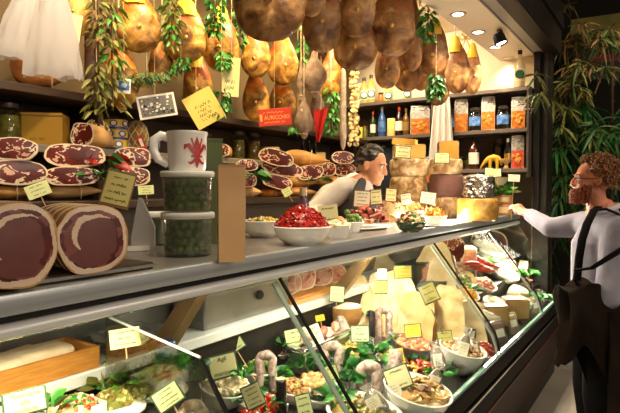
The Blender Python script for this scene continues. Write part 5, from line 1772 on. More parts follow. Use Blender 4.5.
leaf_bunch('foliage', (0, 0, 9 * s), 7 * s, 60, .125, .034, (leaf_a, leaf_c, leaf_b), None, par=t, seed=4, up=.9, spread=.8)
t.children[-1].location = (0, 0, 9 * s)
p = at(506, 174, 4.5); s = mpp(p)
t = thing('mortar', 'small wooden goblet standing above the bay plant', 'cup', V((4.82, atX(506, 170, 4.82).y, EZ[0])), 0)
B().lathe([(2.6 * s, 0), (2.8 * s, s), (1.6 * s, 3 * s), (2.2 * s, 5 * s), (4.5 * s, 7 * s), (5 * s, 10 * s), (4 * s, 9 * s), (0, 8 * s)], 18).build('cup', wood_light, t); B().lathe([(2.9 * s, 0), (2.9 * s, .8 * s), (0, .8 * s)], 18).build('foot', wood_orange, t)

# ------------------------------------------------------------------ signs on the counter
SG = None
for px, py, w, h, wd, rl, lab, sd, pp_, ln in (
        (362, 199, 17, 18, 3.0, 4, 'framed pale sign standing over the olives and ham rolls', 1, paper_cream, 4),
        (328, 214, 20, 18, 2.75, -6, 'plain pale sign leaning behind the square white bowl', 2, paper, 2),
        (376, 197, 12, 16, 3.3, -6, 'small pale sign nearest the vendor, above the radicchio', 3, paper, 3),
        (391, 195, 11, 14, 3.45, 4, 'small pale sign in front of the tall brown cheese wheel', 4, paper, 3),
        (406, 199, 11, 12, 3.4, -8, 'pale sign tilted over the mixed salad', 5, paper_cream, 3),
        (428, 198, 16, 13, 3.5, 8, 'framed sign over the yellow cheese sticks', 6, paper_cream, 3),
        (327, 214, 1, 1, 3, 0, '', 0, paper, 0)):
    if not lab: continue
    p = at(px, py, wd); s = mpp(p)
    sign('price_sign', p, w * s, h * s, lab, sd, rl, pap=pp_, bord=border_brown, lines=ln, stick=max(.02, p.z - CT - h * s / 2 - .0), frame=ln > 2)
p = V((pL.x, pL.y, z0)) + V((-.04, -.17, 0)); p = at(403, 152, depth(pL) - 14.5 * s + .0 if False else depth(pL) - .17); s = mpp(p)
sign('price_sign', p, 16 * s, 13 * s, 'pale yellow framed sign on the top block of the left cheese stack', 8, 5, pap=paper_yellow if False else paper, bord=border, lines=3)
p = at(442, 158, depth(pR) - .14); s = mpp(p)
sign('price_sign', p, 15 * s, 11 * s, 'framed sign on the orange-yellow wedge of the right cheese stack', 9, 2, pap=paper, bord=border, lines=3, stick=.0)
p = at(489, 172, depth(pF) - .0); s = mpp(p)
sign('price_sign', p, 8 * s, 9 * s, 'pale green sign stuck above the foil cheese, left of two', 10, 3, pap=paper_green, lines=3, stick=.06)
p = at(497, 173, depth(pF) + .02); s = mpp(p)
sign('price_sign', p, 8 * s, 9 * s, 'pale green sign stuck above the foil cheese, right of two', 11, -5, pap=paper_green, lines=3, stick=.06)
p = at(514, 178, 4.15); s = mpp(p)
sign('price_sign', p, 11 * s, 7 * s, 'white sign between the bay plant and the post', 12, 3, pap=paper_cream, frame=False, lines=2, stick=p.z - CT)
p = at(511, 196, 4.35); p = V((4.70, 1.26, CT)); s = mpp(p)
t = thing('spice_jar', 'dark spice jar standing right of the bay plant', 'jar', p, 0)
B().lathe([(6 * s, 0), (6 * s, 24 * s), (4.5 * s, 28 * s)], 16).build('body', mat('spice_dark', '5a2a18', '7a4426', '33170d', scale=40, rough=.3), t); B().lathe([(5 * s, 28 * s), (5 * s, 33 * s), (0, 33 * s)], 16).build('lid', lid_dark, t)
# ================================================================== inside the display case
TL = math.atan(.22)
TF = .42


def ldeck(px, py, dz=0):
    return atZ(px, py, DECKL + dz)


def ledge(px, py, dz=0):
    return atZ(px, py, SZ + dz)


def dsign(px, py, w, h, lab, seed, roll=0, tilt=-20, dz=.12, pap=paper, bord=border, lines=3, frame=True, surf=deck, text=None, stick=None, turn=0, inkm=ink, tsize=.23, stick_m=None):
    p = surf(px, py, dz); s = mpp(p)
    st = max(.01, dz - h * s / 2) if stick is None else stick
    return sign('price_sign', p, w * s, h * s, lab, seed, roll, tilt, pap, bord, inkm, lines, st, text, frame=frame, turn=turn, tsize=tsize, stick_m=stick_m)


# ---- left: crate with lard, olive tray
pa, pb_ = ledge(85, 362), ledge(0, 392)
y0 = SY + .012
xa = pa.x; s = mpp(pa)
t = thing('wooden_crate', 'orange wooden crate of pale cheese on the white ledge at the lower left', 'crate', (.45, y0, SZ), 0)
wx = xa - .10; hc = 21 * s
O4 = Matrix.Translation(-V((.45, y0, SZ)))
for nm, c, sz in (('front_board', (.10 + wx / 2, y0 + .006, SZ + hc / 2), (wx, .012, hc)), ('back_board', (.10 + wx / 2, y0 + .174, SZ + hc / 2), (wx, .012, hc)),
                  ('end_board', (xa - .007, y0 + .09, SZ + hc / 2), (.014, .156, hc)), ('end_board', (.107, y0 + .09, SZ + hc / 2), (.014, .156, hc)), ('bottom_board', (.10 + wx / 2, y0 + .09, SZ + .005), (wx - .03, .15, .010))):
    upart(nm, B().box(c, sz, r=.002), wood_orange, t, O4)
lard = mat('white_lard', 'ecd9b8', 'dcbf95', 'f2e6d0', scale=16, rough=.45, coat=.2)
for px, py, w, h, lab, sd, ry in ((14, 366, 60, 13, 'flat pale cheese slab at the far left of the wooden crate', 1, .3), (36, 356, 66, 15, 'pale cheese slab with tan marbling in the wooden crate', 2, -.1)):
    p = ledge(px, py, .05); s = mpp(p)
    t = thing('cheese_slab', lab, 'cheese', V((p.x, y0 + .085, SZ + .012)), .1 * ry, 'cheese slabs in the crate')
    b = B().box((0, 0, .035), (.17, .11, .07), r=.02, seg=3)
    b.v = [v + V((1, 1, 1)) * .012 * noise.noise(v * 18 + V((sd * 3, 0, 0))) for v in b.v]
    b.build('piece', lard, t, smooth=70); B().box((0, -.052, .03), (.12, .006, .04), r=.003).build('rind', ham_pale, t)
p = ledge(136, 352); s = mpp(p)
p = V((p.x + .02, SY + .10, SZ)); s = mpp(p)
t = thing('olive_tray', 'clear tray of dark olives in crumpled film on the white ledge', 'tray', p, 0)
B().box((0, 0, .008), (.21, .14, .016), r=.006).box((0, -.067, .03), (.21, .004, .05)).box((0, .067, .03), (.21, .004, .05)).box((-.103, 0, .03), (.004, .13, .05)).box((.103, 0, .03), (.004, .13, .05)).build('shell', plastic_clear, t)
b = B(); n, m = 26, 8; vs, fs = [], []
for j in range(m + 1):
    for i in range(n + 1):
        x = (i / n - .5) * .25; y = (j / m - .5) * .18
        vs.append((x, y, .062 + .022 * noise.noise(V((x * 30, y * 30, 3))) - .05 * max(0, abs(y) - .06) * 12 * .3 - .04 * max(0, abs(x) - .1) * 10))
for j in range(m):
    for i in range(n): fs.append([j * (n + 1) + i, j * (n + 1) + i + 1, (j + 1) * (n + 1) + i + 1, (j + 1) * (n + 1) + i])
b.add(vs, fs).build('film', cling, t, fix=False)
bl = mat('black_olive', '2a1c18', '3d2a22', scale=20, rough=.25, coat=.4)
om = B().ell((0, 0, 0), (.011, .010, .010), n=10).mesh('black_olive', [bl])
for i in range(10):
    for j in range(6):
        o = bpy.data.objects.new('black_olive', om); COL.objects.link(o)
        o.location = p + V((-.09 + i * .020 + .004 * (j % 2), -.055 + j * .021, .026 + .012 * ((i * 7 + j * 3) % 3) / 2))
        tag(o, 'small dark olive lying in the film-covered tray on the ledge', 'olive', 'dark olives in the tray')
dsign(125, 338, 29, 19, 'plain pale sign standing on the tray of dark olives', 21, -5, dz=.12, frame=False, surf=ledge, lines=3, stick=.03)
# ---- left deck
dsign(25, 402, 40, 25, 'framed sign naming an aubergine dish, at the lower left corner', 22, -6, dz=.13, surf=ldeck, text=['Melanzane', 'alla', 'siciliana'], inkm=mat('brown_green_ink', '7c7a34', rough=.8), tsize=.27)
tray_m = mat('tray_white', 'e8e6de', rough=.35)


def dtray(p, w, d, h, label, tilt=0, m=tray_m, name='food_tray', rz=0, group=None):
    t = thing(name, label, 'tray', p, group=group); t.rotation_euler = (tilt, 0, rz)
    B().box((0, 0, .004), (w, d, .008), r=.003).build('base', m, t)
    for c, sz in (((0, -d / 2, h / 2), (w, .004, h)), ((0, d / 2, h / 2), (w, .004, h)), ((-w / 2, 0, h / 2), (.004, d, h)), ((w / 2, 0, h / 2), (.004, d, h))):
        B().box(c, sz, r=.001).build('side', m, t)
    return t


veg = [mat('veg_pale', 'e3cf9e', 'cfb074', scale=20, rough=.5), mat('veg_orange', 'd8782a', 'c05a1c', scale=20, rough=.4), mat('veg_red', 'b8321c', rough=.4), leaf_a, mat('veg_white', 'efe6d0', rough=.5)]
p = ldeck(72, 406, .03); p.z = DECKL; s = mpp(p)
dtray(p, .13, .12, .035, 'white tray of chopped mixed vegetables beside the aubergine sign')
heap('chopped_vegetables', 'colourful chopped vegetables in the tray beside the aubergine sign', 'vegetables', p + V((0, 0, .03)), .062, .02, 90, chunk(.010, .008, .006, (0, 0, 1, 2, 3, 4)), veg, seed=31)
for px, py, r, n, ms, lab, sd, dz in ((130, 386, .05, 26, (leaf_a, leaf_c), 'bright basil-like sprig in the left case, nearest the tray of vegetables', 1, .02), (105, 388, .05, 24, (leaf_c, leaf_a), 'yellowish salad greens left of the bright sprig', 2, .02),
                              (165, 372, .06, 34, (leaf_b, leaf_a), 'dark green herb heap below the white ledge', 3, .03), (150, 392, .05, 24, (leaf_a, leaf_b), 'curly parsley behind the slanted sign', 4, .02), (190, 380, .05, 26, (leaf_b, leaf_a), 'parsley tuft beside the black divider edge', 5, .03),
                              (13, 410, .03, 9, (leaf_b,), 'dark leaf pair under the aubergine sign', 6, .04), (47, 411, .03, 8, (leaf_a,), 'bright green leaf between the aubergine sign and the tray', 7, .04)):
    p = ldeck(px, py, dz)
    leaf_bunch('herb_sprig', p, r, n, .07, .032, ms, lab, 'herbs', 'herbs in the left case', sd, up=.9, spread=.7, droop=.25)
p = ldeck(117, 402); 
heap('green_relish', 'yellow-green chopped salad spread in the left case', 'salad', V((p.x, p.y, DECKL)), .10, .035, 120, chunk(.010, .008, .005, (0, 1, 2)), [mat('relish_green', '8a8f3c', '6f7428', scale=20, rough=.5), mat('relish_pale', 'cfc27c', rough=.5), mat('relish_brown', '8a6a38', rough=.5)], seed=32, oval=.7)
dsign(168, 397, 29, 22, 'green-edged sign slanting up to the right in the left case', 23, -32, dz=.10, surf=ldeck, pap=paper_green, lines=4)
p = ldeck(112, 414); s = mpp(p)
t = thing('serving_plate', 'white round plate cut off by the bottom edge of the picture at the left', 'plate', V((p.x, p.y, DECKL)), 0)
B().lathe([(.06, 0), (.085, .012), (.09, .016), (.08, .012), (.05, .006), (0, .006)], 30).build('body', ceramic, t); B().tube([(.089 * cos(a), .089 * sin(a), .016) for a in [i * pi / 15 for i in range(31)]], .003, 6).build('rim', ceramic, t)
saus = mat('mould_white_sausage', '8c6a5c', 'c9b8ad', 'e4dcd4', scale=55, rough=.8, bump=.5, bscale=80, detail=6)


def loop(p, w, h, r, label, seed, turn=0, tilt=-10, group='white mould salami loops'):
    """horseshoe salami standing on both ends"""
    t = thing('salami_loop', label, 'salami', p, group=group)
    t.rotation_euler = (Matrix.Rotation(facing(p) + radians(turn), 4, 'Z') @ Matrix.Rotation(radians(tilt), 4, 'X')).to_euler()
    pts, rs = [], []
    W2 = w / 2 - r
    for i in range(6):
        pts.append((-W2 * (1.05 - .03 * i), .0, (h - W2 - r) * i / 6)); rs.append(r * (.55 if i == 0 else .93 + .04 * i / 6))
    for i in range(13):
        a = pi - pi * i / 12; pts.append((W2 * cos(a), .006 * sin(a * 3), h - W2 - r + W2 * sin(a))); rs.append(r * (1 + .05 * sin(i * 1.7 + seed)))
    for i in range(6):
        pts.append((W2 * (.9 + .03 * i), 0, (h - W2 - r) * (1 - (i + 1) / 6))); rs.append(r * (.93 if i < 5 else .55))
    b = B().tube(pts, rs, 14)
    b.v = [v + V((noise.noise(v * 40 + V((seed, 0, 0))), noise.noise(v * 40 + V((0, seed, 0))), 0)) * r * .15 for v in b.v]
    b.build('body', saus, t, smooth=70)
    b = B()
    for sx in (-1, 1):
        b = B().tube([(sx * W2 * 1.0 + r * .75 * cos(a), r * .75 * sin(a), .012) for a in [i * pi / 6 for i in range(13)]], .002, 4)
        b.build('tie', rope_m, t)
    return t


p = ldeck(193, 420, 0); s = mpp(p)
loop(V((p.x, p.y, DECKL)), 32 * s, 20 * s, 8 * s, 'low curled salami at the bottom edge below the slanted sign', 1, tilt=-25)
# bottle with blue cap
p = ldeck(190, 372); p = V((1.03, 1.2, DECKL)); s = mpp(p)
t = thing('water_bottle', 'clear bottle with a dark blue cap behind the divider edge', 'bottle', p, 0)
B().lathe([(.026, 0), (.03, .01), (.03, .10), (.016, .145), (.016, .16), (0, .16)], 20).build('body', plastic_clear, t)
B().lathe([(.024, .142), (.026, .148), (.026, .178), (.022, .183), (0, .183)], 20).build('cap', mat('blue_cap', '1f2f7a', rough=.35), t)
# ---- main deck, near bowls
white_bowl = ceramic


def dbowl(px, py, wpx, hpx, label, m=ceramic, dz=.0, far=False, **k):
    """rim centre at px, py"""
    h = .08
    for _ in range(3):
        p = (fdeck if far else deck)(px, py, h + dz); s = mpp(p); h = hpx * s
    T = TF if far else TL
    base = V((p.x, p.y + h * sin(T), p.z - h * cos(T)))
    if not far: base.z = deck_z(base.y) + .002 + dz
    r = wpx * s / 2
    bowl(base, r, h, label, m, T, **k)
    up = V((0, -sin(T), cos(T)))
    return base, r, h, up, s


b0, r, h, up, s = dbowl(225, 386, 50, 20, 'white bowl of garlic cloves with a framed sign stuck in it')
clove = mat('garlic_clove', 'eee3c4', 'ddcb9d', scale=14, rough=.45)
cm = B().lathe([(0, -.010), (.008, -.006), (.010, 0), (.006, .009), (0, .013)], 10, sx=.8).mesh('garlic_clove', [clove])
random.seed(41)
for k in range(60):
    a = random.uniform(0, 6.28); q = sqrt(random.random()) * .84
    o = bpy.data.objects.new('garlic_clove', cm); COL.objects.link(o)
    o.location = b0 + up * (h * .86 + (1 - q * q) * 13 * s + random.uniform(-.004, .006)) + V((cos(a) * r * q, sin(a) * r * q * cos(TL), sin(a) * r * q * sin(TL)))
    o.rotation_euler = (random.uniform(0, 3), random.uniform(0, 3), random.uniform(0, 3)); o.scale = (1.25,) * 3
    tag(o, 'peeled pale garlic clove heaped in the white bowl under the garlic sign', 'garlic', 'garlic cloves in the bowl')
heap('garlic_bed', 'bed of smaller garlic cloves filling the white bowl', 'garlic', b0 + up * h * .78, r * .86, 12 * s, 10, chunk(.008, .008, .006), [clove], tilt=TL, seed=7)
p = deck(223, 366, .17); s = mpp(p)
sign('price_sign', p, 29 * s, 24 * s, 'rounded framed sign for marinated garlic standing in the garlic bowl', 24, -12, -15, paper_cream if False else paper, border, ink, 2, .06, text=['Agli', 'marinati'], tsize=.26)
dsign(204, 356, 14, 18, 'upright pale sign just right of the blue cap', 25, 4, dz=.16, lines=3, frame=False)
dsign(233, 344, 21, 18, 'sign slanting up to the right below the fan housing', 26, -33, dz=.17, pap=paper_green, lines=2)
b0, r, h, up, s = dbowl(249, 350, 32, 13, 'white bowl of dark red sauce below the fan housing')
heap('red_sauce', 'glossy dark red sauce filling the bowl below the fan housing', 'sauce', b0 + up * h * .88, r * .92, 2 * s, 20, chunk(.012, .008, .003), [mat('dark_red_sauce', '7a1a0e', '5c120a', scale=10, rough=.2, coat=.5)], tilt=TL, seed=8)
b0, r, h, up, s = dbowl(258, 368, 34, 16, 'white bowl of green olives and onions behind the left salami loop')
random.seed(43)
for k in range(34):
    a = random.uniform(0, 6.28); q = sqrt(random.random()) * .86
    o = bpy.data.objects.new('green_olive', ol_mesh); COL.objects.link(o)
    o.location = b0 + up * (h * .88 + (1 - q * q) * 5 * s) + V((cos(a) * r * q, sin(a) * r * q * cos(TL), sin(a) * r * q * sin(TL)))
    o.rotation_euler = (random.uniform(0, 3), random.uniform(0, 3), 0); o.scale = (.95,) * 3
    tag(o, 'green olive in the white bowl behind the left salami loop', 'olive', 'olives in the bowl behind the salami loop')
heap('olive_bed', 'bed of olives and oil filling the bowl behind the left salami loop', 'olives', b0 + up * h * .74, r * .86, 6 * s, 14, chunk(.010, .008, .006), [mat('oil_brine', '8a7a2c', '6d5f1e', scale=14, rough=.3)], tilt=TL, seed=9)
LOOPS = [
    (267, 386, 23, 42, 4.6, 'tall white salami loop at the left, next to the dark corked bottle', 2, 8),
    (331, 376, 25, 41, 5, 'white salami loop in the middle, above the dark green leaves', 3, -12),
    (384, 341, 19, 40, 4.0, 'tall white salami loop farthest back, beside the black knife handle', 4, 4),
    (369, 390, 28, 36, 6, 'thick white salami loop nearest the big white plate', 5, 0),
]
for px, py, w, hh, r_, lab, sd, tn in LOOPS:
    p = deck(px, py, .035); s = mpp(p)
    loop(V((p.x, p.y, p.z - .030)), w * s, hh * s, r_ * s, lab, sd, tn, tilt=-14)


def stick_salami(px, py0, px1, py1, rpx, label, dz0=.03, dz1=.12, name='salami'):
    a = deck(px, py0, dz0); c = deck(px1, py1, dz1); s = mpp(a)
    t = thing(name, label, 'salami', a)
    d = c - a; r = rpx * s
    pts = [d * q + V((0, 0, .01 * sin(q * 3))) for q in (0, .06, .25, .5, .75, .92, 1)]
    b = B().tube(pts, [r * .4, r * .85, r, r * 1.03, r, r * .9, r * .35], 14)
    b.v = [v + V((1, 1, 1)) * r * .12 * noise.noise(v * 40) for v in b.v]
    b.build('body', saus, t, smooth=70)
    B().tube([d * .06 + V((cos(q) * r * .8, sin(q) * r * .8, 0)) for q in [i * pi / 6 for i in range(13)]], .002, 4).build('tie', rope_m, t)
    return t


stick_salami(352, 350, 338, 317, 6, 'straight white salami slanting below the halved pale cheese', .03, .15)
stick_salami(393, 378, 397, 350, 7, 'short fat white salami just right of the thick loop', .03, .14)
# halved cheese
p = deck(339, 326, .07); s = mpp(p) * 1.25
t = thing('halved_cheese', 'halved round cheese with a smooth white cut face behind the salami', 'cheese', V((p.x, p.y - .03, deck_z(p.y) + .075)), facing(p))
M = Matrix.Rotation(radians(-18), 4, 'X')
B().lathe([(9 * s, -12 * s), (10 * s, 0), (13 * s, 4 * s), (14.5 * s, 12 * s), (14 * s, 16 * s)], 30, M=M @ Matrix.Rotation(radians(20), 4, 'X'), cap=True, sy=.75).build('rind', mat('brown_cheese_rind', 'a87a3c', 'b98a4a', scale=12, rough=.6), t)
B().lathe([(13.8 * s, 16.2 * s), (13.0 * s, 16.8 * s), (0, 17 * s)], 30, M=M @ Matrix.Rotation(radians(20), 4, 'X'), sy=.75).build('cut_face', mat('milk_white', 'f5eedb', 'efe5cb', scale=6, rough=.4), t)
# corked dark bottle, knife
p = deck(281, 425, .0); s = mpp(p)
t = thing('corked_bottle', 'black bottle with a pale cork standing near the red tomatoes', 'bottle', V((p.x, p.y, deck_z(p.y) + .004)), 0)
hb = 46 * s
B().lathe([(5.4 * s, 0), (5.6 * s, s), (5.5 * s, hb * .93), (4.9 * s, hb * .96)], 20).build('body', bottle_dark, t)
B().lathe([(4.6 * s, hb * .95), (4.8 * s, hb), (0, hb)], 18).build('cork', mat('cork', 'd8bf92', 'c4a878', scale=40, rough=.8), t)
p = deck(372, 337, .09); q = deck(372, 311, .19); s = mpp(p)
t = thing('knife', 'knife with a black handle stuck upright beside the tall salami loop', 'knife', p)
d = q - p; rot = d.to_track_quat('Z', 'Y').to_matrix().to_4x4()
B().box((0, 0, d.length / 2), (6.5 * s, .014, d.length), r=.005, seg=2, M=rot @ Matrix.Rotation(.5, 4, 'Z')).build('handle', blackrub, t)
B().box((0, 0, -.04), (5 * s, .003, .09), M=rot @ Matrix.Rotation(.5, 4, 'Z')).build('blade', chrome, t)
for z in (.2, .75): B().ell((0, -.008, d.length * z), (.003, .003, .003), M=rot @ Matrix.Rotation(.5, 4, 'Z'), n=8).build('rivet', chrome, t)
# tomatoes at the bottom edge
tb = B().ell((0, 0, 0), (.024, .024, .021), n=18).mesh('skin', [tomato_m])
random.seed(44)
for k, (px, py, dz) in enumerate(((254, 408, .05), (262, 403, .06), (270, 399, .07), (264, 411, .06), (273, 407, .07), (278, 400, .05), (257, 416, .05), (268, 417, .06), (246, 414, .04))):
    p = deck(px, py, dz); t = thing('red_tomato', 'shiny red tomato in the pile between the sign and the corked bottle', 'tomato', p, random.uniform(0, 6), 'red tomatoes by the corked bottle')
    o = bpy.data.objects.new('skin', tb); COL.objects.link(o); o.parent = t
    b = B(); random.seed(k)
    for i in range(5):
        b.leaf((0, 0, .020), (cos(i * 1.256), sin(i * 1.256), .1), .016, .006, droop=.2)
    b.build('calyx', leaf_b, t, fix=False)
p = deck(263, 412, 0)
dtray(V((p.x, p.y, deck_z(p.y) + .004)), .15, .12, .03, 'low white tray under the red tomatoes', TL)
dsign(253, 396, 20, 24, 'sign slanting up to the right in front of the tomatoes', 27, -24, dz=.14, lines=4, pap=paper)
dsign(304, 405, 16, 22, 'narrow sign behind the pale frosted arm at the bottom edge', 28, -14, dz=.10, lines=3, pap=paper_green)
# potatoes / lampascioni, nuts, olives
pot = mat('roast_onion', 'cda468', 'b8894a', 'dcbb84', scale=12, rough=.45, coat=.2)
random.seed(45)
om2 = B().ell((0, 0, 0), (.020, .017, .015), n=14, amp=.25, seed=3).mesh('bulb', [pot])
for k in range(16):
    px, py = 306 + (k % 5) * 6 + random.uniform(-2, 2), 377 + (k // 5) * 5 + random.uniform(-1, 1)
    o = bpy.data.objects.new('pickled_bulb', om2); COL.objects.link(o); o.location = deck(px, py, .045 + random.uniform(0, .015)); o.rotation_euler = (random.uniform(0, 3), random.uniform(0, 3), 0)
    o.scale = (random.uniform(1.0, 1.5),) * 3
    tag(o, 'tan pickled bulb in the heap right of the frosted arm', 'pickle', 'tan pickled bulbs')
b0, r, h, up, s = dbowl(318, 392, 46, 13, 'wide white dish under the tan pickled bulbs and the dark leaves')
b0, r, h, up, s = dbowl(293, 388, 34, 14, 'white bowl of nuts and beans left of the frosted arm')
heap('mixed_beans', 'beans and nuts heaped in the bowl left of the frosted arm', 'beans', b0 + up * h * .85, r * .9, 8 * s, 130, chunk(.011, .008, .007, (0, 0, 1, 2)), [mat('bean_tan', 'c9a25c', 'b0853e', scale=20, rough=.4), mat('bean_green', '8a8a3a', rough=.4), mat('bean_red', 'a04a28', rough=.4)], tilt=TL, seed=12)
b0, r, h, up, s = dbowl(305, 357, 34, 12, 'white bowl of red peppers and pale onions in front of the sign pair')
heap('red_peppers', 'chopped red peppers and pale onions in front of the sign pair', 'peppers', b0 + up * h * .85, r * .9, 6 * s, 110, chunk(.011, .009, .007, (0, 1, 1, 2)), [mat('pepper_red', 'b02a14', '8f1d0e', scale=16, rough=.3, coat=.3), mat('onion_pale', 'dcc48a', 'c9aa68', scale=16, rough=.4), mat('pepper_green', '7a7a2c', rough=.4)], tilt=TL, seed=13)
dsign(296, 337, 21, 16, 'pale green sign, left of the pair below the sliced meat', 29, -12, dz=.16, pap=paper_green, lines=3, frame=False)
dsign(314, 334, 15, 18, 'cream sign, right of the pair below the sliced meat', 30, -22, dz=.16, pap=paper_cream, lines=3, frame=False)
dsign(332, 332, 13, 9, 'little cream sign under the halved cheese', 31, 6, dz=.14, pap=paper_cream, lines=2, frame=False)
dsign(360, 334, 19, 17, 'pale green framed sign left of the knife handle', 32, -2, dz=.14, pap=mat('mint_paper', 'c9dcae', 'bfd3a2', scale=6, rough=.7), lines=3)
dsign(332, 374, 13, 18, 'olive green sign in front of the middle salami loop', 33, -18, dz=.10, pap=mat('olive_paper', 'b9be78', 'aeb36c', scale=6, rough=.7), lines=2)
# leaves in the main deck
for px, py, r, n, L, wd, ms, lab, sd, dz in ((315, 366, .06, 30, .085, .05, (leaf_a, leaf_a, leaf_b), 'bright green basil heap between the two middle salami loops', 1, .05), (300, 350, .04, 14, .07, .045, (leaf_a,), 'green leaves beside the bowl of red peppers', 2, .06),
                                             (334, 402, .05, 16, .11, .05, (leaf_b, leaf_b, leaf_a), 'dark green pointed bay leaves at the bottom middle', 3, .05), (402, 345, .05, 26, .09, .045, (leaf_a, leaf_b), 'green basil sprig beside the tall back salami loop', 4, .06), (350, 382, .04, 14, .09, .05, (leaf_b,), 'dark leaves left of the thick salami loop', 5, .05),
                                             (247, 402, .04, 10, .10, .055, (leaf_b, leaf_a), 'two dark leaves in front of the garlic bowl', 6, .04), (274, 378, .04, 18, .08, .045, (leaf_a, leaf_b), 'green leaves at the foot of the left salami loop', 7, .04), (244, 376, .03, 8, .07, .03, (leaf_a,), 'small leaves on the garlic cloves', 8, .15),
                                             (376, 352, .05, 20, .09, .045, (leaf_a, leaf_b), 'green leaves between the knife and the thick loop', 9, .05), (297, 330, .04, 14, .06, .04, (leaf_a,), 'green leaves beside the silver tray', 10, .12), (411, 362, .05, 18, .08, .05, (leaf_b,), 'dark green leaves under the terracotta bowl', 11, .03), (268, 409, .03, 10, .07, .03, (leaf_a,), 'bright leaf standing before the red tomatoes', 12, .06),
                                             (366, 316, .03, 10, .06, .035, (leaf_b,), 'small green leaves left of the knife', 13, .10)):
    leaf_bunch('herb_sprig', deck(px, py, dz), r, int(n * 1.7), L * .74, wd * .74, ms, lab, 'herbs', 'herbs in the main case', sd, up=.8, spread=.9, droop=.3)
# terracotta bowl with yellow sign
terra = mat('brown_terracotta', '5c3018', '7a4424', scale=10, rough=.35, coat=.3)
b0, r, h, up, s = dbowl(413, 343, 40, 14, 'brown terracotta bowl with a bright yellow sign', terra, dz=.02)
heap('pasta_salad', 'orange shrimp and pasta salad in the terracotta bowl', 'salad', b0 + up * h * .88, r * .9, 6 * s, 120, chunk(.014, .008, .007, (0, 0, 1, 2)), [mat('shrimp_orange', 'd98a4a', 'c46e30', scale=20, rough=.4), mat('shrimp_pale', 'ecc492', rough=.4), mat('shrimp_red', 'a84420', rough=.4)], tilt=TL, seed=14)
dsign(413, 331, 17, 14, 'bright yellow sign stuck in the terracotta bowl', 34, -8, dz=.16, pap=paper_yellow, bord=ink_dark, lines=4, inkm=ink_dark)
dsign(400, 356, 8, 15, 'narrow yellow card leaning at the foot of the terracotta bowl', 35, -14, dz=.09, pap=paper_yellow, bord=ink_dark, lines=3, inkm=ink_dark, frame=False)
pep = [mat('pepper_orange', 'd8641c', 'c04c12', scale=14, rough=.3, coat=.3), mat('pepper_yellow', 'e3a81f', 'd18f14', scale=14, rough=.3, coat=.3), pepper_r := mat('pepper_red', 'b02a14')]
b0, r, h, up, s = dbowl(420, 369, 46, 10, 'shallow brown dish of roasted peppers behind the big white bowl', terra)
random.seed(46)
for k in range(26):
    a = random.uniform(0, 6.28); q = sqrt(random.random()) * .85
    b = B().tube([(-.03, 0, 0), (-.015, .004, .006), (0, .006, .008), (.016, .002, .006), (.03, -.004, 0)], [.004, .008, .009, .008, .003], 6, flat=.45)
    o = b.build('pepper_strip', pep[k % 3], None, b0 + up * (h * .9 + (1 - q) * .02) + V((cos(a) * r * q, sin(a) * r * q, sin(a) * r * q * .22)))
    o.rotation_euler = (random.uniform(-.3, .3), random.uniform(-.3, .3), random.uniform(0, 3))
    tag(o, 'roasted pepper strip in the shallow brown dish', 'pepper', 'roasted pepper strips')
# big white bowl of sliced artichokes and plate of olives
b0, r, h, up, s = dbowl(418, 390, 68, 26, 'largest white bowl, full of sliced marinated vegetables, at the front of the case')
sl_m = [mat('slice_tan', 'd9bd84', 'c4a264', 'e6d2a4', scale=18, rough=.4, coat=.2), mat('slice_brown', 'a57c46', 'bb9258', scale=18, rough=.4), mat('slice_purple', '7a5446', rough=.4)]
random.seed(47)
for k in range(54):
    a = random.uniform(0, 6.28); q = sqrt(random.random()) * .86
    b = B().lathe([(.016, 0), (.020, .002), (.019, .006), (0, .007)], 12, wob=.4, seed=k, sy=random.uniform(.5, .9))
    o = b.build('vegetable_slice', sl_m[k % 2] if k % 7 else sl_m[2], None, b0 + up * (h * .84 + (1 - q * q) * 7 * s + random.uniform(0, .008)) + V((cos(a) * r * q, sin(a) * r * q * cos(TL), sin(a) * r * q * sin(TL))))
    o.rotation_euler = (random.uniform(-.6, .8), random.uniform(-.6, .6), random.uniform(0, 3)); o.scale = (1.25,) * 3
    tag(o, 'marinated vegetable slice in the largest white bowl', 'vegetable', 'vegetable slices in the largest bowl')
heap('slice_bed', 'bed of marinated vegetables filling the largest white bowl', 'vegetables', b0 + up * h * .74, r * .88, 7 * s, 50, chunk(.016, .012, .005, (0, 1)), sl_m, tilt=TL, seed=15)
dsign(398, 378, 26, 23, 'framed sign leaning in the left of the largest white bowl', 36, -24, dz=.16, pap=paper, lines=2)
b0, r, h, up, s = dbowl(366, 414, 78, 14, 'very wide white plate of olives cut off by the bottom edge', thin=.008)
b1 = b0
random.seed(48)
ol2 = mat('brown_olive', '7a6428', '8f7a38', scale=14, rough=.3, coat=.3)
om3 = B().ell((0, 0, 0), (.014, .013, .012), n=12).mesh('mixed_olive', [ol2])
for k in range(70):
    a = random.uniform(0, 6.28); q = sqrt(random.random()) * .88
    o = bpy.data.objects.new('mixed_olive', om3 if k % 3 else ol_mesh); COL.objects.link(o)
    o.location = b0 + up * (h * .8 + (1 - q * q) * 8 * s) + V((cos(a) * r * q, sin(a) * r * q * cos(TL), sin(a) * r * q * sin(TL)))
    o.rotation_euler = (random.uniform(0, 3), random.uniform(0, 3), 0)
    tag(o, 'seasoned olive on the very wide white plate', 'olive', 'olives on the wide plate')
heap('olive_bed', 'bed of seasoned olives under the top ones on the very wide plate', 'olives', b0 + up * h * .7, r * .88, 8 * s, 40, chunk(.012, .010, .008, (0, 1)), [ol2, olive_m], tilt=TL, seed=16)
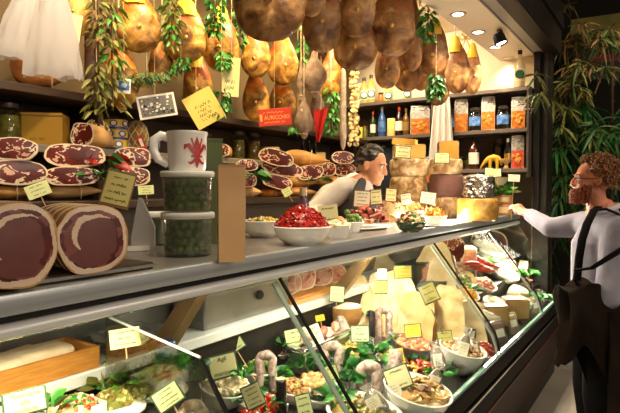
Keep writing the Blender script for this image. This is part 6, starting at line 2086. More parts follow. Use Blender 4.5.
# spice bags
herb_in = mat('dried_herbs', '7a6244', '5c4830', '9a8058', scale=50, rough=.7)
nut_in = mat('dried_mushroom', '9a7a54', '7a5c3a', 'b89a70', scale=40, rough=.7)
for px, py, w, h, lab, m_, lm, sd, rl in ((382, 424, 26, 34, 'clear bag with a small cream label lying on the wide olive plate', herb_in, paper_cream, 1, -30), (405, 416, 22, 44, 'pointed clear bag of dried herbs with a tall cream label leaning on the largest bowl', herb_in, paper_cream, 2, -28),
                                       (441, 382, 16, 34, 'clear bag with a white label of black writing right of the peppers', nut_in, white_p, 3, -12), (428, 404, 18, 36, 'small clear bag of brown herbs beside the largest white bowl', herb_in, paper_cream, 5, 20), (476, 372, 15, 34, 'clear bag of pale dried beans in front of the pulses bowl', nut_in, paper_cream, 6, -8), (458, 374, 18, 42, 'tied clear bag of dried mushrooms left of the bean bowl', nut_in, paper_cream, 4, 14)):
    p = deck(px, py, .02); s = mpp(p)
    t = thing('spice_bag', lab, 'bag', V((p.x, p.y, p.z + .03)), group='clear bags of dried goods')
    t.rotation_euler = (Matrix.Rotation(facing(p), 4, 'Z') @ Matrix.Rotation(radians(rl), 4, 'Y') @ Matrix.Rotation(radians(-16), 4, 'X')).to_euler()
    W2, H2 = w * s / 2, h * s
    pr = [(.3, 0), (.8, .03), (1, .15), (.98, .4), (.75, .62), (.35, .78), (.22, .82), (.5, .95), (.55, 1.0)]
    B().lathe([(a * W2, z * H2) for a, z in pr], 18, sy=.6, wob=.3, seed=sd, cap=False).build('film', cling, t)
    B().lathe([(a * W2 * .92, z * H2) for a, z in pr[:6]], 16, sy=.55, wob=.3, seed=sd).build('contents', m_, t)
    b = B().box((0, -W2 * .64, 0), (W2 * 1.1, .002, H2 * .34), 0); scribbles(b, W2 * 1.1, H2 * .34, 4, -W2 * .64 - .0015, 1, random.Random(sd), q=.04)
    b.v = [v + V((0, 0, H2 * .45)) for v in b.v]
    b.build('label', [lm, grey_p if sd != 3 else black_p], t)
    B().tube([(W2 * .25 * cos(a), W2 * .17 * sin(a), H2 * .81) for a in [i * pi / 6 for i in range(13)]], .002, 4).build('tie', rope_m, t)
# bean bowl on the right
b0, r, h, up, s = dbowl(463, 349, 46, 24, 'tall white bowl of mixed pulses at the right, under the big cheeses')
heap('mixed_pulses', 'brown and white mixed pulses heaped in the tall white bowl', 'pulses', b0 + up * h * .88, r * .9, 6 * s, 240, chunk(.010, .008, .007, (0, 1, 2, 3)), [mat('pulse_brown', '8a5a34', rough=.4), mat('pulse_cream', 'e0c898', rough=.4), mat('pulse_dark', '5a3420', rough=.4), mat('pulse_tan', 'b98a54', rough=.4)], tilt=TL, seed=17)
dsign(445, 338, 15, 15, 'dull framed sign on a pick between the cheeses and the pulses bowl', 37, -10, dz=.14, pap=mat('dull_sign_paper', 'b5ac62', 'a89f58', scale=6, rough=.7), lines=3)
b0, r, h, up, s = dbowl(440, 353, 28, 10, 'small white bowl of pale nuts left of the pulses bowl')
heap('pale_nuts', 'pale nuts in the small white bowl left of the pulses', 'nuts', b0 + up * h * .86, r * .9, 5 * s, 90, chunk(.010, .008, .007, (0, 1)), [mat('nut_pale', 'd8b888', 'c49c64', scale=18, rough=.5), mat('nut_tan', 'a87848', rough=.5)], tilt=TL, seed=18)
# ---- big cheeses
pale_ch = mat('asiago_paste', 'd6b87c', 'eedcb2', 'f4e8ca', scale=9, rough=.5, bump=.4, bscale=30)
pale_ch2 = mat('parmesan_paste', 'c9a666', 'e6cf9c', 'efdfb6', scale=16, rough=.6, bump=.7, bscale=40)
rind_b = mat('brown_thick_rind', 'a5713a', 'b98648', scale=12, rough=.6)


def big_cheese(px, pyb, w, h, d, lab, m, lean=-14, turn=0, roll=0, dz=0, top=.8, rind=None, seed=1, curve=.1):
    """upright slab with a sloping outline, cut face to the front, optional rind down its right edge"""
    p = deck(px, pyb, .0); s = mpp(p)
    t = thing('cheese_slab', lab, 'cheese', V((p.x, p.y, p.z + dz)), group='big cheese pieces in the case')
    t.rotation_euler = (Matrix.Rotation(facing(p) + radians(turn), 4, 'Z') @ Matrix.Rotation(radians(roll), 4, 'Y') @ Matrix.Rotation(radians(lean), 4, 'X')).to_euler()
    w *= s; h *= s; d *= s
    out = [(-w / 2, 0), (w / 2, 0)]
    for i in range(9):
        q = i / 8; out.append((w / 2 * (1 - (1 - top) * q * q) , h * (.15 + .80 * q) if q < 1 else h * .96))
    for i in range(6):
        q = (i + 1) / 7; out.append((w / 2 * top * (1 - 2 * q), h * (.97 + curve * .5 * sin(q * pi))))
    for i in range(9):
        q = 1 - i / 8; out.append((-w / 2 * (1 - (1 - top) * q * q), h * (.12 + .82 * q)))
    b = B().prism(out, 0, d)
    bm = bmesh.new(); vv = [bm.verts.new(v) for v in b.v]
    for f in b.f:
        try: bm.faces.new([vv[i] for i in f])
        except Exception: pass
    bmesh.ops.remove_doubles(bm, verts=bm.verts[:], dist=1e-5)
    bmesh.ops.recalc_face_normals(bm, faces=bm.faces[:])
    bmesh.ops.triangulate(bm, faces=[f for f in bm.faces if len(f.verts) > 4])
    bmesh.ops.subdivide_edges(bm, edges=bm.edges[:], cuts=3, use_grid_fill=True)
    for v in bm.verts:
        v.co += v.normal * .012 * noise.noise(v.co * 16 + V((seed * 5, 0, 0))) + V((.05 * w * noise.noise(V((v.co.z * 9, seed * 3, 0))), 0, .05 * h * noise.noise(V((v.co.x * 12, seed, 2)))))
    me = bpy.data.meshes.new('piece'); bm.to_mesh(me); bm.free(); me.materials.append(m); me.shade_smooth()
    try: me.set_sharp_from_angle(angle=radians(55))
    except Exception: pass
    o = bpy.data.objects.new('piece', me); COL.objects.link(o); o.parent = t
    if rind:
        vs = []
        rb = B().tube([(x + .006, d * .5, z) for x, z in out[1:11]], d * .40, 10, flat=.28)
        rb.build('rind', rind, t, smooth=60)
    else:
        B().box((0, d * .98, h * .45), (w * .9, .012, h * .8), r=.004).build('rind', rind_b, t)
    return t


for a_ in ((362, 336, 48, 62, 26, 'pale crumbly cheese slab farthest left, behind the knife', pale_ch2, -24, 16, -6, 0, .62, None, 1, .2),
           (390, 338, 62, 66, 26, 'broad pale cheese slab directly behind the tall back salami loop', pale_ch, -24, 6, 3, 0, .68, None, 2, .15),
           (412, 343, 38, 50, 20, 'pale cheese slab with a tan right edge behind the yellow sign', mat('warm_paste', 'c79c58', 'dbb87a', 'e6c88e', scale=12, rough=.6, bump=.6, bscale=40), -18, -8, 5, 0, .8, rind_b, 3, .1),
           (424, 326, 58, 84, 34, 'large rounded pale cheese with a long brown rind on its right', pale_ch, -26, -4, 8, 0, .5, rind_b, 4, .3),
           (444, 346, 36, 60, 20, 'tall pale cheese slab behind the skewered sign', pale_ch2, -18, 0, 4, 0, .72, None, 5, .1),
           (467, 346, 36, 44, 20, 'square cream cheese slab right above the bowl of pulses', pale_ch, -14, 10, 2, 0, .9, None, 6, .1),
           (376, 304, 56, 50, 26, 'pale cheese half at the back under the upper framed sign', pale_ch, -24, 8, -4, .05, .55, None, 7, .3),
           (346, 312, 40, 42, 22, 'cream cheese piece at the back just right of the pink meat', pale_ch2, -20, 14, 0, .04, .6, None, 8, .3),
           (456, 322, 40, 52, 24, 'cream cheese chunk behind the second frosted arm', pale_ch2, -20, 0, 4, 0, .7, None, 9, .2)):
    px, pyb, w, h, d, lab, m, le, tu, ro, dz, tp, ri, sd, cu = a_
    big_cheese(px, pyb, w, h, d, lab, m, le, tu, ro, dz, tp, ri, sd, cu)
for px, py, w, h, lab, sd, rl, dz, pp_, tt in ((337, 294, 15, 17, 'pale sign on the wooden board with pink meat', 41, 4, .30, paper, -8), (381, 287, 13, 14, 'dull framed sign in the big pale cheeses, left of two', 42, 0, .24, mat('dull_sign_paper', 'b5ac62'), -12),
                                   (400, 288, 9, 12, 'small plain sign in the big pale cheeses, right of two', 43, 4, .24, paper, -12), (403, 272, 18, 13, 'wide dull framed sign stuck in the mottled brawn', 44, -3, .30, mat('gold_paper', 'c9b04a', 'bda43e', scale=6, rough=.7), -10),
                                   (382, 274, 9, 10, 'faint pale sign leaning left of the mottled brawn', 45, 2, .27, paper_cream, -10), (320, 318, 9, 6, 'tiny yellow sign by the silver tray', 46, -12, .18, paper_yellow, -10)):
    wd_ = {42: 2.48, 43: 2.55, 44: 2.64, 45: 2.62}.get(sd)
    dsign(px, py, w, h, lab, sd, rl, tt, dz, pap=pp_, lines=3, frame=w > 10, stick=.16 if wd_ else .05, surf=(lambda a, c, z: at(a, c, wd_)) if wd_ else deck)
# skewered sign
p = at(429, 293, 2.62); s = mpp(p)
t = sign('price_sign', p, 17 * s, 20 * s, 'framed dull sign held up on a long steel skewer in the cheeses', 47, -26, -10, mat('dull_sign_paper', 'b5ac62'), border, ink, 3)
inv = Matrix(); a = t.matrix_basis.inverted()
q1, q2 = a @ at(428, 302, depth(p)), a @ at(443, 334, depth(p) - .02)
B().tube([q1, q2], .0035, 6).build('skewer', chrome, t)
for px, py, r, n, L, wd, ms, lab, sd, dz in ((284, 343, .05, 26, .075, .04, (leaf_a, leaf_b), 'parsley heap left of the pale green sign', 21, .10), (256, 338, .05, 22, .07, .035, (leaf_b,), 'dark herbs behind the bowl of red sauce', 22, .10),
                                             (352, 356, .05, 26, .075, .04, (leaf_a, leaf_b), 'basil between the middle and thick salami loops', 23, .05), (382, 366, .04, 20, .07, .035, (leaf_a,), 'bright leaves right of the thick loop', 24, .05), (448, 366, .04, 16, .07, .035, (leaf_b,), 'dark leaves behind the clear bags right of the peppers', 25, .03)):
    leaf_bunch('herb_sprig', deck(px, py, dz), r, n, L, wd, ms, lab, 'herbs', 'herbs in the main case', sd, up=.8, spread=.9, droop=.3)
b0, r, h, up, s = dbowl(350, 350, 34, 11, 'white bowl of yellow artichoke hearts behind the two middle salami loops')
heap('artichokes', 'yellow artichoke hearts heaped behind the two middle salami loops', 'artichokes', b0 + up * h * .85, r * .9, 8 * s, 70, chunk(.016, .012, .010, (0, 0, 1)), [mat('artichoke', 'd6bd70', 'c0a252', scale=16, rough=.4), mat('artichoke_green', '8f9246', rough=.4)], tilt=TL, seed=25)
b0, r, h, up, s = dbowl(276, 350, 28, 11, 'white bowl of brown mushrooms left of the frosted arm')
heap('brown_mushrooms', 'glossy brown mushrooms heaped left of the frosted arm', 'mushrooms', b0 + up * h * .85, r * .9, 7 * s, 60, chunk(.014, .012, .010, (0, 0, 1)), [mat('mushroom_gloss', '7a5230', '94683e', scale=16, rough=.25, coat=.3), mat('mushroom_light', 'c49a66', rough=.4)], tilt=TL, seed=26)
for px, py, w, lab, lab2, nm, cs, ch, sd in ((344, 402, 40, 'white dish of yellow beans left of the wide olive plate', 'yellow beans and onions heaped left of the wide olive plate', 'yellow_beans', ['d2b25e', 'b8923e', '8a8a3a'], (.012, .009, .008), 81),
                                     (392, 360, 32, 'white dish of stuffed green peppers beside the short fat salami', 'stuffed green peppers heaped beside the short fat salami', 'stuffed_peppers', ['6f7c2a', 'c9b070', '8f3a1c'], (.016, .013, .012), 82),
                                     (322, 346, 30, 'white dish of walnut pieces behind the basil heap', 'walnut pieces heaped in the dish behind the basil heap', 'walnuts', ['a5784a', 'c49a66', '7c5632'], (.014, .011, .008), 83),
                                     (484, 352, 28, 'white dish of dried tomatoes right of the pulses bowl', 'dried tomatoes heaped in the dish right of the pulses bowl', 'dried_tomatoes', ['8a2a18', 'b04a2c', '6a1c10'], (.014, .011, .006), 84)):
    b0, r, h, up, s = dbowl(px, py, w, 9, lab)
    heap(nm, lab2, 'antipasti', b0 + up * h * .85, r * .9, 9 * s, 90, chunk(*ch, (0, 0, 1, 2)), [mat(nm + str(i), c, rough=.4) for i, c in enumerate(cs)], tilt=TL, seed=sd)
for px, py, r, n, lab, sd, dz in ((342, 370, .05, 24, 'deep green sprig between the middle loop and the thick loop', 31, .05), (230, 352, .05, 22, 'parsley behind the garlic bowl', 32, .08), (438, 376, .04, 18, 'parsley right of the peppers dish', 33, .05), (300, 366, .04, 16, 'basil in front of the red peppers bowl', 34, .06), (468, 366, .04, 14, 'parsley tuft below the pulses bowl', 35, .03)):
    leaf_bunch('herb_sprig', deck(px, py, dz), r, n, .075, .036, (leaf_a, leaf_b), lab, 'herbs', 'herbs in the main case', sd, up=.9, spread=.8, droop=.3)
stick_salami(322, 346, 312, 326, 5, 'white salami stick lying behind the sign pair', .05, .14)
# ---- ledge: wooden board with pink meats, silver tray
p = ledge(318, 296); s = mpp(p)
t = thing('meat_board', 'orange wooden board on the ledge under pieces of pink meat', 'board', V((p.x, SY + .10, SZ)), 0)
B().box((0, 0, .018), (.50, .17, .036), r=.006).build('slab', wood_orange, t); B().box((0, -.083, .012), (.5, .006, .02)).build('front_lip', wood_light, t)
pb0 = V((p.x, SY + .09, SZ + .036))
pinkm = mat('pink_cooked_ham', 'd8a08a', 'c98a74', 'e6bba6', scale=12, rough=.5)
pinkd = mat('dark_pink_meat', 'b06a5a', '9a5648', 'c98a76', scale=12, rough=.5)
for dx, w, h, lab, sd, sk in ((-.215, .15, .12, 'dark pink meat chunk at the left end of the wooden board', 1, pinkd), (-.085, .15, .13, 'pink meat chunk with a pale face, second on the wooden board', 2, pinkm), (.06, .17, .12, 'round pale pink ham half in the middle of the wooden board', 3, pinkm), (.20, .15, .11, 'pale pink ham half at the right end of the wooden board', 4, pinkm)):
    q = pb0 + V((dx, 0, 0))
    cut_ham(q, w * .92, h, .09, lab, 60 + sd, sk, name='meat_chunk', group='pink meats on the board', cat='meat', turn=random.Random(sd).uniform(-18, 18))
    bpy.context.view_layer.objects
for o in list(COL.objects):
    if o.name.startswith('meat_chunk'):
        for c in o.children:
            if c.name.startswith('cut_face'):
                c.data.materials[0] = pinkm; c.data.materials[1] = pinkd
p = deck(289, 324, .14); s = mpp(p)
t = thing('silver_tray', 'long shiny steel tray with blue reflections below the wooden board', 'tray', V((p.x + .02, 1.335, deck_z(1.335) + .02)), 0)
B().box((0, 0, .10), (.42, .11, .03), r=.012, seg=3).build('tray_body', chrome, t); B().box((0, 0, .042), (.38, .09, .085), r=.004).build('base', steel_rough, t); B().box((0, -.055, .117), (.43, .01, .006), r=.002).build('lip', chrome, t)
p2_ = V((p.x + .02, 1.335, deck_z(1.335) + .137))
for dx, lab, sd in ((-.12, 'small wrapped pale salami end on the steel tray', 1), (.02, 'pinkish wrapped sausage on the steel tray', 2), (.13, 'tan wrapped sausage on the right of the steel tray', 3)):
    t = thing('wrapped_sausage', lab, 'sausage', p2_ + V((dx, 0, .018)), .2 * sd, 'sausages on the steel tray')
    B().tube([(-.05, 0, 0), (-.03, 0, .002), (.03, 0, .002), (.05, 0, 0)], [.008, .02, .02, .008], 12).build('body', [cured, pinkd, pinkm][sd - 1], t); B().tube([(-.06, 0, 0), (-.05, 0, 0)], .006, 6).build('tie', rope_m, t)
# brawn
br = mat('mottled_brawn', 'b07a58', 'd8b494', '8a4e3a', scale=26, rough=.45, detail=6)
p = deck(398, 270, .10); s = mpp(p)
t = thing('brawn', 'mottled brown brawn block behind the big pale cheeses', 'meat', V((p.x, 1.33, SZ - .17)), facing(p))
b = B().box((0, 0, .15), (46 * s, .12, .30), r=.04, seg=4); b.build('block', br, t, smooth=60); B().box((0, -.062, .17), (34 * s, .004, .14), r=.001).build('cut_face', mat('brawn_face', 'c08a68', 'e6cbb0', '9a5a44', scale=34, rough=.4, detail=6), t)
# ---- far section
p = fdeck(452, 268, 0); s = mpp(p)
cut_ham(V((p.x, p.y, p.z + .02)), 30 * s, 30 * s, .22, 'mottled rolled roast with a brown cut face in the far section', 71, br, name='rolled_roast', cat='meat', turn=28, taper=.9)
t = thing('roast_stand', 'low steel stand that carries the rolled roast', 'stand', V((p.x, p.y + .06, p.z - .072)), facing(p) + .4)
B().box((0, 0, .045), (28 * s, .16, .09), r=.004).build('body', steel_rough, t); B().box((0, 0, .091), (29 * s, .17, .004)).build('top_plate', chrome, t)
p = deck(427, 262, .0); s = mpp(p)
cut_ham(V((p.x, 1.34, SZ - .10)), 34 * s, 30 * s, .10, 'pale pink cured ham beside the third glass joint at the back', 72, pinkm, name='cured_shoulder', cat='meat', turn=10, taper=.9)
sau_m = mat('red_sausage', '8f2f22', 'a5402e', '6f2018', scale=20, rough=.35, coat=.2)
random.seed(51)
for k in range(9):
    px, py = 472 + (k % 5) * 5, 258 + (k // 5) * 6 + (k % 5) * 2.4
    p = fdeck(px, py, .11 + .012 * (k % 2)); s = mpp(p)
    t = thing('red_sausage', 'small dark red sausage in the far pile behind the mixed salads', 'sausage', p, .5 + random.uniform(-.25, .25), 'red sausages in the far section')
    B().tube([(0, -.06, 0), (.004, -.045, .002), (.008, 0, .006), (.004, .045, .002), (0, .06, 0)], [.004, .014, .016, .014, .004], 10).build('body', sau_m, t); B().tube([(0, -.07, 0), (0, -.06, 0)], .004, 5).build('tie', rope_m, t)
p = fdeck(483, 266, .0)
dtray(V((p.x, p.y, fdeck_z(p.y) + .002)), .30, .20, .06, 'steel tray under the red sausages', TF, steel_rough)
# plates and salads
DISH = [(490, 248, 44, 8, 'large white dish farthest back in the far section', 'white_ricotta', ['f6efe0', 'ece2cc', 'fbf7ee'], 'mound of white ricotta in the large back dish', 70, (.02, .016, .008), 91),
        (462, 277, 34, 9, 'round dish of green and white salad in the far section', 'green_salad', ['9aa862', 'e3d6ac', 'b8472c'], 'mixed green and white salad in the far section', 110, (.016, .012, .006), 92),
        (466, 293, 34, 9, 'round dish of orange carrot salad in the far section', 'carrot_salad', ['e08a24', 'f0c060', '8aa03c'], 'orange carrot and pepper salad in the far section', 110, (.018, .009, .006), 93),
        (485, 284, 30, 8, 'round dish of pink shrimp salad between the orange salad and white trays', 'shrimp_salad', ['d98a6a', 'f0d8c0', 'a8482c'], 'pink shrimp salad between the orange salad and white trays', 100, (.016, .010, .008), 94),
        (505, 273, 36, 8, 'white oval dish of soft white cheese with a dark olive', 'soft_cheese', ['f4eee0', 'e9e0c8', 'dcd2ba'], 'smooth white cheese in the oval dish', 40, (.03, .024, .008), 95)]
for px, py, w, hh, lab, nm, cs, lab2, n, ch, sd in DISH:
    b0, r, h, up, s = dbowl(px, py, w, hh, lab, dz=.012, oval=.8, far=True)
    ms = [mat(nm + str(i), c, rough=.45) for i, c in enumerate(cs)]
    heap(nm, lab2, 'salad', b0 + up * h * .85, r * .9, 6 * s, n, chunk(*ch, (0, 0, 1, 2)), ms, tilt=TF, seed=sd, oval=.8)
for px, py, k in ((508, 268, 0), (490, 243, 1), (520, 279, 2)):
    o = bpy.data.objects.new('black_olive', om); COL.objects.link(o); o.location = fdeck(px, py, .10); o.scale = (1.6,) * 3
    tag(o, ['single dark olive on the smooth white cheese', 'single dark olive on the ricotta in the back dish', 'single dark olive beside the dark green leaves'][k], 'olive')
# white wrapped cheeses
wc = mat('wrapped_white_cheese', 'f0e6cc', 'e4d4aa', scale=8, rough=.35, coat=.3)
for px, py, w, h, lab, sd in ((492, 304, 36, 9, 'flat film-wrapped cheese with a yellow top, upper of the wrapped pile', 1), (486, 315, 38, 9, 'flat film-wrapped white cheese, lower of the wrapped pile', 2), (515, 296, 28, 12, 'white wrapped cheese right of the pile, below the dark leaves', 3), (520, 308, 24, 13, 'white wrapped cheese nearest the glass in the far section', 4)):
    p = fdeck(px, py, .04); s = mpp(p)
    t = thing('wrapped_cheese', lab, 'cheese', V((p.x, p.y, p.z - .03)), group='film-wrapped cheeses'); t.rotation_euler = (TF, 0, 0)
    B().lathe([(w * s * .42, 0), (w * s * .48, .01), (w * s * .48, h * s * .8), (w * s * .42, h * s), (0, h * s)], 24, sy=.7).build('piece', wc, t)
    B().lathe([(w * s * .44, -.001), (w * s * .5, .012), (w * s * .5, h * s * .85), (w * s * .4, h * s * 1.08), (0, h * s * 1.1)], 24, sy=.72, wob=.12, seed=sd).build('film', cling, t)
    B().box((0, 0, h * s * 1.12), (w * s * .4, w * s * .24, .002)).build('label', yellow_pm if sd == 1 else white_p, t)
for px, py, w, h, lab, sd in ((494, 325, 24, 20, 'brown-rinded cheese wedge in front of the wrapped pile, left of two', 1), (514, 318, 24, 20, 'brown-rinded cheese wedge by the front glass, right of two', 2), (478, 336, 12, 34, 'pink marbled bacon slab standing beside the third frosted arm', 3)):
    p = (fdeck if sd < 3 else deck)(px, py, 0); s = mpp(p)
    if sd < 3:
        wedge(V((p.x, p.y, p.z + .004)), w * s, h * s, w * s * .8, lab, mat('dull_rind', '9a7444', '84602f', scale=12, rough=.6), mat('dull_paste', 'c4a06a', 'b58f58', scale=9, rough=.55), turn=30 * (1 if sd == 1 else -1), rot=(0, 0, facing(p) + .4))
    else:
        t = thing('bacon_slab', lab, 'bacon', V((p.x, p.y, p.z)), facing(p)); t.rotation_euler = (-.2, -.35, facing(p))
        B().box((0, .02, h * s / 2), (w * s, .05, h * s), r=.012, seg=3).build('meat', mat('bacon_marbled', 'b56a58', 'e3c2ac', '94483a', scale=14, rough=.45, stretch=(4, 4, 1)), t); B().box((-w * s * .52, .02, h * s / 2), (.008, .05, h * s * .95), r=.003).build('rind', rind_b, t)
vac = [mat('vacuum_meat', '8a3a30', 'b8685a', '6e2a24', scale=14, rough=.3, coat=.5), mat('vacuum_cheese', 'd8bf8a', 'c8a86c', scale=10, rough=.3, coat=.5)]
for k, (px, py, w, h, lab) in enumerate(((498, 338, 20, 26, 'vacuum-packed red meat standing behind the front glass, nearest of the packed row'), (511, 330, 17, 22, 'vacuum-packed pale cheese, second in the packed row behind the front glass'), (523, 320, 15, 20, 'vacuum-packed red meat, third in the packed row behind the front glass'),
                                       (533, 311, 13, 18, 'vacuum-packed pale cheese, fourth in the packed row behind the front glass'), (542, 303, 11, 15, 'vacuum-packed red meat, farthest in the packed row behind the front glass'))):
    p = atY(px, py, .835); s = mpp(p)
    t = thing('vacuum_pack', lab, 'packet', V((min(p.x, 4.75), .815, .60)), -.35, 'vacuum packs behind the front glass'); t.rotation_euler = (-.35, 0, -.35)
    B().box((0, 0, h * s / 2), (w * s, .045, h * s), r=.016, seg=3).build('content', vac[k % 2], t)
    B().box((0, 0, h * s * .54), (w * s * 1.14, .05, h * s * 1.12), r=.014, seg=2).build('film', cling, t); B().box((0, -.027, h * s * .6), (w * s * .6, .002, h * s * .3)).build('label', white_p, t)
# leaf strip and far seafood
for px, py, r, n, ms, lab, sd, ax in ((520, 275, .07, 40, (leaf_b, leaf_b, leaf_a), 'dark green leaf strip running down the far section beside the third arm', 1, (.10, -.08, .0)), (541, 297, .05, 24, (leaf_b,), 'dark green leaves at the low end of the leaf strip', 2, (.05, -.05, 0)), (486, 262, .04, 12, (leaf_a,), 'small parsley on the far salads', 3, None), (468, 290, .03, 8, (leaf_a,), 'green garnish on the orange salad', 4, None)):
    leaf_bunch('herb_sprig', fdeck(px, py, .10), r, n, .08, .05, ms, lab, 'herbs', 'herbs in the far case', sd, up=.4, axis=ax)
shell = [mat('shell_pale', 'd8c0a0', 'b99a78', 'ead8c0', scale=16, rough=.45), mat('shell_pink', 'c98a70', 'b06e56', scale=16, rough=.45), mat('shell_dark', '4a3a34', '3a2c28', scale=16, rough=.4)]
for px, py, r, hh, n, lab, sd, mi in ((507, 250, .13, .09, 90, 'pale rolled meats heaped beyond the third arm', 1, (0, 0, 1)), (535, 262, .12, .09, 90, 'pink and pale antipasti heaped beyond the leaf strip', 2, (0, 1, 1, 2)), (545, 285, .10, .07, 90, 'dark mixed antipasti at the far right end of the case', 3, (2, 0, 2, 1)), (497, 236, .10, .08, 50, 'pale antipasti at the very back right under the rail', 4, (0, 2, 1))):
    p = fdeck(px, py, .05)
    heap('antipasti', lab, 'antipasti', V((min(p.x, 4.7), p.y, fdeck_z(p.y) - .02)), r, hh, n, chunk(.028, .02, .014, mi), shell, tilt=TF, seed=sd + 60)
dsign(463, 302, 14, 9, 'pale sign lying between the orange salad and the wrapped pile', 51, -8, dz=.08, pap=paper_green, lines=2, frame=False, stick=.05, surf=fdeck)
dsign(548, 252, 9, 9, 'small round-edged pale tag at the far right of the case', 52, 5, dz=.12, pap=paper_cream, lines=2, surf=fdeck)
# ================================================================== people
def fuse(name, shapes, mats, parent, voxel=.008, smooth_it=4, M=None):
    """one continuous surface from overlapping capsules and ellipsoids"""
    b = B()
    for sh in shapes:
        if sh[0] == 't':
            b.tube(sh[1], sh[2], 14, flat=sh[3] if len(sh) > 3 else 1)
            for p, r in ((sh[1][0], sh[2][0]), (sh[1][-1], sh[2][-1])):
                b.ell(p, (r, r, r), n=12)
        else:
            b.ell(sh[1], sh[2], n=20, rot=sh[3] if len(sh) > 3 else None)
    if M: b.v = [M @ v for v in b.v]
    me = b.mesh(name, mats if isinstance(mats, list) else [mats], smooth=False, fix=False)
    o = bpy.data.objects.new(name, me); COL.objects.link(o)
    m = o.modifiers.new('remesh', 'REMESH'); m.mode = 'VOXEL'; m.voxel_size = voxel
    m = o.modifiers.new('smooth', 'SMOOTH'); m.iterations = smooth_it; m.factor = .5
    bpy.context.view_layer.update()
    me2 = bpy.data.meshes.new_from_object(o.evaluated_get(bpy.context.evaluated_depsgraph_get()))
    me2.shade_smooth()
    o.modifiers.clear(); o.data = me2
    me2.materials.clear()
    for q in (mats if isinstance(mats, list) else [mats]): me2.materials.append(q)
    if parent: o.parent = parent; o.matrix_local = parent.matrix_basis.inverted()
    return o


skin = mat('skin', 'd39a78', 'c88a68', scale=8, rough=.5, sub=.08)
skin_r = mat('skin_ruddy', 'cc8462', 'bd7352', scale=8, rough=.5, sub=.08)
shirt_w = mat('white_shirt', 'd2cdc9', 'c2bdb9', scale=6, rough=.8, bump=.5, bscale=20)
shirt_l = mat('lilac_grey_shirt', '8c8a98', '7d7b8a', scale=10, rough=.85, bump=.6, bscale=24)
apron_g = mat('dark_grey_waistcoat', '3c3a3e', '333136', scale=10, rough=.8)
jeans_d = mat('dark_trousers', '1a1718', '131213', scale=10, rough=.95, spec=.1)
coat_b = mat('brown_coat', '211712', '17100c', scale=6, rough=.95, spec=.1, bump=.6, bscale=24)
hair_b = mat('black_hair', '1c1512', '2c211a', scale=30, rough=.45, stretch=(1, 1, .2))
hair_r = mat('auburn_hair', '8a5a2e', '6b4120', 'a9743c', scale=30, rough=.55)
beard_r = mat('red_beard', '8a4420', '6d3216', scale=40, rough=.65)
eye_w, eye_d = mat('eye_white', 'e9e4dc', rough=.3), mat('iris_dark', '20140e', rough=.2)
lip = mat('lip', 'a85a4a', rough=.5)


def hand(c, fwd, up, side, size, grip=.5):
    """palm plus five separate bent fingers as capsule chains; fwd along the fingers, side towards the thumb"""
    fwd, up, side = V(fwd).normalized(), V(up).normalized(), V(side).normalized()
    c = V(c); S = size
    out = [('t', [c - fwd * .01 * S, c + fwd * .045 * S, c + fwd * .085 * S], [.030 * S, .036 * S, .036 * S], .55)]
    for k, (off, L) in enumerate(((.030, .075), (.011, .085), (-.009, .078), (-.028, .060))):
        a = c + fwd * .085 * S + side * off * S
        pts = [a - fwd * .03 * S]; d = fwd.copy()
        for j in range(3):
            pts.append(pts[-1] + d * (L * (.55 if j == 0 else .34) + (.03 if j == 0 else 0)) * S)
            d = (d - up * grip * (.6 + .1 * k)).normalized()
        out.append(('t', pts, [.0098 * S, .0095 * S, .0088 * S, .0075 * S]))
    a = c + fwd * .02 * S + side * .028 * S
    out.append(('t', [a - side * .01 * S, a + side * .030 * S + fwd * .020 * S - up * .01 * S, a + side * .036 * S + fwd * .052 * S - up * .022 * S, a + side * .026 * S + fwd * .076 * S - up * .03 * S], [.014 * S, .0115 * S, .0105 * S, .008 * S]))
    return out


def head_shapes(Mh, k=1.0):
    """head in local coords: x = nose direction, y = left, z = up; origin between the ears"""
    L = [('e', (-.012, 0, .035), (.100, .076, .098)), ('e', (.030, 0, -.020), (.066, .062, .080)), ('e', (.045, 0, -.075), (.045, .046, .036)),
         ('e', (.068, 0, -.098), (.022, .024, .018)), ('e', (.078, 0, .035), (.016, .052, .014)), ('t', [(.086, 0, .022), (.100, 0, .000), (.109, 0, -.022)], [.010, .011, .011]),
         ('e', (.104, .011, -.026), (.012, .010, .009)), ('e', (.104, -.011, -.026), (.012, .010, .009)), ('e', (.088, 0, -.052), (.012, .024, .007)), ('e', (.086, 0, -.064), (.012, .021, .007)),
         ('e', (.055, .042, -.02), (.026, .018, .022)), ('e', (.055, -.042, -.02), (.026, .018, .022)),
         ('t', [(-.02, 0, -.06), (-.035, 0, -.13), (-.045, 0, -.19)], [.056, .054, .062])]
    for sy in (1, -1):
        L += [('t', [(-.012, sy * .078, -.02), (-.022, sy * .086, .005), (-.018, sy * .084, .026), (-.004, sy * .078, .024)], [.009, .010, .010, .007]), ('e', (-.008, sy * .076, .0), (.012, .007, .02))]
    r = []
    for s in L:
        if s[0] == 'e':
            r.append(('e', Mh @ V(s[1]), tuple(x * k for x in s[2]), Mh.to_3x3().normalized().to_quaternion()))
        else:
            r.append(('t', [Mh @ V(p) for p in s[1]], [x * k for x in s[2]]))
    return r


def face_parts(t, Mh, brow_m, k=1):
    for sy in (1, -1):
        Mi = t.matrix_basis.inverted()
        b = B().ell((0, 0, 0), (.012, .013, .010), 0, n=12).ell((.0085, 0, 0), (.005, .006, .006), 1, n=10)
        b.v = [Mi @ (Mh @ (v + V((.079, sy * .031, .012)))) for v in b.v]
        b.build('eye', [eye_w, eye_d], t)
        b = B().tube([V((.091, sy * .014, .032)), V((.091, sy * .032, .038)), V((.078, sy * .052, .031))], [.004, .005, .003], 6)
        b.v = [Mi @ (Mh @ v) for v in b.v]
        b.build('eyebrow', brow_m, t)


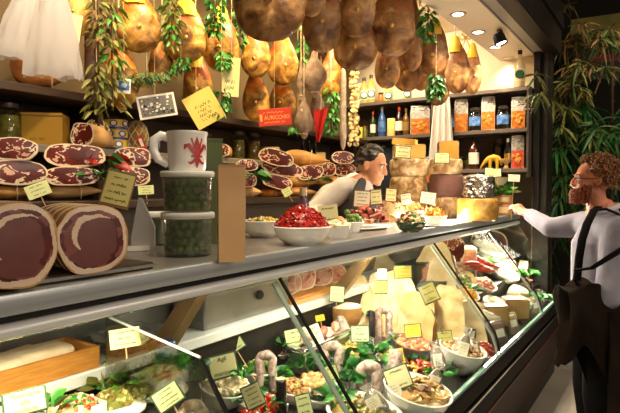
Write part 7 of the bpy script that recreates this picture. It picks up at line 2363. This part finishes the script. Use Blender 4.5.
def frame(o, fx, tilt=0, nod=0):
    """matrix with x along fx (horizontal dir), z up, nodding forward"""
    x = V((fx[0], fx[1], 0)).normalized(); z = V((0, 0, 1)); y = z.cross(x)
    M = Matrix((x, y, z)).transposed().to_4x4(); M.translation = V(o)
    return M @ Matrix.Rotation(radians(nod), 4, 'Y') @ Matrix.Rotation(radians(tilt), 4, 'X')


def rel(t, b):
    Mi = t.matrix_basis.inverted(); b.v = [Mi @ V(v) for v in b.v]; return b


RH = V((RGT.x, RGT.y, 0)).normalized(); FH_ = V((FWD.x, FWD.y, 0)).normalized()

# ---------------- the vendor behind the counter, leaning to the right
wv = 3.45
hc_ = at(372, 167, wv)
Mv = frame(hc_, RH * .88 - FH_ * .47, nod=14, tilt=0) @ Matrix.Scale(.96, 4)
base_v = V((at(300, 230, 3.9).x, at(300, 230, 3.9).y, .12))
vend = thing('person', 'dark-haired vendor in white shirt and dark waistcoat leaning over behind the counter', 'person', base_v)
neck = at(361, 183, wv + .02); chest = at(337, 203, wv + .20); belly = at(318, 225, wv + .34); hip = at(304, 252, wv + .42)
shR, shL = at(344, 188, wv + .0), at(354, 183, wv + .30)
footc = V((hip.x, hip.y + .02, .12))
dx = FH_ * .10
sh = head_shapes(Mv, .96)
sh += [('t', [neck - V((0, 0, .01)), chest, belly, hip], [.075, .135, .14, .14]), ('t', [shR, chest, shL], [.055, .08, .055])]
for sg in (-1, 1):
    hp = hip + dx * sg; kn = V((hp.x, hp.y, .62)) ; ft = V((footc.x, footc.y, .20)) + dx * sg
    sh.append(('t', [hp, kn, ft], [.085, .062, .048])); sh.append(('t', [ft + V((0, 0, -.03)), ft + V((.06, -.14, -.04))], [.045, .035]))
elR = at(311, 214, wv + .02); wrR = at(340, 221, wv - .28)
elL = at(350, 212, wv + .32); wrL = at(378, 214, wv + .12)
sh += [('t', [shR, (shR + elR) / 2, elR], [.052, .045, .040]), ('t', [elR, (elR * .4 + wrR * .6), wrR], [.040, .034, .027]), ('t', [shL, elL], [.052, .040]), ('t', [elL, wrL], [.040, .027])]
fd = (wrR - elR).normalized(); sd_ = fd.cross(V((0, 0, 1))).normalized()
sh += hand(wrR + fd * .01, fd, V((0, 0, 1)), -sd_, 1.0, .35)
fd = (wrL - elL).normalized(); sd_ = fd.cross(V((0, 0, 1))).normalized()
sh += hand(wrL + fd * .01, fd, V((0, 0, 1)), sd_, 1.0, .35)
fuse('body', sh, skin, vend, .0065, 3)
face_parts(vend, Mv, hair_b)
# shirt, waistcoat, trousers
ce = elR * .3 + wrR * .7
fuse('shirt', [('t', [neck + V((-.01, 0, -.04)), chest, belly, hip + V((0, 0, .03))], [.088, .155, .158, .155]), ('t', [shR, chest, shL], [.076, .10, .076]), ('t', [shR, (shR + elR) / 2, elR], [.078, .075, .064]), ('t', [elR, elR * .75 + wrR * .25], [.064, .058]), ('t', [shL, elL], [.074, .060]), ('t', [elL, elL * .5 + wrL * .5], [.06, .048])], shirt_w, vend, .010, 3)
nk = [neck + V((0, 0, .0)) + RH * .01, neck + RH * .055 - FH_ * .02 + V((0, 0, -.035))]
b = B().tube([neck + (RH * cos(a) * .066 + FH_ * sin(a) * .066) + V((0, 0, -.012 - .03 * cos(a))) for a in [i * pi / 10 for i in range(21)]], .016, 8, cap=False)
rel(vend, b).build('collar', shirt_w, vend)
o = fuse('waistcoat', [('t', [at(357, 191, wv + .06), at(358, 208, wv + .06), at(352, 226, wv + .16), hip + RH * .05], [.095, .150, .158, .150]), ('t', [at(362, 182, wv - .075), at(357, 196, wv - .11), at(356, 212, wv - .10)], [.030, .045, .055])], apron_g, vend, .010, 3)
o = fuse('trousers', [('t', [hip + V((0, 0, .05)), hip], [.150, .150])] + [('t', [hip + dx * sg, V((hip.x, hip.y, .62)) + dx * sg, V((footc.x, footc.y, .19)) + dx * sg], [.105, .082, .070]) for sg in (-1, 1)], jeans_d, vend, .012, 2)
# hair: short dark crop swept back
b = B(); rnd = random.Random(4)
hs = []
for i in range(170):
    th = rnd.uniform(0, 1.75); a = rnd.uniform(0, 2 * pi)
    d = V((sin(th) * cos(a), sin(th) * sin(a), cos(th)))
    if d.x > .50 and d.z < .72: continue
    if d.x > -.05 and d.z < .28: continue
    if d.z < -.25: continue
    p = V((-.014 + d.x * .100, d.y * .078, .036 + d.z * .101))
    q = p + V((-.022, rnd.uniform(-.01, .01), .0)) * .9 + d * .010 - V((0, 0, .012 if d.z < .5 else 0))
    hs.append(('t', [p, (p + q) / 2 + d * .006, q], [.009, .010, .006]))
hb_ = [('t', [Mv @ p for p in s_[1]], [x * .96 for x in s_[2]]) for s_ in hs]
hb_.append(('e', Mv @ V((-.026, 0, .052)), (.094, .079, .086), Mv.to_3x3().normalized().to_quaternion()))
fuse('hair', hb_, hair_b, vend, .006, 5)
t = thing('duckboard', 'low wooden duckboard behind the counter', 'platform', (3.0, 2.1, 0)); B().box((0, 0, .05), (2.0, .5, .10)).build('frame', shelf_wood, t)
for k in range(5): B().box((0, -.2 + k * .1, .11), (2.0, .08, .02)).build('slat', wood_light, t)

# ---------------- the shopper on the right
wc_ = 2.75
fdir = (-RH * .97 + FH_ * .22).normalized(); ldir = V((0, 0, 1)).cross(fdir)      # facing, his left (towards the camera)
hd = at(592, 182, wc_ + .03)
Mc = frame(hd, (-RH * .97 + FH_ * .24), nod=-4) @ Matrix.Scale(.90, 4)
hipc = at(604, 306, wc_ + .02)
cust = thing('person', 'curly auburn-haired bearded man in glasses, lilac shirt and black braces reaching over the counter', 'person', V((hipc.x, hipc.y, 0)))
nkc = at(603, 211, wc_ + .03); chc = at(603, 243, wc_ + .02); blc = at(602, 280, wc_ + .02)
shr = chc - ldir * .165 + V((0, 0, .085)) + fdir * .05; shl = chc + ldir * .165 + V((0, 0, .075)) - fdir * .02
elr = at(551, 228, 3.02); wrr = at(527, 213, 3.24)
ell_ = at(608, 297, wc_ - .21); wrl = at(581, 295, wc_ + .0)
print('ARM', (shr - elr).length, (elr - wrr).length, (shl - ell_).length, (ell_ - wrl).length, shr, shl)
sh = head_shapes(Mc, .90)
sh += [('t', [nkc, chc, blc, hipc], [.07, .125, .12, .13]), ('t', [shr, chc + V((0, 0, .07)), shl], [.055, .075, .055])]
sh += [('t', [shr, (shr + elr) / 2, elr], [.052, .046, .040]), ('t', [elr, (elr + wrr) / 2, wrr], [.040, .035, .026]), ('t', [shl, (shl + ell_) / 2, ell_], [.052, .046, .040]), ('t', [ell_, (ell_ + wrl) / 2, wrl], [.040, .035, .026])]
for sg in (-1, 1):
    hp = hipc + ldir * .095 * sg; kn = V((hp.x, hp.y, .50)) + fdir * .03; an = V((hp.x, hp.y, .09)) - fdir * .02
    sh += [('t', [hp, kn, an], [.095, .062, .045]), ('t', [an + V((0, 0, -.035)), an + fdir * .17 + V((0, 0, -.05))], [.048, .036])]
fd = (at(514, 207, 3.36) - wrr).normalized()
sh += hand(wrr, fd, V((0, 0, 1)), ldir, 1.0, .45)
fl = (wrl - ell_).normalized()
sh += hand(wrl, fl, V((0, 0, 1)), -ldir, 1.0, .8)
fuse('body', sh, skin_r, cust, .0065, 3)
face_parts(cust, Mc, beard_r)
fuse('shirt', [('t', [nkc + V((0, 0, -.035)), chc, blc, hipc + V((0, 0, .04))], [.085, .152, .150, .150]), ('t', [shr, chc + V((0, 0, .06)), shl], [.078, .10, .078]), ('t', [shr, (shr + elr) / 2, elr], [.076, .066, .056]), ('t', [elr, elr * .15 + wrr * .85], [.056, .042]),
               ('t', [shl, (shl + ell_) / 2, ell_], [.078, .070, .062]), ('t', [ell_, ell_ * .2 + wrl * .8], [.062, .046])], shirt_l, cust, .010, 3)
b = B().tube([nkc + (RH * cos(a) * .070 + FH_ * sin(a) * .066) + V((0, 0, .012 + .02 * cos(a))) for a in [i * pi / 10 for i in range(21)]], .014, 8, cap=False)
rel(cust, b).build('collar', mat('collar_lilac', 'c9c0c4', rough=.8), cust)
fuse('trousers', [('t', [hipc + V((0, 0, .07)), hipc - V((0, 0, .03))], [.155, .158])] + [('t', [hipc + ldir * .09 * sg, V((hipc.x, hipc.y, .50)) + ldir * .10 * sg + fdir * .03, V((hipc.x, hipc.y, .07)) + ldir * .10 * sg - fdir * .02], [.125, .092, .080]) for sg in (-1, 1)], jeans_d, cust, .012, 2)
for sg in (-1, 1):
    an = V((hipc.x, hipc.y, .0)) + ldir * .10 * sg - fdir * .02
    fuse('shoe', [('t', [an + V((0, 0, .05)) - fdir * .04, an + fdir * .10 + V((0, 0, .045)), an + fdir * .19 + V((0, 0, .035))], [.05, .045, .035])], mat('black_shoe', '151312', rough=.4), cust, .010, 2)


# braces / sling straps
def strap(pts, name='brace', w=.020):
    b = B().tube(pts, w, 8, flat=.35, cap=True)
    return rel(cust, b).build(name, blackrub if name != 'brace' else mat('black_webbing', '0e0d0e', rough=.9, spec=.1), cust)


def on_torso(px, py, extra=.0):
    """point on the near side of the shirt under pixel"""
    return at(px, py, wc_ - .155 - extra)


strap([at(600, 206, wc_ + .02), at(594, 210, wc_ - .10), at(587, 224, wc_ - .135), at(582, 240, wc_ - .15), at(579, 258, wc_ - .14), at(577, 280, wc_ - .12)])
strap([at(594, 210, wc_ - .08), at(606, 209, wc_ - .12), at(618, 214, wc_ - .13), at(630, 230, wc_ - .12)])
strap([at(577, 270, wc_ - .135), at(592, 268, wc_ - .245), at(608, 258, wc_ - .265), at(628, 246, wc_ - .22)])
# hair: mass of curls
b = B(); rnd = random.Random(9)
cs = []
core = ('e', (-.020, 0, .055), (.100, .084, .088))
for i in range(1150):
    th = rnd.uniform(0, 2.3); a = rnd.uniform(0, 2 * pi)
    d = V((sin(th) * cos(a), sin(th) * sin(a), cos(th)))
    if d.x > .50 and d.z < .70: continue
    if d.x > .10 and d.z < .12: continue
    if d.z < -.62: continue
    c = V((-.026 + d.x * .120, d.y * .098, .046 + d.z * .104)) + d * rnd.uniform(-.012, .018)
    u = d.orthogonal().normalized(); w = d.cross(u); ph = rnd.uniform(0, 6.28); rr = rnd.uniform(.005, .009)
    pts = [c + (u * cos(ph + k * .9) + w * sin(ph + k * .9)) * rr + d * (.003 * k - .006) for k in range(7)]
    b.tube([Mc @ p for p in pts], [.003, .0036, .004, .004, .0036, .003, .002], 4)
b.ell((0, 0, 0), (.098, .088, .090), M=Mc @ Matrix.Translation((-.036, 0, .058)), n=24)
# open the face: drop the part of the cap in front of the forehead
rel(cust, b).build('hair', hair_r, cust, fix=False)
b = B()
for i in range(420):
    a = rnd.uniform(-1.5, 1.5); z = rnd.uniform(-.118, -.020)
    q = (z + .02) / -.098
    R = V((.052 + .040 * cos(a) * (1 - .3 * abs(q - .5)), sin(a) * .070 * (1 - .35 * q), 0))
    c = V((.010 + R.x * cos(a) * .98, R.y, z))
    if abs(a) < .50 and z > -.048: continue
    if abs(a) < .95 and z > -.036: continue
    d = V((cos(a), sin(a), -.5)).normalized()
    b.tube([Mc @ c, Mc @ (c + d * .010), Mc @ (c + d * .017 + V((0, 0, -.010)))], [.0065, .006, .003], 5)
rel(cust, b).build('beard', beard_r, cust, fix=False)
# glasses
b = B()
for sy in (1, -1):
    b.tube([V((.098 - .012 * abs(sin(a)), sy * (.033 + .023 * cos(a)), .010 + .018 * sin(a))) for a in [i * pi / 10 for i in range(21)]], .0018, 5, cap=False)
    b.tube([V((.092, sy * .056, .014)), V((.03, sy * .080, .016)), V((-.012, sy * .084, .018))], .0018, 5)
b.tube([V((.100, -.010, .014)), V((.104, 0, .017)), V((.100, .010, .014))], .0018, 5)
b.v = [Mc @ v for v in b.v]
rel(cust, b).build('glasses', mat('glasses_frame', '2a1a12', rough=.3), cust)
# the brown coat over his near forearm
cp = at(590, 297, wc_ - .17)
coat = thing('coat', 'dark brown coat hanging over the forearm of the shopper', 'coat', cp)
b = B(); n, m = 40, 22; vs, fs = [], []
for j in range(m + 1):
    q = j / m
    for i in range(n):
        a = 2 * pi * i / n
        wL = (.125 + .05 * q) ; wT = .055 + .045 * sin(q * pi * .8)
        f = 1 + .30 * noise.noise(V((cos(a) * 2.5, sin(a) * 2.5, q * 2.2))) + .06 * sin(a * 5 + q * 3)
        ax = V((fdir.x, fdir.y, 0)).normalized(); sdv = V((0, 0, 1)).cross(ax)
        vs.append(ax * (cos(a) * wL * f + .02 - .05 * q) + sdv * sin(a) * wT * f * -1 + V((0, 0, .055 - q * (.47 - .17 * cos(a)) + .05 * noise.noise(V((a, q, 4))) - .16 * q * noise.noise(V((cos(a) * 1.5, sin(a) * 1.5, 9))))) + V((0, 0, 0)))
for j in range(m):
    for i in range(n):
        k = (i + 1) % n; fs.append([j * n + i, j * n + k, (j + 1) * n + k, (j + 1) * n + i])
fs.append(list(range(n))[::-1])
b.add(vs, fs).build('cloth', coat_b, coat, smooth=70)
ax = V((fdir.x, fdir.y, 0)).normalized(); sdv = V((0, 0, 1)).cross(ax)
B().tube([ax * -.10 + sdv * .05 + V((0, 0, -.05)), ax * -.13 + sdv * .085 + V((0, 0, -.3)), ax * -.12 + sdv * .08 + V((0, 0, -.74))], [.05, .07, .055], 12).build('sleeve', coat_b, coat)
# bit of wrapped food in his hand
hp_ = wrr + fd * .14 + V((0, 0, .0))
t = thing('paper_wrap', 'small white paper-wrapped bite in the shopper\'s raised hand', 'food', hp_ + V((0, 0, -.004)), 0)
B().box((0, 0, 0), (.06, .035, .022), r=.008, seg=2).build('paper', white_p, t); B().box((.01, 0, .013), (.04, .025, .008), r=.003).build('bite', wood_light, t)

# ================================================================== outside right: plants, sign, boxes
def frond(name, p, n, L, wd, mats, label, seed, spread=1.0, up=.2, droop=.5, stalks=7, group=None, cat='plant', face=None):
    rnd = random.Random(seed); random.seed(seed)
    t = thing(name, label, cat, p, 0, group)
    b = B(); sb_ = B()
    n = int(n * 1.7)
    for k in range(stalks):
        a = rnd.uniform(0, 2 * pi); d = V((cos(a) * spread - .35, sin(a) * spread, rnd.uniform(-.5, 1) * up)).normalized()
        ln = L * rnd.uniform(1.2, 2.2)
        pts = [V((0, 0, 0)) + V((rnd.uniform(-.05, .05), rnd.uniform(-.2, .2), rnd.uniform(-.2, .2)))]
        for j in range(5):
            pts.append(pts[-1] + d * ln / 5); d = (d - V((0, 0, .14))).normalized(); pts[-1].y = min(pts[-1].y, .92 - p.y)
        sb_.tube(pts, [.006, .005, .005, .004, .003, .002], 5)
        for i in range(n):
            q = rnd.uniform(.15, 1) * 5; j = min(4, int(q)); c = pts[j].lerp(pts[j + 1], q - j)
            dd = (pts[j + 1] - pts[j]).normalized() * rnd.uniform(.1, .9) + V((rnd.uniform(-1, 1), rnd.uniform(-1, 1), rnd.uniform(-.8, .5)))
            if p.y + c.y > .90 or 4.75 < p.x + c.x < 5.0 and p.y + c.y > .84: continue
            b.leaf(c, dd, L * rnd.uniform(.6, 1.2), wd * rnd.uniform(.7, 1.2), droop=droop, mi=rnd.randrange(len(mats)), fold=.15)
    b.build('leaves', mats, t, smooth=60, fix=False)
    sb_.build('stalks', stem_m, t)
    return t


for px, py, X, n, L, wd, ms, lab, sd, st in (
        (566, 92, 5.5, 16, .15, .020, (leaf_d, leaf_dry, leaf_c), 'brown-green feathery branch right beside the dark post', 1, 9), (590, 60, 5.5, 20, .16, .018, (leaf_dry, leaf_d), 'dry brownish pine-like garland under the street sign', 2, 10),
        (590, 20, 5.6, 18, .16, .018, (leaf_dry, leaf_dry, leaf_d), 'dry garland at the top right corner', 3, 9), (597, 118, 6.0, 13, .26, .028, (leaf_d, leaf_b), 'fan of long bamboo leaves above the shopper', 4, 10),
        (557, 130, 5.5, 13, .20, .026, (leaf_d, leaf_c), 'bamboo leaves in front of the dark post', 5, 8), (562, 185, 5.5, 14, .24, .028, (leaf_d, leaf_b, leaf_d), 'bright bamboo spray left of the shopper\'s face', 6, 10),
        (600, 160, 5.9, 14, .26, .030, (leaf_b, leaf_d), 'dark bamboo foliage behind the shopper\'s head', 7, 10), (556, 225, 5.6, 12, .24, .030, (leaf_b, leaf_d), 'dark bamboo leaves below the shopper\'s arm', 8, 9),
        (618, 140, 5.6, 12, .24, .030, (leaf_d, leaf_b), 'bamboo leaves at the right edge above the curly hair', 9, 8), (541, 92, 4.62, 12, .13, .018, (leaf_c, leaf_d), 'pale leafy twig hanging over the shelf end', 10, 5), (575, 150, 5.6, 14, .22, .026, (leaf_b, leaf_d), 'low dark foliage between the two bright bamboo sprays', 11, 9)):
    p = atX(px, py, X)
    frond('bamboo_plant' if sd in (4, 5, 6, 7, 8, 9, 11) else 'garland_branch', p, n, L, wd, ms, lab, sd, .9, .4, .5, st, 'plants beside the stall')
# canes that carry the foliage
for px, lab, sd in ((552, 'thin brown cane nearest the dark post', 1), (572, 'thin brown cane between post and shopper', 2), (612, 'brown cane behind the curly-haired shopper', 3)):
    p = atX(px, 200, 5.55 + .1 * sd)
    t = thing('cane', lab, 'cane', V((p.x, p.y, 0)), 0)
    B().tube([(0, 0, 0), (.01, .01, .8), (-.01, 0, 1.6), (0, .02, 2.9)], .014, 8).build('stem', stem_m, t)
    b = B()
    for z in (.4, .8, 1.2, 1.6, 2.0, 2.4): b.lathe([(.015, z - .006), (.018, z), (.015, z + .006)], 10)
    b.build('node', stem_m, t)
# street sign
p = at(606, 46, 5.6); s = mpp(p)
t = thing('shop_sign', 'dark shop sign with an upper panel tinted as if lit yellow and white script, half hidden by garlands', 'sign', p, facing(p))
B().box((0, .02, -12 * s), (64 * s, .04, 42 * s), r=.004).build('lower_panel', mat('sign_black', '1c1b1a', rough=.5), t)
B().box((0, .02, 18 * s), (64 * s, .04, 26 * s), r=.004).build('upper_panel', mat('sign_olive_yellow', '8a8034', '6d6628', scale=6, rough=.6), t, )  # olive yellow paints in the yellow-lit glimmer above the dark board
B().box((2 * s, -.002, -12 * s), (30 * s, .004, 7 * s)).build('red_band', mat('sign_dark_red', '7a2020', rough=.5), t)
text_mesh('TT', 9 * s, mat('sign_pale_text', 'c9c4a8', rough=.6), 'lettering', t, Matrix.Translation((2 * s, -.004, -3 * s)) @ Matrix.Rotation(radians(90), 4, 'X'), align='LEFT')
text_mesh('speci', 8 * s, mat('sign_white_text', 'd8d4c8', rough=.6), 'lettering', t, Matrix.Translation((-12 * s, -.004, -22 * s)) @ Matrix.Rotation(radians(90), 4, 'X'), align='LEFT', shear=.3)
# boxes on the floor beyond the counter
kp = mat('brown_sack', '8a6a48', '6d5238', 'a08058', scale=8, rough=.8)
for px, wd, hh, lab, sd in ((551, 5.0, .55, 'brown paper sack on the floor past the end of the counter, left of two', 1), (561, 5.1, .50, 'brown paper sack on the floor past the counter, right of two', 2)):
    p = at(px, 350, wd)
    p = V((p.x, p.y, 0))
    t = thing('paper_sack', lab, 'sack', p, .4 * sd, 'paper sacks on the floor')
    B().lathe([(.10, 0), (.12, .02), (.11, hh * .5), (.12, hh * .8), (.10, hh), (.09, hh * .98)], 8, wob=.25, seed=sd).build('sack', kp, t, smooth=30); B().tube([(.1 * cos(a), .1 * sin(a), hh) for a in [i * pi / 6 for i in range(13)]], .010, 6).build('rolled_top', kp, t)


# ================================================================== details one level deeper, under the part they sit on
def nest(kid, hosts):
    for o in list(COL.objects):
        if o.name.split('.')[0] != kid or o.parent is None or o.parent.parent is not None: continue
        for h in o.parent.children:
            if h.name.split('.')[0] in hosts and h is not o:
                m = h.matrix_local.inverted() @ o.matrix_local
                o.parent = h; o.matrix_local = m
                break


bpy.context.view_layer.update()
for kid, hosts in (('lettering', ('card', 'board', 'lower_panel')), ('rivet', ('handle',)), ('emblem', ('label', 'can', 'carton')), ('bone', ('body',)), ('string_loop', ('body',)), ('socket_hole', ('socket',)),
                   ('lily_emblem', ('body',)), ('cut_face', ('body', 'rind', 'block')), ('calyx', ('skin',)), ('blue_band', ('can',)), ('net', ('body',)), ('vent_slot', ('fan_housing',)), ('dial', ('fan_housing',)), ('socket', ('fan_housing',)),
                   ('brace', ('shirt',)), ('collar', ('shirt',)), ('picture', ('pouch',)), ('print', ('pouch',)), ('fold', ('pouch',)), ('tie', ('body', 'film')), ('label', ('film', 'glass', 'wrap'))):
    nest(kid, hosts)
